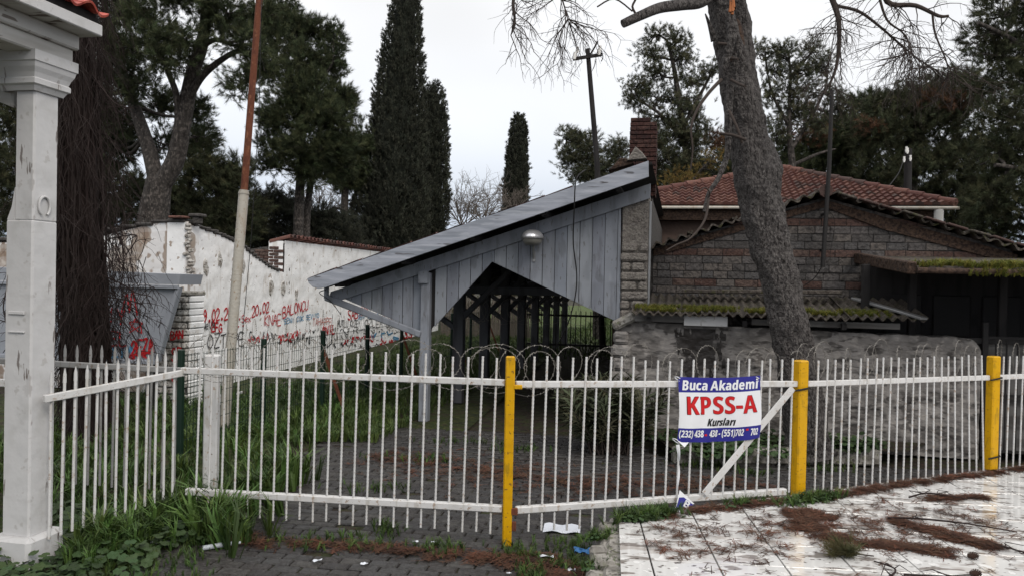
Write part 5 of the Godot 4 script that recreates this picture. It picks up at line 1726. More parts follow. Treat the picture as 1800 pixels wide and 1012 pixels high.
# one pine: trunks and limbs as polylines [points, r0, r1], clumps as [centre, rx, ry]; needles fill each clump
func pine(label: String, at: Vector3, stems: Array, clumps: Array, per: float, size: float, cols: PackedColorArray, lacy := 0.0) -> Node3D:
	var t := thing("pine_tree", label, "pine", at, "pines behind the walls")
	var nz := FastNoiseLite.new()
	nz.seed = used["pine_tree"]
	nz.frequency = 0.9
	var joints := PackedVector3Array()
	for s in stems:
		var line := curve(s[0], 5)
		var g := Geo.new()
		var rr := taper(line.size(), s[1], s[2])
		for i in line.size():
			rr[i] *= 1.0 + 0.06 * nz.get_noise_3dv(line[i] * 1.2)
		g.tube(line, rr, 10)
		put(t, "trunk" if s == stems[0] else "limb", g, M.pine_bark)
		joints.append_array(line)
	var twigs := Geo.new()
	var spots := []
	var shades := PackedColorArray()
	for c in clumps:
		var mid: Vector3 = c[0]
		var near := joints[0]
		for j in joints:
			var score := j.distance_to(mid) + maxf(0.0, j.y - mid.y) * 0.8
			if score < near.distance_to(mid) + maxf(0.0, near.y - mid.y) * 0.8:
				near = j
		var rr := Vector3(c[1], c[2], c[1] * 0.9) * (1.1 + 0.12 * lacy)
		var bend := near.lerp(mid, 0.5) + Vector3(0, -0.12 * near.distance_to(mid), 0) + rdir() * 0.1
		var d := near.distance_to(mid)
		twigs.tube(curve([near, bend, mid], 5), taper(11, 0.025 + 0.018 * d, 0.018), 6)
		var ends := []
		for k in int(9 + rr.x * rr.y * 7):
			var e := mid + rdir() * rr * rf(0.55, 0.95)
			ends.append(e)
			var a := near.lerp(mid, rf(0.55, 1.0))
			twigs.tube(PackedVector3Array([a, a.lerp(e, 0.5) + rdir() * 0.08 + Vector3(0, -0.05, 0), e]), PackedFloat32Array([0.018, 0.012, 0.006]), 4, false)
		var count := int(per * rr.x * rr.y * (2.6 + 1.6 * lacy))
		for k in count:
			var dir := rdir()
			var q := mid + dir * rr * pow(rng.randf(), 0.4) * rf(0.85, 1.08)
			if rng.randf() < 0.55 + lacy * 0.4 and ends.size() > 0:
				var e: Vector3 = ends[rng.randi() % ends.size()]
				q = e.lerp(mid, rf(0, 0.45)) + rdir() * (0.26 - 0.1 * lacy)
			elif nz.get_noise_3dv(q * 1.6) < -0.05 + lacy * 0.2:
				continue
			shades.append((c[3] if c.size() > 3 else cols)[rng.randi() % 30])
			spots.append(Transform3D(along(dir + Vector3(0, 0.5, 0) + rdir() * 0.6, rf(0, TAU), size * rf(0.6, 1.1)), q))
	put(t, "twigs", twigs, M.pine_bark, "stuff")
	many(t, "crown", M.pine_tuft, M.needle, spots, shades)
	return t

# one cypress: half-widths at heights, filled with upright sprays
func cypress(label: String, at: Vector3, prof: Array, size: float, per: float, lean := 0.0) -> void:
	var t := thing("cypress_tree", label, "cypress", at, "cypresses behind the canopy")
	var nz := FastNoiseLite.new()
	nz.frequency = 0.8
	nz.seed = used["cypress_tree"] * 7
	var wide := func(y: float) -> float:
		for k in prof.size() - 1:
			if y <= prof[k + 1][0]:
				return lerpf(prof[k][1], prof[k + 1][1], (y - prof[k][0]) / (prof[k + 1][0] - prof[k][0]))
		return 0.05
	var high: float = prof[prof.size() - 1][0]
	var g := Geo.new()
	g.tube(PackedVector3Array([at, at + Vector3(0, high * 0.5, 0), at + Vector3(lean * 0.9, high * 0.93, 0)]), PackedFloat32Array([0.28, 0.2, 0.04]), 8)
	put(t, "trunk", g, M.pine_bark)
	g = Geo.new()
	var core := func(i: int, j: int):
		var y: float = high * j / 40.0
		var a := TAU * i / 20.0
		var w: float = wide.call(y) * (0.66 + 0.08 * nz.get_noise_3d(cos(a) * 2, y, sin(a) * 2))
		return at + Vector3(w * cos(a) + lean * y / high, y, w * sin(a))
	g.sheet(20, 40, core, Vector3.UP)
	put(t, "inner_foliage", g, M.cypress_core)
	var spots := []
	var y := 0.0
	while y < high:
		var w: float = wide.call(y)
		for k in int(per * w * 3.0 + 3):
			var a := rf(0, TAU)
			var yy := y + rf(0, 0.25)
			var bulge := nz.get_noise_3d(cos(a) * 1.6, yy * 0.9, sin(a) * 1.6)
			var r := w * (0.9 + 0.16 * bulge) * rf(0.74, 1.05)
			var out := Vector3(cos(a), 0, sin(a))
			spots.append(Transform3D(along(Vector3.UP * rf(0.7, 1.2) + out * rf(0.1, 0.75) + rdir() * 0.25, rf(0, TAU), size * rf(0.6, 1.15)), at + out * r + Vector3(lean * yy / high, yy, 0)))
		y += 0.25
	many(t, "crown", M.cypress_spray, M.needle, spots, M.cypress_tints)

# bare branching: grows tapering twigs from a polyline
func sprout(g: Geo, from: Vector3, dir: Vector3, length: float, radius: float, depth: int, droop: float) -> void:
	var pts := PackedVector3Array([from])
	var d := dir.normalized()
	var p := from
	var segs := 4
	for k in segs:
		d = (d + rdir() * 0.24 + Vector3(0, -droop, 0)).normalized()
		p += d * length / segs
		pts.append(p)
	g.tube(pts, taper(segs + 1, radius, radius * 0.55), 4 if depth < 2 else 5, false)
	if depth <= 0:
		return
	for k in 3 + int(depth > 1):
		var i := 1 + rng.randi() % segs
		sprout(g, pts[i], (d + rdir() * 0.95).normalized(), length * rf(0.45, 0.75), radius * 0.55, depth - 1, droop)

func trees() -> void:
	big_trunk()
	# the big forked pine at the left
	pine("big forked pine with two thick limbs above the stained white wall", Vector3(-9.081, 0.702, -20), [
		[[Vector3(-9.034, -0.451, -20), Vector3(-9.113, 2.716, -20), Vector3(-9.042, 3.723, -20), Vector3(-8.964, 4.227, -20)], 0.42, 0.31],
		[[Vector3(-9.018, 4.011, -20), Vector3(-9.326, 4.969, -20.2), Vector3(-9.755, 5.942, -20.4), Vector3(-10.236, 7.006, -20.6), Vector3(-10.724, 8.088, -20.8), Vector3(-10.998, 9.494, -21)], 0.21, 0.08],
		[[Vector3(-8.96, 4.012, -20), Vector3(-8.527, 4.723, -19.9), Vector3(-8.301, 5.706, -19.8), Vector3(-8.092, 6.844, -19.8), Vector3(-7.785, 7.811, -19.7), Vector3(-7.671, 9.5, -19.7)], 0.25, 0.12],
		[[Vector3(-8.25, 6.062, -19.8), Vector3(-7.839, 6.658, -19.6), Vector3(-7.28, 7.063, -19.4), Vector3(-6.727, 7.267, -19.2), Vector3(-6.111, 7.141, -19)], 0.11, 0.04],
		[[Vector3(-8.466, 5.366, -19.9), Vector3(-8.395, 6.225, -19.6), Vector3(-8.513, 6.732, -19.4), Vector3(-8.654, 7.227, -19.2)], 0.1, 0.04],
		[[Vector3(-7.808, 7.528, -19.7), Vector3(-7.396, 7.618, -19.5), Vector3(-6.938, 7.458, -19.4)], 0.08, 0.04]],
		[[Vector3(-10.177, 8.424, -20), 0.86, 0.46], [Vector3(-8.823, 8.048, -19), 0.75, 0.41], [Vector3(-7.904, 8.474, -19), 0.82, 0.41], [Vector3(-6.948, 8.291, -19), 0.66, 0.36], [Vector3(-6.592, 8.356, -20), 0.63, 0.43], [Vector3(-9.63, 7.432, -19.5), 0.65, 0.42],
		[Vector3(-8.476, 7.277, -18.8), 0.68, 0.41], [Vector3(-7.83, 7.444, -18.6), 0.45, 0.32], [Vector3(-6.593, 7.484, -19), 0.55, 0.33], [Vector3(-6.108, 6.978, -19), 0.49, 0.33], [Vector3(-6.575, 6.397, -19), 0.46, 0.30], [Vector3(-8.113, 6.826, -18.6), 0.56, 0.27], [Vector3(-10.405, 6.83, -20.5), 0.68, 0.44],
		[Vector3(-9.575, 6.579, -20), 0.49, 0.40], [Vector3(-10.871, 6.044, -21), 0.60, 0.51], [Vector3(-10.265, 5.831, -21), 0.39, 0.30], [Vector3(-7.295, 8.005, -19.4), 0.47, 0.28], [Vector3(-8.22, 6.12, -20.4), 0.38, 0.23], [Vector3(-8.299, 5.496, -21), 0.42, 0.27], [Vector3(-11.137, 5.269, -22), 0.70, 0.47], [Vector3(-6.298, 7.934, -20), 0.58, 0.43], [Vector3(-9.764, 6.354, -22), 0.47, 0.54], [Vector3(-9.894, 5.473, -22.4), 0.39, 0.42], [Vector3(-8.814, 6.216, -22), 0.32, 0.38], [Vector3(-10.902, 5.384, -22), 0.57, 0.57], [Vector3(-10.063, 7.413, -21), 0.60, 0.36], [Vector3(-8.708, 7.442, -21), 0.39, 0.30]], 420, 0.24, M.pine_tints)
	pine("dark low pine filling in beneath the forked pine", Vector3(-9.535, 1.139, -26), [[[Vector3(-9.51, -0.359, -26), Vector3(-9.603, 3.008, -26), Vector3(-9.79, 5.244, -26)], 0.25, 0.08], [[Vector3(-9.6, 2.821, -26), Vector3(-10.522, 4.296, -26), Vector3(-10.724, 5.224, -26)], 0.12, 0.05], [[Vector3(-9.6, 2.821, -26), Vector3(-9.024, 4.14, -26), Vector3(-8.95, 5.261, -26)], 0.12, 0.05]],
		[[Vector3(-10.163, 5.236, -26), 0.82, 0.64], [Vector3(-10.71, 4.385, -26), 0.82, 0.64], [Vector3(-9.501, 4.69, -26), 0.82, 0.67], [Vector3(-8.927, 3.956, -26), 0.75, 0.64], [Vector3(-10.324, 3.646, -26), 1.12, 0.64], [Vector3(-9.385, 3.386, -26), 1.12, 0.56], [Vector3(-9.043, 5.259, -26), 0.45, 0.52], [Vector3(-10.459, 6.162, -26), 0.67, 0.45], [Vector3(-11.699, 4.178, -27), 0.78, 0.66]], 420, 0.3, M.dark_tints)
	pine("dark pine behind the vine trunk at the left edge", Vector3(-12.946, 1.11, -24), [[[Vector3(-12.92, -0.618, -24), Vector3(-12.976, 3.181, -24), Vector3(-12.855, 6.627, -24), Vector3(-13.067, 9.369, -24)], 0.3, 0.1]],
		[[Vector3(-13.062, 9.026, -24), 1.04, 0.69], [Vector3(-13.386, 7.646, -24), 1.04, 0.76], [Vector3(-12.764, 6.285, -24), 1.04, 0.76], [Vector3(-13.346, 4.896, -24), 1.11, 0.76], [Vector3(-12.304, 4.402, -24), 1.04, 0.76], [Vector3(-12.115, 3.285, -24), 1.04, 0.69], [Vector3(-15.243, 4.857, -24), 1.04, 1.04], [Vector3(-15.266, 6.576, -24), 0.86, 0.86], [Vector3(-15.222, 3.307, -24), 1.21, 0.86], [Vector3(-11.352, 4.163, -24), 0.52, 0.52], [Vector3(-14.014, 3.332, -24), 1.04, 0.76]], 360, 0.28, M.dark_tints)
	# the broad pine in front of the cypresses
	pine("broad pine with drooping dense crown left of the tall cypress", Vector3(-7.234, 1.943, -27), [
		[[Vector3(-7.323, 0.386, -27), Vector3(-7.34, 3.493, -27), Vector3(-7.297, 5.432, -27), Vector3(-7.299, 7.754, -27), Vector3(-7.534, 10.066, -27)], 0.2, 0.1],
		[[Vector3(-7.077, 0.371, -27.4), Vector3(-7.173, 3.523, -27.4), Vector3(-7.008, 5.296, -27.4), Vector3(-6.709, 7.267, -27.4)], 0.16, 0.08],
		[[Vector3(-7.286, 6.981, -27), Vector3(-6.679, 8.298, -26.8), Vector3(-6.166, 9.021, -26.6)], 0.09, 0.04],
		[[Vector3(-7.304, 5.82, -27), Vector3(-7.998, 6.735, -26.8), Vector3(-8.33, 7.263, -26.6)], 0.09, 0.04]],
		[[Vector3(-6.86, 10.235, -27), 0.70, 0.39], [Vector3(-6.273, 9.9, -27), 0.39, 0.51], [Vector3(-7.825, 10.06, -27), 0.97, 0.66], [Vector3(-7.378, 8.968, -26.5), 1.07, 0.69], [Vector3(-6.546, 8.967, -27), 0.78, 0.58], [Vector3(-7.117, 7.979, -26.3), 1.14, 0.68], [Vector3(-6.141, 8.01, -27), 0.66, 0.62], [Vector3(-7.64, 7.194, -26.2), 0.90, 0.68], [Vector3(-6.459, 6.991, -26), 0.97, 0.71], [Vector3(-5.782, 7.438, -27), 0.43, 0.47],
		[Vector3(-8.09, 6.203, -26.5), 0.65, 0.46], [Vector3(-7.002, 6.011, -26), 0.97, 0.67], [Vector3(-6.118, 6.394, -26.6), 0.80, 0.61], [Vector3(-6.931, 5.277, -26.5), 0.65, 0.46], [Vector3(-8.27, 5.606, -27), 0.58, 0.35], [Vector3(-6.09, 5.709, -27.4), 0.59, 0.47], [Vector3(-7.935, 10.829, -27), 0.70, 0.51], [Vector3(-8.675, 8.884, -27), 0.58, 0.58], [Vector3(-8.605, 7.05, -27), 0.35, 0.31]], 420, 0.27, M.pine_tints)
	pine("slim bare stemmed pine close beside the tall cypress", Vector3(-6.624, 1.07, -32), [[[Vector3(-6.468, 0.152, -32), Vector3(-6.804, 3.368, -32), Vector3(-6.838, 5.206, -32), Vector3(-6.734, 7.044, -32)], 0.2, 0.11], [[Vector3(-6.813, 3.828, -32), Vector3(-7.189, 4.28, -32)], 0.05, 0.02], [[Vector3(-6.825, 4.471, -32), Vector3(-7.289, 4.691, -32)], 0.04, 0.015]],
		[[Vector3(-7.009, 6.993, -32), 0.92, 0.64], [Vector3(-6.281, 7.375, -32), 0.55, 0.74], [Vector3(-7.223, 6.116, -32), 0.78, 0.46], [Vector3(-6.488, 6.132, -32), 0.69, 0.55], [Vector3(-6.754, 5.621, -32), 0.78, 0.32]], 420, 0.3, M.pine_tints)
	pine("low rounded pine thicket behind the brick end of the white wall", Vector3(-7.332, 1.098, -30), [[[Vector3(-8.18, 0.217, -30), Vector3(-8.118, 2.809, -30), Vector3(-7.387, 4.117, -30)], 0.14, 0.06], [[Vector3(-8.122, 3.024, -30), Vector3(-6.959, 4.342, -30), Vector3(-6.312, 4.312, -30)], 0.08, 0.03]],
		[[Vector3(-9.338, 4.723, -30), 0.78, 0.52], [Vector3(-8.682, 4.198, -30), 0.95, 0.65], [Vector3(-7.139, 3.939, -29), 1.04, 0.54], [Vector3(-6.511, 3.807, -29), 0.83, 0.50], [Vector3(-7.544, 3.306, -29), 1.25, 0.50], [Vector3(-9.32, 3.646, -30), 1.08, 0.73], [Vector3(-6.291, 3.228, -29), 0.92, 0.46], [Vector3(-9.959, 3.201, -30), 1.08, 0.73]], 460, 0.26, M.cypress_tints)
	# cypresses
	cypress("tallest broad cypress behind the white walls", Vector3(-5.296, 1.551, -33), [[0.0, 1.4], [1.2, 1.72], [2.4, 1.75], [3.6, 1.68], [4.75, 1.46], [7.1, 1.14], [9.5, 0.86], [11.8, 0.54], [13.1, 0.05]], 0.34, 34, 0.72)
	cypress("narrower cypress half hidden behind the tallest one", Vector3(-4.043, 1.556, -36), [[0.0, 0.85], [2.0, 0.98], [5.0, 0.92], [7.0, 0.74], [8.5, 0.42], [9.0, 0.08]], 0.34, 44, 0.3)
	cypress("slender distant cypress standing alone over the canopy roof", Vector3(-0.036, 1.575, -45), [[0.0, 0.7], [5.0, 0.7], [7.5, 0.56], [9.0, 0.32], [9.5, 0.12]], 0.36, 60, 0.25)
	# right-hand pines
	pine("lacy open pine rising behind the chimney", Vector3(4.594, 1.521, -22), [
		[[Vector3(5.02, 0.262, -22), Vector3(4.872, 4.531, -22), Vector3(4.641, 6.261, -22), Vector3(4.368, 7.83, -22), Vector3(4.145, 8.611, -22)], 0.15, 0.03],
		[[Vector3(4.731, 5.79, -22), Vector3(4.003, 6.563, -22), Vector3(3.203, 7.019, -22)], 0.07, 0.02], [[Vector3(4.689, 6.262, -22), Vector3(5.247, 7.376, -22), Vector3(5.397, 7.694, -22)], 0.06, 0.02], [[Vector3(4.794, 5.161, -22), Vector3(4.025, 5.618, -22), Vector3(3.386, 5.92, -22)], 0.06, 0.02]],
		[[Vector3(3.794, 8.761, -22), 0.35, 0.21], [Vector3(4.428, 8.617, -22), 0.38, 0.25], [Vector3(3.65, 8.161, -22), 0.47, 0.22], [Vector3(4.565, 8.18, -22), 0.54, 0.28], [Vector3(3.977, 7.664, -22), 0.54, 0.25], [Vector3(3.353, 7.337, -22), 0.41, 0.19], [Vector3(3.235, 6.988, -22), 0.54, 0.21], [Vector3(4.07, 7.068, -22), 0.63, 0.28], [Vector3(4.849, 7.494, -22), 0.44, 0.32], [Vector3(4.005, 6.484, -22), 0.66, 0.25], [Vector3(4.867, 6.738, -22), 0.63, 0.38], [Vector3(4.333, 5.939, -22), 0.89, 0.38],
		[Vector3(5.122, 5.956, -22), 0.63, 0.54], [Vector3(4.113, 5.225, -22), 0.79, 0.47], [Vector3(5.062, 5.166, -22), 0.79, 0.54], [Vector3(5.393, 7.851, -22), 0.25, 0.28]], 330, 0.17, M.pale_tints, 0.75)
	pine("small light pine beside the leaning utility pole", Vector3(2.624, 1.393, -26), [[[Vector3(2.807, -0.101, -26), Vector3(2.639, 4.944, -26), Vector3(2.517, 6.247, -26)], 0.12, 0.03], [[Vector3(2.653, 5.131, -26), Vector3(1.774, 6.045, -26)], 0.05, 0.02], [[Vector3(2.653, 5.131, -26), Vector3(3.359, 6.171, -26)], 0.05, 0.02]],
		[[Vector3(1.67, 6.564, -26), 0.49, 0.26], [Vector3(2.325, 6.466, -26), 0.64, 0.34], [Vector3(3.225, 6.299, -26), 0.49, 0.34], [Vector3(1.776, 5.952, -26), 0.60, 0.34], [Vector3(2.62, 5.783, -26), 0.67, 0.37], [Vector3(3.369, 5.705, -26), 0.56, 0.37], [Vector3(1.976, 5.341, -26), 0.64, 0.26], [Vector3(2.912, 5.286, -26), 0.75, 0.34]], 330, 0.19, M.pale_tints, 0.7)
	pine("open crowned pine just right of the big bare trunk", Vector3(6.982, 1.614, -20), [
		[[Vector3(7.154, 0.466, -20), Vector3(7.057, 4.347, -20), Vector3(6.921, 5.778, -20), Vector3(6.917, 7.066, -20)], 0.13, 0.03], [[Vector3(7.003, 5.35, -20), Vector3(7.513, 6.22, -20), Vector3(7.785, 6.798, -20)], 0.06, 0.02], [[Vector3(6.978, 5.779, -20), Vector3(6.498, 6.628, -20), Vector3(6.34, 7.197, -20)], 0.05, 0.02], [[Vector3(7.043, 4.92, -20), Vector3(7.682, 5.22, -20), Vector3(8.109, 5.344, -20)], 0.05, 0.02]],
		[[Vector3(6.254, 7.767, -20), 0.35, 0.19], [Vector3(6.829, 7.751, -20), 0.43, 0.23], [Vector3(7.472, 7.821, -20), 0.40, 0.20], [Vector3(6.482, 7.272, -20), 0.46, 0.26], [Vector3(7.198, 7.329, -20), 0.49, 0.29], [Vector3(7.798, 7.399, -20), 0.35, 0.29], [Vector3(6.353, 6.697, -20), 0.35, 0.29], [Vector3(7.07, 6.712, -20), 0.52, 0.32], [Vector3(7.787, 6.727, -20), 0.43, 0.29], [Vector3(6.869, 6.135, -20), 0.66, 0.29], [Vector3(7.661, 6.051, -20), 0.58, 0.32], [Vector3(6.592, 5.742, -20), 0.43, 0.26], [Vector3(8.226, 6.378, -20), 0.37, 0.29]], 330, 0.16, M.pale_tints, 0.7)
	pine("deep green pine mass behind the tiled roof", Vector3(9.716, 1.564, -25), [[[Vector3(9.753, 0.124, -25), Vector3(9.706, 5.515, -25), Vector3(9.75, 7.307, -25)], 0.2, 0.06], [[Vector3(9.665, 4.976, -25), Vector3(8.167, 6.021, -25)], 0.08, 0.03]],
		[[Vector3(8.348, 5.935, -25), 0.90, 0.47], [Vector3(9.419, 6.19, -25), 0.97, 0.50], [Vector3(7.646, 5.293, -25), 0.90, 0.61], [Vector3(8.902, 5.319, -25), 1.08, 0.54], [Vector3(10.154, 5.524, -25), 1.08, 0.72], [Vector3(7.373, 6.162, -26), 0.75, 0.75], [Vector3(10.67, 6.431, -25), 0.90, 0.72], [Vector3(6.276, 5.207, -26), 1.12, 0.67], [Vector3(4.969, 5.179, -26), 0.94, 0.56], [Vector3(11, 7.512, -25), 0.72, 0.43], [Vector3(10.299, 6.871, -25), 0.72, 0.43], [Vector3(9.356, 6.563, -24.4), 0.32, 0.21, M.dry_tints], [Vector3(8.988, 7.254, -24.4), 0.18, 0.16, M.dry_tints], [Vector3(8.566, 6.633, -24.4), 0.25, 0.14, M.dry_tints], [Vector3(6.173, 6.268, -24.6), 0.25, 0.35, M.dry_tints]], 560, 0.24, M.pine_tints)
	pine("tall pine with rusty needles above the right end of the tiled roof", Vector3(11.586, 1.646, -23), [[[Vector3(11.63, -0.01, -23), Vector3(11.584, 4.786, -23), Vector3(11.679, 7.425, -23)], 0.2, 0.06], [[Vector3(11.551, 4.786, -23), Vector3(10.637, 6.251, -23)], 0.08, 0.03], [[Vector3(11.547, 4.951, -23), Vector3(12.613, 6.457, -23)], 0.08, 0.03]],
		[[Vector3(10.78, 7.077, -23), 0.66, 0.36], [Vector3(11.596, 7.424, -23), 0.76, 0.36], [Vector3(12.412, 7.77, -23), 0.73, 0.36], [Vector3(10.552, 6.331, -23), 0.83, 0.50], [Vector3(10.121, 6.411, -22.6), 0.23, 0.15, M.dry_tints], [Vector3(11.938, 7.213, -22.4), 0.58, 0.15, M.dry_tints], [Vector3(12.588, 6.986, -22.4), 0.35, 0.13, M.dry_tints], [Vector3(12.629, 7.134, -22.2), 0.32, 0.13, M.dry_tints], [Vector3(11.618, 6.601, -23), 0.99, 0.56], [Vector3(12.599, 6.951, -23), 0.83, 0.60], [Vector3(10.824, 5.43, -23), 0.99, 0.66], [Vector3(11.977, 5.537, -23), 0.99, 0.73], [Vector3(12.961, 5.805, -23), 0.83, 0.73], [Vector3(12.011, 4.566, -24), 1.04, 0.69], [Vector3(13.39, 4.595, -24), 1.04, 0.76], [Vector3(12.819, 7.534, -22), 0.63, 0.38], [Vector3(10.97, 4.802, -24), 0.86, 0.52], [Vector3(13.759, 3.741, -24), 0.86, 0.52]], 560, 0.24, M.dark_tints)
	pine("near dark pine hanging into the right edge", Vector3(9.001, 1.059, -13), [[[Vector3(9.215, 0.126, -13), Vector3(9.04, 2.93, -13), Vector3(8.773, 5.719, -13), Vector3(8.534, 7.569, -13)], 0.2, 0.12], [[Vector3(8.975, 3.582, -13), Vector3(8.231, 3.819, -12.8), Vector3(7.648, 3.87, -12.6)], 0.06, 0.03], [[Vector3(8.825, 5.534, -13), Vector3(7.988, 5.921, -12.8), Vector3(7.314, 6.117, -12.6)], 0.06, 0.03]],
		[[Vector3(7.912, 6.49, -13), 0.47, 0.24], [Vector3(7.691, 6.068, -13), 0.37, 0.19], [Vector3(8.299, 5.988, -13), 0.56, 0.37], [Vector3(7.795, 5.699, -13), 0.32, 0.17], [Vector3(8.32, 5.245, -13), 0.52, 0.37], [Vector3(8.056, 4.681, -13), 0.56, 0.37], [Vector3(8.445, 4.13, -13), 0.56, 0.47], [Vector3(7.792, 4.117, -13), 0.47, 0.32], [Vector3(8.277, 3.474, -13), 0.65, 0.41], [Vector3(7.812, 3.418, -13), 0.41, 0.32], [Vector3(8.387, 2.917, -13), 0.56, 0.37], [Vector3(8.116, 2.918, -13.4), 0.42, 0.29], [Vector3(8.749, 6.554, -13), 0.56, 0.56], [Vector3(8.973, 5.259, -13), 0.56, 0.75]], 820, 0.17, M.dark_tints)
	# yellowing dry pine sprays behind the wall
	pine("small yellowing pine behind the left slope of the tiled roof", Vector3(4.266, 2.27, -19.5), [[[Vector3(4.283, 1.569, -19.5), Vector3(4.22, 4.23, -19.5)], 0.05, 0.02]], [[Vector3(4.076, 4.395, -19.5), 0.42, 0.22], [Vector3(4.452, 4.487, -19.5), 0.28, 0.20], [Vector3(4.902, 5.013, -19.5), 0.20, 0.25], [Vector3(3.87, 4.223, -19.5), 0.28, 0.17]], 420, 0.12, M.yellow_tints, 0.5)
	# vine-wrapped trunk at the left
	vine_trunk()

# the big bare pine that stands in the bed: displaced bark, broken bough, stubs and dead limbs
func big_trunk() -> void:
	var t := thing("bare_pine", "big leaning bare pine trunk with flaking bark in the planting bed", "tree", Vector3(3.21, 0.177, -8.5))
	var nz := FastNoiseLite.new()
	nz.noise_type = FastNoiseLite.TYPE_CELLULAR
	nz.cellular_return_type = FastNoiseLite.RETURN_DISTANCE2_SUB
	nz.frequency = 1.0
	var sm := FastNoiseLite.new()
	sm.frequency = 1.0
	var axis := curve([Vector3(3.249, 0.067, -8.5), Vector3(3.185, 0.435, -8.5), Vector3(3.056, 1.168, -8.5), Vector3(2.892, 1.899, -8.52), Vector3(2.733, 2.51, -8.55), Vector3(2.616, 3.128, -8.6), Vector3(2.484, 3.746, -8.62), Vector3(2.39, 4.369, -8.65), Vector3(2.277, 5.002, -8.7), Vector3(2.179, 5.435, -8.7), Vector3(2.124, 5.929, -8.7)], 14)
	var wide := [0.33, 0.27, 0.245, 0.245, 0.262, 0.285, 0.25, 0.245, 0.25, 0.23, 0.2]
	var m := axis.size()
	var shape := func(i: int, j: int):
		var f := float(j) / (m - 1) * 10.0
		var k := mini(int(f), 9)
		var r: float = 0.84 * lerpf(wide[k], wide[k + 1], f - k)
		var a: float = TAU * i / 72.0
		var d := (axis[mini(j + 1, m - 1)] - axis[maxi(j - 1, 0)]).normalized()
		var x := d.cross(Vector3.FORWARD).normalized()
		var y := x.cross(d)
		var out := x * cos(a) + y * sin(a)
		var q := out * 0.25 + Vector3(0, f * 0.55, 0)
		r += 0.05 * sm.get_noise_3dv(q * 3.0) + 0.035 * clampf(nz.get_noise_3d(q.x * 26, q.y * 9, q.z * 26) + 0.6, -0.3, 0.5) + 0.006 * sm.get_noise_3dv(q * 60)
		# swelling round the old branch collars
		r += 0.05 * exp(-pow((f - 5.0) / 0.22, 2) - pow(wrapf(a - 3.4, -PI, PI) / 0.6, 2))
		# hollow left by the torn bough, with a raised lip beside it
		r -= 0.15 * exp(-pow((f - 7.9) / 0.7, 2) - pow(wrapf(a - 4.25, -PI, PI) / 0.32, 2))
		r += 0.035 * exp(-pow((f - 7.9) / 0.9, 2) - pow(wrapf(a - 4.75, -PI, PI) / 0.16, 2))
		r += 0.03 * exp(-pow((f - 6.85) / 0.12, 2) - pow(wrapf(a - 4.6, -PI, PI) / 0.2, 2)) - 0.07 * exp(-pow((f - 6.92) / 0.06, 2) - pow(wrapf(a - 4.6, -PI, PI) / 0.09, 2))
		return axis[j] + out * r
	var g := Geo.new()
	g.sheet(72, m - 1, shape, Vector3.ZERO)
	put(t, "trunk", fixed_normals(g, axis), M.bark)
	# the stub of a big limb at the upper left
	g = Geo.new()
	var limb := curve([Vector3(2.223, 5.138, -8.65), Vector3(1.952, 4.878, -8.4), Vector3(1.701, 4.768, -8.2), Vector3(1.431, 4.659, -8), Vector3(1.217, 4.541, -7.9), Vector3(1.042, 4.443, -7.85)], 5)
	g.tube(limb, taper(limb.size(), 0.07, 0.042), 10)
	put(t, "limb", g, M.bark)
	g = Geo.new()
	g.tube(curve([Vector3(1.189, 4.541, -7.9), Vector3(1.141, 4.63, -7.9), Vector3(1.173, 4.732, -7.9), Vector3(1.045, 4.772, -7.8)], 4), PackedFloat32Array([0.012]), 5)
	g.tube(curve([Vector3(1.142, 4.585, -7.9), Vector3(0.946, 4.67, -7.8), Vector3(0.775, 4.571, -7.75)], 4), PackedFloat32Array([0.008]), 5)
	put(t, "twigs", g, M.twig, "stuff")
	g = Geo.new()
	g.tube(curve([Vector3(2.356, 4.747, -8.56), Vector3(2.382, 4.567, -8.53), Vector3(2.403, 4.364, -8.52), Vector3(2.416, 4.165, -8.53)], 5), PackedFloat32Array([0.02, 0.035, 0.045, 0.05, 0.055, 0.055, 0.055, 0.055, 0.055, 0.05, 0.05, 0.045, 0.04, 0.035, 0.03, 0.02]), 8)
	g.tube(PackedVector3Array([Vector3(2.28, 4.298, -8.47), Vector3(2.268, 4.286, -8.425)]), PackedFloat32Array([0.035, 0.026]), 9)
	put(t, "hollow_shade_and_knot", g, M.rotten)  # dark strip stands for the shade in the hollow; the short stub is a knot
	# torn bough: hollow, splinters of fresh wood
	g = Geo.new()
	for k in 7:
		var p := Vector3(2.257, 4.763, -8.36) + Vector3(rf(-0.03, 0.03), rf(-0.05, 0.05), rf(-0.01, 0.02))
		g.tube(PackedVector3Array([p, p + Vector3(rf(-0.02, 0.03), rf(0.08, 0.16), 0.0)]), PackedFloat32Array([0.018, 0.002]), 5)
	put(t, "torn_wood", g, M.fresh_wood)
	g = Geo.new()
	g.tube(curve([Vector3(2.251, 4.716, -8.4), Vector3(2.263, 4.524, -8.36), Vector3(2.231, 4.32, -8.38), Vector3(2.198, 4.12, -8.42)], 5), PackedFloat32Array([0.05, 0.055, 0.06, 0.06, 0.06, 0.055, 0.055, 0.05, 0.05, 0.05, 0.045, 0.04, 0.04, 0.03, 0.02, 0.01]), 9)
	put(t, "bark_ridge", g, M.bark)
	g = Geo.new()
	g.tube(curve([Vector3(2.118, 4.498, -8.52), Vector3(2.061, 4.654, -8.5), Vector3(2.004, 4.774, -8.48)], 4), taper(9, 0.04, 0.006), 7)
	put(t, "bark_flap", g, M.bark)
	# peeling strip of bark with a dead limb down its left side
	g = Geo.new()
	var strip := curve([Vector3(2.274, 4.001, -8.42), Vector3(2.26, 3.575, -8.4), Vector3(2.256, 3.274, -8.4), Vector3(2.166, 3.017, -8.38), Vector3(2.052, 2.842, -8.34), Vector3(1.999, 2.646, -8.3)], 6)
	g.tube(strip, taper(strip.size(), 0.042, 0.016), 9)
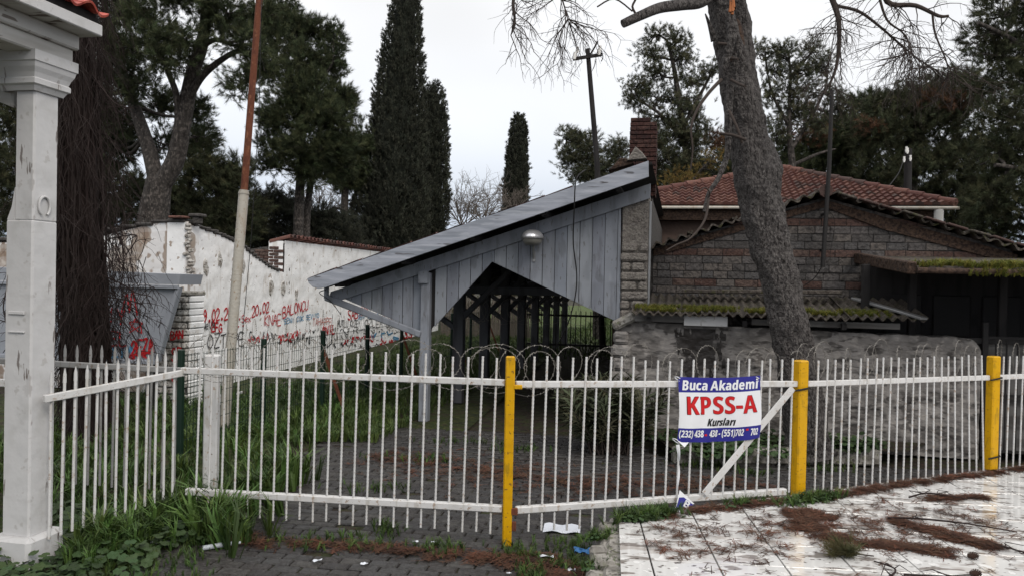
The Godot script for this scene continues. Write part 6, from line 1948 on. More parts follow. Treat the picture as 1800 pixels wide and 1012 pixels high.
	put(t, "hanging_bark", g, M.bark)
	g = Geo.new()
	for p in [[Vector3(2.259, 4.423, -8.38), Vector3(2.1, 4.408, -8.3)], [Vector3(2.256, 4.279, -8.38), Vector3(2.312, 4.24, -8.28)], [Vector3(2.262, 4.046, -8.36), Vector3(2.331, 3.98, -8.28), Vector3(2.367, 3.938, -8.2)], [Vector3(2.158, 3.465, -8.3), Vector3(2.262, 3.431, -8.2), Vector3(2.378, 3.378, -8.15)], [Vector3(2.247, 3.713, -8.34), Vector3(2.284, 3.576, -8.25), Vector3(2.326, 3.454, -8.22), Vector3(2.358, 3.354, -8.22)]]:
		g.tube(curve(p, 4), PackedFloat32Array([0.016]), 6)
	put(t, "branch_stubs", g, M.twig)
	g = Geo.new()
	g.tube(curve([Vector3(2.171, 4.054, -8.4), Vector3(1.987, 3.854, -8.2), Vector3(1.851, 3.654, -8.1), Vector3(1.786, 3.469, -8.05), Vector3(1.808, 3.256, -8.05), Vector3(1.79, 3.036, -8.05)], 5), taper(26, 0.02, 0.007), 6)
	put(t, "dead_branch", g, M.twig)
	g = Geo.new()
	g.tube(curve([Vector3(1.987, 2.641, -8.25), Vector3(2.018, 2.797, -8.2), Vector3(1.964, 2.552, -8.1), Vector3(1.801, 2.352, -8), Vector3(1.648, 2.277, -7.95), Vector3(1.537, 2.216, -7.9)].slice(1), 5), taper(21, 0.015, 0.005), 6)
	g.tube(curve([Vector3(2.007, 2.767, -8.2), Vector3(2.017, 2.821, -8.15), Vector3(1.957, 2.872, -8.1), Vector3(1.876, 2.818, -8.05)], 4), taper(13, 0.012, 0.005), 5)
	put(t, "dead_branch", g, M.twig)
	# limbs that leave the trunk above the frame and hang back into it with fine twigs
	for spec in [
		[[Vector3(2.133, 5.805, -8.7), Vector3(2.439, 5.823, -8.2), Vector3(2.906, 5.283, -8), Vector3(3.155, 4.683, -7.9), Vector3(3.208, 4.402, -7.9), Vector3(3.183, 4.063, -7.9), Vector3(3.076, 3.807, -7.9)], 0.05, 0.008, 26],
		[[Vector3(3.167, 4.683, -7.9), Vector3(3.373, 4.615, -7.85), Vector3(3.551, 4.462, -7.8), Vector3(3.751, 4.299, -7.8), Vector3(3.922, 4.163, -7.8), Vector3(4.093, 4.056, -7.8)], 0.018, 0.005, 24],
		[[Vector3(2.291, 5.838, -8.3), Vector3(2.991, 5.591, -7.8), Vector3(3.445, 4.966, -7.6), Vector3(3.535, 4.626, -7.6), Vector3(3.809, 4.594, -7.6), Vector3(4.029, 4.501, -7.6), Vector3(4.127, 4.503, -7.6)], 0.04, 0.012, 14],
		[[Vector3(3.452, 4.695, -7.6), Vector3(3.54, 4.452, -7.6), Vector3(3.707, 4.32, -7.6), Vector3(3.794, 4.132, -7.6)], 0.014, 0.005, 16],
		[[Vector3(3.974, 4.521, -7.6), Vector3(4.006, 4.327, -7.6), Vector3(4.123, 4.057, -7.6), Vector3(4.143, 3.895, -7.6)], 0.012, 0.004, 14],
		[[Vector3(2.168, 5.333, -8.6), Vector3(1.356, 5.422, -8), Vector3(0.476, 5.066, -7.6), Vector3(-0.005, 4.64, -7.5), Vector3(-0.026, 4.319, -7.5), Vector3(-0.061, 4.2, -7.5)], 0.04, 0.005, 10],
		[[Vector3(0.26, 4.879, -7.55), Vector3(0.401, 4.613, -7.55), Vector3(0.488, 4.346, -7.55)], 0.014, 0.004, 22]]:
		var line := curve(spec[0], 5)
		g = Geo.new()
		g.tube(line, taper(line.size(), spec[1], spec[2]), 7)
		for k in spec[3]:
			var i: int = line.size() - 1 - rng.randi() % maxi(1, int(line.size() * 0.55))
			sprout(g, line[i], rdir() * Vector3(1, 0.5, 0.6) + Vector3(rf(-0.3, 0.6), -0.35, 0), rf(0.2, 0.45), 0.0055, 2, 0.12)
		put(t, "dead_branch", g, M.twig)

# smooth sheets wrapped round an axis: turn every normal outwards
func fixed_normals(g: Geo, axis: PackedVector3Array) -> Geo:
	var o := Geo.new()
	for i in range(0, g.v.size(), 3):
		var mid := (g.v[i] + g.v[i + 1] + g.v[i + 2]) / 3.0
		var best := axis[0]
		for a in axis:
			if absf(a.y - mid.y) < absf(best.y - mid.y):
				best = a
		var out := mid - best
		var nn := [g.n[i], g.n[i + 1], g.n[i + 2]]
		for k in 3:
			if nn[k].dot(out) < 0.0:
				nn[k] = -nn[k]
		o.tris(g.v[i], g.v[i + 1], g.v[i + 2], nn[0], nn[1], nn[2])
	return o

func vine_trunk() -> void:
	var at := Vector3(-4.838, 0.501, -9)
	at.y = 0.0
	var t := thing("vine_covered_trunk", "dead tree trunk shaggy with reddish brown leafless vines, left of the ruin", "tree", at)
	var axis := curve([at, Vector3(-4.847, 1.085, -9), Vector3(-4.913, 2.056, -9), Vector3(-4.953, 3.025, -9), Vector3(-5.019, 3.991, -9), Vector3(-5.063, 4.826, -9), Vector3(-5.092, 5.467, -9)], 8)
	var g := Geo.new()
	g.tube(axis, taper(axis.size(), 0.22, 0.16), 16)
	put(t, "trunk", g, M.dark_vine)
	g = Geo.new()
	var h := Geo.new()
	var m := axis.size() - 1
	for k in 3200:
		var f := rf(0.0, 1.0) * m
		var i := mini(int(f), m - 1)
		var c := axis[i].lerp(axis[i + 1], f - i)
		var a := rf(0, TAU)
		var spread := 0.21 + 0.07 * clampf(c.y - 1.2, 0.0, 1.0) + 0.48 * exp(-pow((c.y - 2.3) / 0.9, 2)) * rng.randf() + 0.14 * rng.randf()
		var out := Vector3(cos(a), 0, sin(a))
		var p := c + out * rf(0.17, spread)
		var pts := PackedVector3Array([p])
		var d := (Vector3(0, -1, 0) + rdir() * 0.8 + out * rf(-0.2, 0.4)).normalized()
		for s in 6:
			d = (d + rdir() * 0.4 + Vector3(0, -0.25, 0)).normalized()
			p += d * rf(0.06, 0.15)
			pts.append(p)
		(g if k % 3 else h).tube(pts, taper(7, rf(0.002, 0.0055), 0.0015), 4, false)
	for k in 46:
		var a := rf(0, TAU)
		var pts := PackedVector3Array()
		var turn := rf(-0.12, 0.12)
		var y0 := rf(-0.5, 1.5)
		for s in 16:
			var f := clampf((y0 + s * 0.26) / 4.8, 0.0, 0.999) * m
			var i := int(f)
			var c := axis[i].lerp(axis[i + 1], f - i)
			a += turn + rf(-0.1, 0.1)
			pts.append(c + Vector3(cos(a), 0, sin(a)) * rf(0.19, 0.27))
		(h if k % 2 else g).tube(pts, taper(16, rf(0.010, 0.024), 0.006), 6, false)
	put(t, "vines", g, M.vine, "stuff")
	put(t, "old_vines", h, M.dark_vine, "stuff")
	# long stray runners that reach out over the fence and the metal hood
	g = Geo.new()
	for spec in [
		[Vector3(-4.624, 1.866, -8.8), Vector3(-4.288, 1.748, -8.7), Vector3(-4.082, 1.66, -8.6), Vector3(-3.927, 1.632, -8.6)], [Vector3(-4.553, 1.393, -8.8), Vector3(-4.232, 1.347, -8.6), Vector3(-4.027, 1.142, -8.5), Vector3(-3.994, 1.02, -8.5), Vector3(-4.034, 0.836, -8.5)],
		[Vector3(-4.442, 2.376, -8.8), Vector3(-4.287, 2.123, -8.7), Vector3(-4.295, 1.81, -8.7), Vector3(-4.349, 1.621, -8.7)], [Vector3(-4.503, 2.249, -8.8), Vector3(-4.092, 2.278, -8.6), Vector3(-4.243, 2.028, -8.6)], [Vector3(-5.41, 3.958, -8.9), Vector3(-5.096, 4.346, -8.9), Vector3(-4.709, 4.036, -8.9), Vector3(-4.48, 3.659, -8.9)],
		[Vector3(-4.557, 1.614, -8.8), Vector3(-4.019, 1.537, -8.6), Vector3(-4.016, 1.382, -8.6)], [Vector3(-4.774, 4.099, -8.9), Vector3(-4.463, 3.764, -8.8), Vector3(-4.241, 3.706, -8.8)], [Vector3(-5.443, 1.6, -8.6), Vector3(-5.514, 1.351, -8.6), Vector3(-5.425, 1.167, -8.6), Vector3(-5.534, 0.979, -8.6)], [Vector3(-5.459, 1.847, -8.6), Vector3(-5.535, 1.474, -8.6), Vector3(-5.464, 1.29, -8.6)]]:
		var line := curve(spec, 6)
		g.tube(line, taper(line.size(), 0.009, 0.004), 5, false)
		for k in 9:
			sprout(g, line[rng.randi() % line.size()], rdir() + Vector3(0, -0.2, 0), rf(0.12, 0.3), 0.004, 1, 0.15)
	for k in 60:
		var p := Vector3(at.x + rf(-0.1, 0.75), rf(1.2, 2.6), at.z + rf(-0.2, 0.5))
		sprout(g, p, rdir() + Vector3(0, -0.6, 0), rf(0.2, 0.4), 0.005, 2, 0.2)
	put(t, "runners", g, M.dark_vine, "stuff")


# ---------------------------------------------------------------- far things

func far_things() -> void:
	# utility pole over the canopy roof
	var base := Vector3(2.445, 1.8, -21)
	base.y = 0.0
	var pole := thing("utility_pole", "leaning wooden utility pole with insulators on its cross arm, over the canopy roof", "utility pole", base)
	var g := Geo.new()
	g.tube(PackedVector3Array([base, Vector3(2.194, 4.963, -21), Vector3(1.87, 8.023, -21)]), PackedFloat32Array([0.085, 0.075, 0.06]), 9)
	put(pole, "shaft", g, M.dark_wood)
	g = Geo.new()
	g.bar(Vector3(1.477, 7.717, -20.9), Vector3(2.239, 7.852, -20.9), 0.07, 0.08)
	put(pole, "cross_arm", g, M.dark_wood)
	for q in [Vector3(1.535, 7.822, -20.9), Vector3(1.592, 7.958, -20.9), Vector3(2.19, 8, -20.9), Vector3(2.152, 7.881, -20.8), Vector3(1.513, 7.749, -20.8)]:
		g = Geo.new()
		g.tube(PackedVector3Array([q + Vector3(0, -0.07, 0), q, q + Vector3(0, 0.03, 0), q + Vector3(0, 0.08, 0)]), PackedFloat32Array([0.03, 0.055, 0.035, 0.05]), 8)
		put(pole, "insulator", g, M.porcelain)
	g = Geo.new()
	g.tube(curve([Vector3(1.925, 7.816, -20.9), Vector3(2.04, 8.027, -20.9), Vector3(2.126, 8.193, -20.9)]), PackedFloat32Array([0.025]), 5)
	g.tube(curve([Vector3(2.221, 7.971, -20.9), Vector3(2.27, 7.793, -20.9), Vector3(2.228, 7.672, -20.9)]), PackedFloat32Array([0.012]), 4)
	put(pole, "bent_iron", g, M.iron)
	# second pole among the trees
	base = Vector3(9.523, 1.963, -19)
	base.y = 0.0
	pole = thing("utility_pole", "dark stub of a utility pole with white insulators among the right pines", "utility pole", base)
	g = Geo.new()
	g.tube(PackedVector3Array([base, Vector3(9.436, 5.208, -19)]), PackedFloat32Array([0.1, 0.09]), 8)
	put(pole, "shaft", g, M.dark_wood)
	for q in [Vector3(9.298, 4.931, -18.9), Vector3(9.447, 4.962, -18.9), Vector3(9.374, 5.136, -18.9), Vector3(9.346, 5.163, -18.9)]:
		g = Geo.new()
		g.tube(PackedVector3Array([q + Vector3(0, -0.06, 0), q, q + Vector3(0, 0.04, 0), q + Vector3(0, 0.08, 0)]), PackedFloat32Array([0.018, 0.034, 0.024, 0.03]), 8)
		put(pole, "insulator", g, M.porcelain)
	g = Geo.new()
	g.tube(curve([Vector3(9.272, 4.877, -18.9), Vector3(9.074, 4.575, -18.7), Vector3(8.785, 4.277, -18.5), Vector3(8.609, 4.129, -18.4)]), PackedFloat32Array([0.014]), 4)
	put(pole, "cable", g, M.cable)
	# bare shrubs against the sky
	for spec in [
		["leafless pale shrub over the canopy roof left of the slender cypress", Vector3(-2.507, 4.435, -40), 12, 2.0], ["leafless shrub between the tallest cypress and the slender one", Vector3(-1.579, 4.735, -42), 12, 1.9], ["leafless shrub behind the slim pine stem", Vector3(-8.855, 4.044, -36), 12, 2.0], ["leafless shrub at the foot of the tallest cypress", Vector3(-6.396, 3.355, -34), 10, 1.6], ["leafless brown bush just right of the slender cypress", Vector3(0.067, 5.759, -44), 9, 1.1]]:
		var at: Vector3 = spec[1]
		var t := thing("bare_shrub", spec[0], "shrub", Vector3(at.x, 0, at.z), "bare shrubs beyond the walls")
		g = Geo.new()
		g.tube(PackedVector3Array([Vector3(at.x, 0, at.z), at]), PackedFloat32Array([0.14, 0.09]), 7)
		put(t, "stem", g, M.twig)
		g = Geo.new()
		for k in spec[2]:
			sprout(g, at + rdir() * 0.15, rdir() * Vector3(0.8, 0.3, 0.5) + Vector3(0, 0.8, 0), spec[3] * rf(0.6, 1.0), 0.03, 3, -0.02)
		put(t, "branches", g, M.pale_twig, "stuff")
	# reed screen and iron railing beyond the canopy
	var reed := thing("reed_screen", "grey reed screen seen between the canopy posts", "screen", Vector3(-1.195, 0.565, -26))
	g = Geo.new()
	for k in 120:
		var p := Vector3(-2.307, -0.021, -26) + UW.x * (k * 0.025)
		g.tube(PackedVector3Array([Vector3(p.x, -0.02, p.z), Vector3(p.x + rf(-0.05, 0.05), 1.25 + rf(-0.12, 0.12), p.z + rf(-0.05, 0.05))]), PackedFloat32Array([0.014]), 4)
	put(reed, "reeds", g, M.reed, "stuff")
	var rail := thing("iron_railing", "low black iron railing across the lawn beyond the canopy", "railing", Vector3(2.2, 0, -20))
	g = Geo.new()
	for y in [0.25, 1.0]:
		g.bar(Vector3(0.4, y, -20.4), Vector3(6.0, y, -19.2), 0.04, 0.05)
	put(rail, "rail", g, M.iron)
	for k in 46:
		g = Geo.new()
		var p := Vector3(0.4, 0, -20.4).lerp(Vector3(6.0, 0, -19.2), k / 45.0)
		g.bar(p, p + Vector3(0, 1.12, 0), 0.02, 0.02, Vector3.BACK)
		put(rail, "bar", g, M.iron)
	for spec in [["round green bush on the lawn beyond the canopy", Vector3(5.3, 0, -31), 1.1], ["brownish bush beside the path beyond the canopy", Vector3(7.6, 0, -34), 1.3], ["dark bush behind the reed screen", Vector3(-0.6, 0, -30), 1.5], ["dark bush closing the view at the end of the path", Vector3(10, 0, -44), 2.6]]:
		var t := thing("lawn_bush", spec[0], "bush", spec[1], "bushes beyond the canopy")
		var spots := []
		for k in 900:
			var d := rdir()
			var q: Vector3 = spec[1] + Vector3(0, spec[2] * 0.8, 0) + d * Vector3(1.4, 0.8, 1.0) * spec[2] * rf(0.6, 1.0)
			if q.y > 0:
				spots.append(Transform3D(along(d + rdir() * 0.5, rf(0, TAU), rf(0.2, 0.35)), q))
		many(t, "foliage", M.cypress_spray, M.needle, spots, M.bush_tints)


# ---------------------------------------------------------------- small things

func lettering(parent: Node3D, text: String, box: Rect2, place: Callable, m: Material, shear := 0.0, fat := 0.0, called := "lettering") -> void:
	var font := SystemFont.new()
	font.font_names = PackedStringArray(["Droid Sans"])
	font.font_weight = 700
	var tm := TextMesh.new()
	tm.font = font
	tm.font_size = 48
	tm.pixel_size = 0.01
	tm.depth = 0.0
	tm.curve_step = 1.0
	tm.text = text
	var arr := tm.surface_get_arrays(0)
	var pts: PackedVector3Array = arr[Mesh.ARRAY_VERTEX]
	var ids: PackedInt32Array = arr[Mesh.ARRAY_INDEX]
	var lo := Vector2(1e9, 1e9)
	var hi := -lo
	for p in pts:
		lo = lo.min(Vector2(p.x, p.y))
		hi = hi.max(Vector2(p.x, p.y))
	var g := Geo.new()
	var to := func(p: Vector3) -> Vector3:
		var t := (Vector2(p.x, p.y) - lo) / (hi - lo)
		return place.call(box.position.x + t.x * box.size.x + shear * t.y * box.size.y, box.position.y + t.y * box.size.y)
	var face_dir: Vector3 = (place.call(1.0, 0.0) - place.call(0.0, 0.0)).cross(place.call(0.0, 1.0) - place.call(0.0, 0.0)).normalized()
	# a heavier weight: the same letters laid again a little to each side
	var shifts := [Vector2.ZERO] if fat == 0.0 else [Vector2(-fat, 0), Vector2(fat, 0), Vector2(0, fat * 0.7), Vector2(0, -fat * 0.7)]
	for k in shifts.size():
		var sh: Vector2 = shifts[k]
		var off: Vector3 = place.call(sh.x, sh.y) - place.call(0.0, 0.0) + face_dir * (0.00012 * k)
		for i in range(0, ids.size(), 3):
			g.tri(to.call(pts[ids[i]]) + off, to.call(pts[ids[i + 1]]) + off, to.call(pts[ids[i + 2]]) + off, face_dir)
	put(parent, called, g, m)

func banner() -> void:
	var o := Vector3(1.27, 0.7, -5.945)
	var d := Vector3(0.6805, 0, -0.1885)
	var w := 0.706
	d = d.normalized()
	var nrm := Vector3(-d.z, 0, d.x)
	nrm = nrm if nrm.z > 0 else -nrm
	var b := thing("banner", "blue and white plastic banner tied to the gate leaf, red capitals in the middle", "banner", o)
	var high := 0.492
	var flutter := func(x: float, y: float) -> Vector3:
		var s := x / w
		var t := y / high
		var bulge := 0.010 * sin(s * 9.0 + t * 2.0) * (1.0 - t * 0.6) + 0.006 * sin(s * 23.0 - t * 7.0) * (1 - t) + 0.01 * sin(t * 3.0)
		var sag := -0.012 * sin(s * PI) * (1.0 if t > 0.5 else 0.0) * (t - 0.5) * 2.0 - 0.02 * sin(s * PI) * (1 - t) * 0.6 + 0.022 * maxf(0.0, s - 0.8) * (1 - t) * 2.0
		return o + d * (x + 0.006 * sin(t * 5.0)) + Vector3(0, y + sag, 0) + nrm * bulge
	var bands := [[0.0, 0.105, M.navy, "blue_band"], [0.105, 0.377, M.banner_white, "white_field"], [0.377, high, M.navy, "blue_band"]]
	for q in bands:
		var g := Geo.new()
		var y0: float = q[0]
		var y1: float = q[1]
		var f := func(i: int, j: int): return flutter.call(w * i / 48.0, lerpf(y0, y1, j / 8.0))
		g.sheet(48, 8, f, nrm)
		put(b, q[3], g, q[2])
	var on := func(x: float, y: float) -> Vector3: return flutter.call(x, y) + nrm * 0.002
	var on2 := func(x: float, y: float) -> Vector3: return flutter.call(x, y) + nrm * 0.0032
	lettering(b, "Buca Akademi", Rect2(0.030, 0.394, 0.646, 0.078), on2, M.banner_white, 0.12, 0.0014)
	lettering(b, "KPSS-A", Rect2(0.066, 0.209, 0.60, 0.136), on, M.ink_edge, 0.0, 0.0028)
	lettering(b, "KPSS-A", Rect2(0.069, 0.211, 0.594, 0.132), on2, M.ink_red, 0.0, 0.0012)
	lettering(b, "Kursları", Rect2(0.242, 0.12, 0.225, 0.058), on2, M.ink_black, 0.25, 0.0012)
	lettering(b, "(232) 438", Rect2(0.006, 0.028, 0.205, 0.062), on2, M.banner_white, 0.05, 0.0008)
	lettering(b, "438 - (551)702", Rect2(0.262, 0.028, 0.292, 0.062), on2, M.banner_white, 0.05, 0.0008)
	lettering(b, "702", Rect2(0.612, 0.034, 0.062, 0.052), on2, M.banner_white, 0.05, 0.0008)
	for q in [Vector2(0.232, 0.055), Vector2(0.584, 0.082)]:
		var g := Geo.new()
		g.quad(on2.call(q.x - 0.011, q.y - 0.008), on2.call(q.x + 0.011, q.y - 0.008), on2.call(q.x + 0.009, q.y + 0.008), on2.call(q.x - 0.011, q.y + 0.006), nrm)
		put(b, "red_mark", g, M.ink_red)
	var g := Geo.new()
	for q in [Vector2(0.01, 0.48), Vector2(0.69, 0.47), Vector2(0.0, 0.012)]:
		g.tube(curve([on.call(q.x, q.y) + nrm * 0.006, on.call(q.x, q.y) + d * -0.02 + Vector3(0, 0.012, 0), on.call(q.x, q.y) - nrm * 0.05 + d * -0.015, on.call(q.x, q.y) + Vector3(0, -0.02, 0)], 3), PackedFloat32Array([0.004]), 5)
	g.tri(on.call(0.0, 0.01), on.call(0.05, 0.0) + Vector3(0, -0.035, 0) + nrm * 0.01, on.call(0.09, 0.0))
	put(b, "tie", g, M.banner_white)
	# torn-off strip hanging below with a blue corner
	var s := thing("torn_banner_strip", "twisted torn banner strip ending in a blue corner below the banner", "strip", Vector3(1.27, 0.24, -5.94))
	g = Geo.new()
	var p0 := o + Vector3(0.0, -0.02, 0)
	var p1 := o + d * 0.012 + Vector3(0, -0.38, 0)
	var ribbon := func(i: int, j: int):
		var t: float = i / 16.0
		var a: float = t * 5.0
		return p0.lerp(p1, t) + (d * cos(a) + nrm * sin(a)) * (j - 0.5) * lerpf(0.028, 0.012, t) + d * 0.012 * sin(t * 4.0) + nrm * 0.01
	g.sheet(16, 1, ribbon, nrm)
	put(s, "ribbon", g, M.banner_white)
	var q0 := o + d * 0.02 + Vector3(0, -0.36, 0) + nrm * 0.02
	g = Geo.new()
	g.tri(q0, q0 + d * 0.115 + Vector3(0, -0.105, 0) + nrm * 0.02, q0 - d * 0.05 + Vector3(0, -0.13, 0) + nrm * 0.03, nrm)
	put(s, "white_back", g, M.banner_white)
	g = Geo.new()
	g.tri(q0 + nrm * 0.005 + Vector3(0, -0.03, 0), q0 + d * 0.105 + Vector3(0, -0.112, 0) + nrm * 0.026, q0 - d * 0.045 + Vector3(0, -0.132, 0) + nrm * 0.036, nrm)
	put(s, "blue_corner", g, M.navy)
	var corner := func(x: float, y: float) -> Vector3: return q0 + d * (x * 0.8 + y * 0.55) + Vector3(0, -0.125 + y * 0.75 - x * 0.5, 0) + nrm * (0.04 - y * 0.2)
	lettering(s, "B", Rect2(0.0, 0.02, 0.05, 0.055), corner, M.banner_white, 0.0, 0.001)

# reddish pine-needle litter along a path of points [x, z, half width]
func litter(label: String, y: float, path: Array, count: int) -> void:
	var spots := []
	var total := 0.0
	for i in path.size() - 1:
		total += Vector2(path[i].x, path[i].z).distance_to(Vector2(path[i + 1].x, path[i + 1].z)) * (path[i].y + path[i + 1].y)
	var nz := FastNoiseLite.new()
	nz.frequency = 7.0
	nz.fractal_octaves = 3
	for i in path.size() - 1:
		var a: Vector3 = path[i]
		var b: Vector3 = path[i + 1]
		var share := int(count * Vector2(a.x, a.z).distance_to(Vector2(b.x, b.z)) * (a.y + b.y) / total)
		for k in share:
			var t := rng.randf()
			var side := rng.randfn(0.0, 0.55)
			var wide := lerpf(a.y, b.y, t)
			var n := Vector3(-(b - a).z, 0, (b - a).x).normalized()
			var p := Vector3(lerpf(a.x, b.x, t), 0, lerpf(a.z, b.z, t)) + n * side * wide + Vector3(rf(-0.02, 0.02), 0, rf(-0.02, 0.02))
			if nz.get_noise_2d(p.x, p.z) * 1.3 + rf(-0.1, 0.1) < -0.08 + 0.24 * absf(side):
				continue
			var h := y + 0.002 + 0.02 * maxf(0.0, 1.0 - absf(side)) * rng.randf()
			spots.append(Transform3D(Basis.from_euler(Vector3(rf(-0.12, 0.12), rf(0, TAU), rf(-0.12, 0.12))).scaled(Vector3.ONE * rf(0.7, 1.3)), Vector3(p.x, h, p.z)))
	var o := many(self, "needle_litter", M.litter_mesh, M.needle, spots, M.litter_tints)
	tag(o, label, "pine needles")

func blades(called: String, label: String, spots: Array, mesh: Mesh, cols: PackedColorArray, category := "grass") -> void:
	var o := many(self, called, mesh, M.soft_leaf, spots, cols)
	tag(o, label, category)

func small_things() -> void:
	banner()
	var g := Geo.new()
	for k in 7:
		var a := rf(0, TAU)
		var d := Vector3(cos(a), rf(-0.06, 0.06), sin(a))
		var p := Vector3(rf(-0.05, 0.05), 0, rf(-0.05, 0.05))
		var s := d.cross(Vector3.UP).normalized() * 0.0019
		var q := p + d * rf(0.05, 0.11) + Vector3(0, 0.004, 0)
		g.quad(p - s, p + s, q + s, q - s, Vector3.UP)
	M.litter_mesh = g.mesh()
	# --- needle litter
	litter("hooked drift of brown needles in the middle of the white terrace", 0.23, [Vector3(2.03, 0.10, -5.75), Vector3(2.28, 0.12, -5.78), Vector3(2.05, 0.14, -5.5), Vector3(2.15, 0.10, -5.2), Vector3(2.5, 0.10, -5.05), Vector3(2.85, 0.09, -4.95)], 2000)
	litter("second drift of brown needles nearer the right edge of the terrace", 0.23, [Vector3(2.75, 0.05, -5.62), Vector3(2.95, 0.08, -5.4), Vector3(3.05, 0.10, -5.22), Vector3(3.2, 0.07, -5.05)], 1100)
	litter("strip of brown needles along the foot of the right fence", 0.23, [Vector3(0.9, 0.05, -5.55), Vector3(1.5, 0.06, -5.82), Vector3(2.3, 0.08, -6.15), Vector3(2.8, 0.10, -6.38), Vector3(3.4, 0.06, -6.70), Vector3(4.4, 0.07, -7.16), Vector3(5.4, 0.06, -7.65)], 2300)
	litter("thin scatter of needles over the terrace tiles", 0.23, [Vector3(0.9, 0.5, -5.0), Vector3(2.0, 0.6, -5.2), Vector3(3.6, 0.7, -5.9)], 900)
	litter("small clump of needles near the far yellow post", 0.23, [Vector3(3.28, 0.03, -6.22), Vector3(3.6, 0.05, -6.28), Vector3(3.8, 0.02, -6.3)], 500)
	litter("dry needles on the pavers before the gate", 0.004, [Vector3(-2.3, 0.14, -5.7), Vector3(-1.6, 0.10, -5.55), Vector3(-0.9, 0.10, -5.5), Vector3(-0.2, 0.12, -5.35), Vector3(0.3, 0.25, -5.25), Vector3(0.5, 0.25, -4.9)], 1300)
	litter("dry needles scattered over the pavers behind the gate", 0.004, [Vector3(-1.4, 0.5, -8.4), Vector3(0.0, 0.6, -7.6), Vector3(1.0, 0.5, -7.2), Vector3(2.4, 0.5, -7.6)], 1700)
	# --- twigs, cones and a green pine sprig on the terrace
	for spec in [
		["crooked black twig beside the far clump of needles", [Vector3(3.16, 0.25, -6.2), Vector3(3.3, 0.27, -6.25), Vector3(3.42, 0.26, -6.28), Vector3(3.62, 0.245, -6.2)], 0.008], ["forked dark twig lying across the right drift of needles", [Vector3(2.72, 0.25, -5.63), Vector3(2.9, 0.26, -5.6), Vector3(3.2, 0.25, -5.55), Vector3(3.5, 0.24, -5.4)], 0.008],
		["curved twig at the lower edge of the terrace", [Vector3(2.05, 0.24, -4.42), Vector3(2.2, 0.25, -4.5), Vector3(2.28, 0.25, -4.62), Vector3(2.22, 0.245, -4.75)], 0.008], ["thin twig near the right side of the terrace", [Vector3(3.1, 0.24, -5.2), Vector3(3.2, 0.25, -5.05), Vector3(3.3, 0.24, -4.95), Vector3(3.4, 0.24, -4.9)], 0.006], ["straight twig at the front of the terrace right of the sprig", [Vector3(2.3, 0.24, -4.55), Vector3(2.55, 0.25, -4.5), Vector3(2.8, 0.245, -4.45)], 0.007]]:
		var t := thing("fallen_twig", spec[0], "twig", spec[1][0])
		g = Geo.new()
		g.tube(curve(spec[1], 5), taper(5 * (spec[1].size() - 1) + 1, spec[2], spec[2] * 0.5), 6)
		put(t, "stem", g, M.dark_vine)
		g = Geo.new()
		for k in 5:
			var p: Vector3 = spec[1][1 + k % (spec[1].size() - 2)]
			g.tube(PackedVector3Array([p, p + Vector3(rf(-0.09, 0.09), rf(0.0, 0.02), rf(-0.09, 0.09)), p + Vector3(rf(-0.14, 0.14), rf(-0.01, 0.02), rf(-0.14, 0.14))]), PackedFloat32Array([0.004, 0.003, 0.002]), 4)
		put(t, "side_twigs", g, M.dark_vine, "stuff")
	for k in 2:
		var at: Vector3 = [Vector3(2.88, 0.252, -4.86), Vector3(2.72, 0.252, -4.56)][k]
		var c := thing("pine_cone", ["dark pine cone at the end of the long needle drift", "dark pine cone nearest the lower edge of the terrace"][k], "pine cone", at)
		g = Geo.new()
		for r in 9:
			for e in 8:
				var a := TAU * (e + 0.5 * (r % 2)) / 8
				var rad := 0.019 * sin(PI * (r + 1.0) / 10.5) + 0.003
				var p := at + Vector3(-0.03 + r * 0.007, rad * sin(a), rad * cos(a))
				var d := Vector3(0.5, sin(a), cos(a)).normalized()
				var s := Vector3(0, cos(a), -sin(a)) * 0.007
				g.tri(p - s, p + s, p + d * 0.008)
		g.tube(PackedVector3Array([at + Vector3(-0.03, 0, 0), at, at + Vector3(0.032, 0, 0)]), PackedFloat32Array([0.01, 0.02, 0.006]), 8)
		put(c, "scales", g, M.cone)
	var sprig := thing("pine_sprig", "green tuft of long pine needles lying on the terrace", "pine sprig", Vector3(2.08, 0.235, -4.86))
	var sp := []
	for k in 22:
		sp.append(Transform3D(along(Vector3(rf(-1, 0.8), rf(0.1, 0.6), rf(-0.7, 0.7)), rf(0, TAU), rf(0.09, 0.13)), Vector3(2.08 + rf(-0.07, 0.07), 0.245, -4.86 + rf(-0.04, 0.04))))
	many(sprig, "needles", M.pine_tuft, M.needle, sp, M.sprig_tints)
	g = Geo.new()
	g.tube(PackedVector3Array([Vector3(2.0, 0.245, -4.83), Vector3(2.12, 0.25, -4.87), Vector3(2.26, 0.245, -4.84)]), PackedFloat32Array([0.006, 0.005, 0.004]), 6)
	put(sprig, "stem", g, M.twig)
	# --- litter of people
	var sheet := thing("paper_sheet", "wet printed paper sheet on the pavers behind the slim yellow post", "paper", Vector3(0.42, 0.01, -5.95))
	g = Geo.new()
	var leaf := func(i: int, j: int): return Vector3(0.42, 0.012, -6.0) + Basis(Vector3.UP, -0.12) * Vector3(-0.14 + 0.28 * i / 8.0, 0.008 * sin(i * 1.3 + j), -0.1 + 0.2 * j / 5.0)
	g.sheet(8, 5, leaf, Vector3.UP)
	put(sheet, "sheet", g, M.paper)
	var bag := thing("plastic_bag", "crumpled translucent plastic bag at the left end of the gate", "plastic bag", Vector3(-2.18, 0.02, -5.72))
	g = Geo.new()
	var nz := FastNoiseLite.new()
	nz.frequency = 9.0
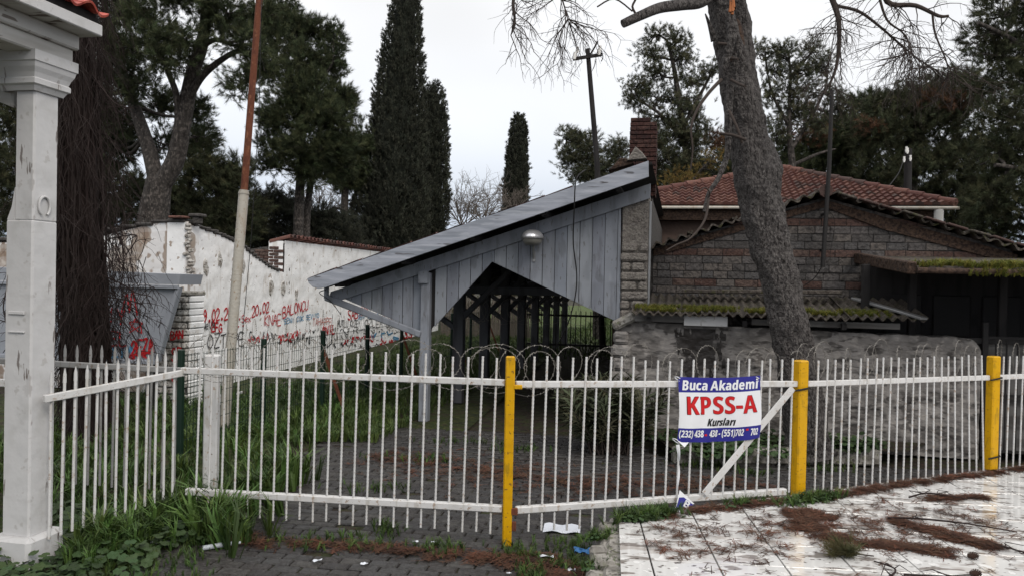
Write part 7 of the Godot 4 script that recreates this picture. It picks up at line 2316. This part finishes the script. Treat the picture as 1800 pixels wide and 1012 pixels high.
	var crumple := func(i: int, j: int):
		var a := TAU * i / 18.0
		var t := PI * j / 10.0
		var r := 0.10 * (1.0 + 0.9 * nz.get_noise_3d(cos(a) * sin(t), cos(t), sin(a) * sin(t)))
		return Vector3(-2.18, 0.05, -5.72) + Vector3(1.3 * r * cos(a) * sin(t), 0.5 * r * cos(t), 0.7 * r * sin(a) * sin(t))
	g.sheet(18, 10, crumple, Vector3.UP)
	put(bag, "film", g, M.film)
	var board := thing("grey_board", "flat grey board in the weeds below the left end of the gate", "board", Vector3(-2.42, 0.02, -5.58))
	g = Geo.new()
	g.box(Vector3(-2.42, 0.03, -5.58), Vector3(0.3, 0.015, 0.24), Basis.from_euler(Vector3(0.06, 0.3, 0.05)), 0.003)
	put(board, "board", g, M.panel)
	var bottle := thing("flattened_bottle", "pale flattened plastic bottle on the pavers by the grass", "bottle", Vector3(-1.97, 0.02, -5.42))
	g = Geo.new()
	g.tube(PackedVector3Array([Vector3(-2.07, 0.025, -5.36), Vector3(-1.93, 0.03, -5.44), Vector3(-1.88, 0.028, -5.47), Vector3(-1.855, 0.026, -5.485)]), PackedFloat32Array([0.017, 0.018, 0.010, 0.010]), 9)
	put(bottle, "shell", g, M.film)
	var scraps := [[-0.65, -5.62, 0.02], [-0.52, -5.62, 0.018], [-1.25, -5.2, 0.03], [-0.93, -5.16, 0.025], [-0.24, -4.86, 0.045], [0.02, -5.05, 0.016], [0.42, -5.12, 0.03], [0.27, -5.35, 0.05]]
	var where := ["white scrap nearest the slim yellow post's left", "small white scrap left of another below the gate", "thin torn white scrap lower left on the pavers", "white scrap in the middle of the bare pavers", "crumpled white scrap at the lower edge of the pavers", "tiny white scrap on needles by the slim yellow post", "small white scrap by the broken terrace edge", "greyish flat scrap under the bannered gate leaf"]
	for k in scraps.size():
		var q: Array = scraps[k]
		var sc := thing("paper_scrap", where[k], "scrap", Vector3(q[0], 0.0, q[1]), "litter on the pavers")
		g = Geo.new()
		var bit := func(i: int, j: int): return Vector3(q[0], 0.012, q[1]) + Vector3((i - 2) * q[2] * 0.5, q[2] * 0.5 * rf(0, 1), (j - 1) * q[2] * 0.6 + 0.2 * q[2] * (i % 2))
		g.sheet(4, 2, bit, Vector3.UP)
		put(sc, "scrap", g, M.paper)
	var wrap := thing("blue_wrapper", "crumpled blue wrapper at the foot of the broken terrace edge", "wrapper", Vector3(0.52, 0.03, -5.42))
	g = Geo.new()
	var crinkle := func(i: int, j: int): return Vector3(0.52, 0.03, -5.42) + Vector3((i - 3) * 0.018, 0.03 * rf(0, 1), (j - 2) * 0.02)
	g.sheet(6, 4, crinkle, Vector3.UP)
	put(wrap, "foil", g, M.wrapper)
	# --- grass and weeds
	var spots := []
	while spots.size() < 1500:
		var p := Vector3(rf(-3.9, -1.75), 0, rf(-6.3, -4.2))
		if p.x > -2.12 + 0.5 * (p.z + 5.4) * (1.0 if p.z > -5.4 else -0.2) + rf(-0.12, 0.12):
			continue
		if p.x < -2.86 and p.x > -3.42 and p.z > -5.42 and p.z < -4.6:
			continue
		# rank along the spear fence, trodden short in front of the porch
		var fence_gap := absf((p.x + 2.71) * 0.875 + (p.z + 5.48) * 0.485)
		var tall := rf(0.14, 0.34) * exp(-pow(fence_gap / 0.28, 2)) + rf(0.04, 0.11)
		if p.z > -5.0:
			tall = rf(0.03, 0.09)
		spots.append(Transform3D(along(Vector3(rf(-0.35, 0.35), 1, rf(-0.35, 0.35)), rf(0, TAU), tall), p))
	blades("long_grass", "long grass and weeds round the porch post and left gate end", spots, M.grass_tuft, M.grass_tints)
	spots = []
	while spots.size() < 1500:
		var z := rf(-12.5, -6.0)
		var p := Vector3(rf(-5.5, -1.6 - 0.1 * (z + 6)), 0, z)
		if p.x > -2.25 + 0.09 * (-6.0 - z) + rf(-0.5, 0.05):
			continue
		spots.append(Transform3D(along(Vector3(rf(-0.25, 0.25), 1, rf(-0.25, 0.25)), rf(0, TAU), rf(0.12, 0.34)), p))
	blades("rank_grass", "rank grass on the turf behind the spear topped fences", spots, M.grass_tuft, M.grass_tints)
	spots = []
	while spots.size() < 9000:
		var z := -9.0 - 22.0 * pow(rng.randf(), 1.6)
		var p := Vector3(rf(-4.6, -1.45 + 0.07 * (-10.0 - z)) + 0.14 * (-9.0 - z), 0, z)
		spots.append(Transform3D(along(Vector3(rf(-0.3, 0.3), 1, rf(-0.3, 0.3)), rf(0, TAU), rf(0.06, 0.2)), p))
	blades("meadow_grass", "low grass between the white wall and the canopy", spots, M.grass_tuft, M.lawn_tints)
	spots = []
	while spots.size() < 5000:
		var z := rf(-50, -19)
		spots.append(Transform3D(along(Vector3(rf(-0.3, 0.3), 1, rf(-0.3, 0.3)), rf(0, TAU), rf(0.1, 0.22)), Vector3(rf(0.0, 4.5) + 0.21 * (-18 - z), 0, z)))
	blades("lawn_grass", "bright lawn beyond the end of the canopy", spots, M.grass_tuft, M.lawn_tints)
	spots = []
	for k in 170:
		var p := Vector3(rf(-3.4, -2.05), 0, rf(-6.1, -4.3))
		if p.x < -2.2 - 0.45 * maxf(0, p.z + 5.5) + rf(-0.1, 0.25):
			spots.append(Transform3D(along(Vector3(rf(-0.3, 0.3), 1, rf(-0.1, 0.4)), rf(0, TAU), rf(0.07, 0.17)), p))
	blades("broadleaf_weeds", "broad leaved weeds growing through the spear topped fence", spots, M.weed_leaves, M.weed_tints, "weeds")
	spots = []
	for c in [Vector3(-2.05, 0.3, -5.6), Vector3(-2.1, 0.25, -6.3), Vector3(-2.05, 0.25, -7.1)]:
		for k in 34:
			spots.append(Transform3D(along(Vector3(rf(-0.35, 0.35), 1, rf(-0.3, 0.3)), rf(0, TAU), rf(0.25, 0.5)), Vector3(c.x + rng.randfn(0, 0.14), 0, c.z + rng.randfn(0, 0.14))))
	blades("tall_grass_clumps", "tall grass clumps growing through the left end of the gate", spots, M.grass_tuft, M.grass_tints)
	spots = []
	for c in [Vector3(-1.45, 0.3, -5.6), Vector3(-1.0, 0.25, -5.58), Vector3(-0.9, 0.1, -5.9), Vector3(-0.45, 0.16, -5.5), Vector3(0.1, 0.16, -5.45), Vector3(0.15, 0.1, -5.05), Vector3(0.4, 0.14, -5.3), Vector3(0.5, 0.12, -4.7), Vector3(0.48, 0.2, -5.6), Vector3(-0.6, 0.5, -9.1), Vector3(0.1, 0.3, -8.8), Vector3(-0.9, 0.4, -8.2), Vector3(-1.2, 0.3, -7.0), Vector3(2.0, 0.3, -8.2), Vector3(3.3, 0.3, -8.1), Vector3(2.4, 0.2, -7.9)]:
		for k in 55:
			spots.append(Transform3D(along(Vector3(rf(-0.5, 0.5), 1, rf(-0.5, 0.5)), rf(0, TAU), rf(0.03, 0.11)), Vector3(c.x + rng.randfn(0, c.y * 0.6), 0, c.z + rng.randfn(0, 0.09))))
	blades("joint_grass", "short grass sprouting in patches between the pavers", spots, M.grass_tuft, M.grass_tints)
	# weeds on the terrace edge
	var edge := [["leafy weed clump on the left corner of the terrace by the gate rail", Vector3(0.98, 0.22, -5.58), 0.11, 240, 0.12], ["grassy weed clump at the foot of the middle yellow post", Vector3(2.36, 0.22, -6.12), 0.13, 230, 0.10], ["sparse weeds under the end of the banner gate", Vector3(1.78, 0.22, -5.98), 0.12, 50, 0.1], ["small weeds on the broken side of the terrace", Vector3(0.62, 0.16, -5.3), 0.07, 50, 0.1], ["small weeds low on the terrace side near the front", Vector3(0.56, 0.16, -4.75), 0.05, 50, 0.09]]
	for e in edge:
		var t := thing("weed_clump", e[0], "weeds", e[1], "weeds on the terrace edge")
		spots = []
		var lv := []
		for k in e[3]:
			var p: Vector3 = e[1] + Vector3(rng.randfn(0, e[2]), 0, rng.randfn(0, e[2] * 0.3))
			p += Vector3(0, 0, -0.45 * (p.x - e[1].x))
			(spots if k % 4 else lv).append(Transform3D(along(Vector3(rf(-0.7, 0.7), 1, rf(-0.5, 0.6)), rf(0, TAU), e[4] * (rf(0.6, 1.3) if k % 4 else rf(0.35, 0.7))), p))
		many(t, "blades", M.grass_tuft, M.soft_leaf, spots, M.grass_tints)
		many(t, "leaves", M.weed_leaves, M.soft_leaf, lv, M.weed_tints)
	# plants in the bed and the oleander
	for e in [["weeds in the bed left of the bare pine", Vector3(2.4, 0.14, -8.75), 0.4], ["weeds in the bed right of the bare pine", Vector3(3.65, 0.14, -8.5), 0.2], ["leafy weeds spilling over the bed kerb", Vector3(2.3, 0.1, -8.25), 0.25]]:
		var t := thing("weed_clump", e[0], "weeds", e[1])
		spots = []
		for k in 70:
			spots.append(Transform3D(along(Vector3(rf(-0.4, 0.4), 1, rf(-0.2, 0.5)), rf(0, TAU), rf(0.06, 0.18)), e[1] + Vector3(rng.randfn(0, e[2]), 0, rng.randfn(0, 0.1))))
		many(t, "leaves", M.weed_leaves, M.soft_leaf, spots, M.weed_tints)
	var bush := thing("oleander_bush", "grey green oleander bush between the canopy pier and the banner", "shrub", Vector3(1.12, 0, -8.75))
	g = Geo.new()
	spots = []
	for k in 120:
		var a := rf(0, TAU)
		var tilt := rf(0.05, 0.75)
		var d := Vector3(sin(tilt) * cos(a), cos(tilt), sin(tilt) * sin(a) * 0.8).normalized()
		var base := Vector3(1.12, 0, -8.75) + Vector3(rf(-0.22, 0.22), 0, rf(-0.15, 0.15))
		var l := rf(0.35, 0.72)
		g.tube(PackedVector3Array([base, base + d * l * 0.5 + Vector3(0, 0.04, 0), base + d * l]), PackedFloat32Array([0.007, 0.005, 0.003]), 4, false)
		for e in 4:
			spots.append(Transform3D(along(d + rdir() * 0.3, rf(0, TAU), rf(0.2, 0.32)), base + d * l * (0.25 + 0.22 * e)))
	put(bush, "stems", g, M.twig, "stuff")
	many(bush, "leaves", M.oleander_shoot, M.leafy, spots, M.oleander_tints)
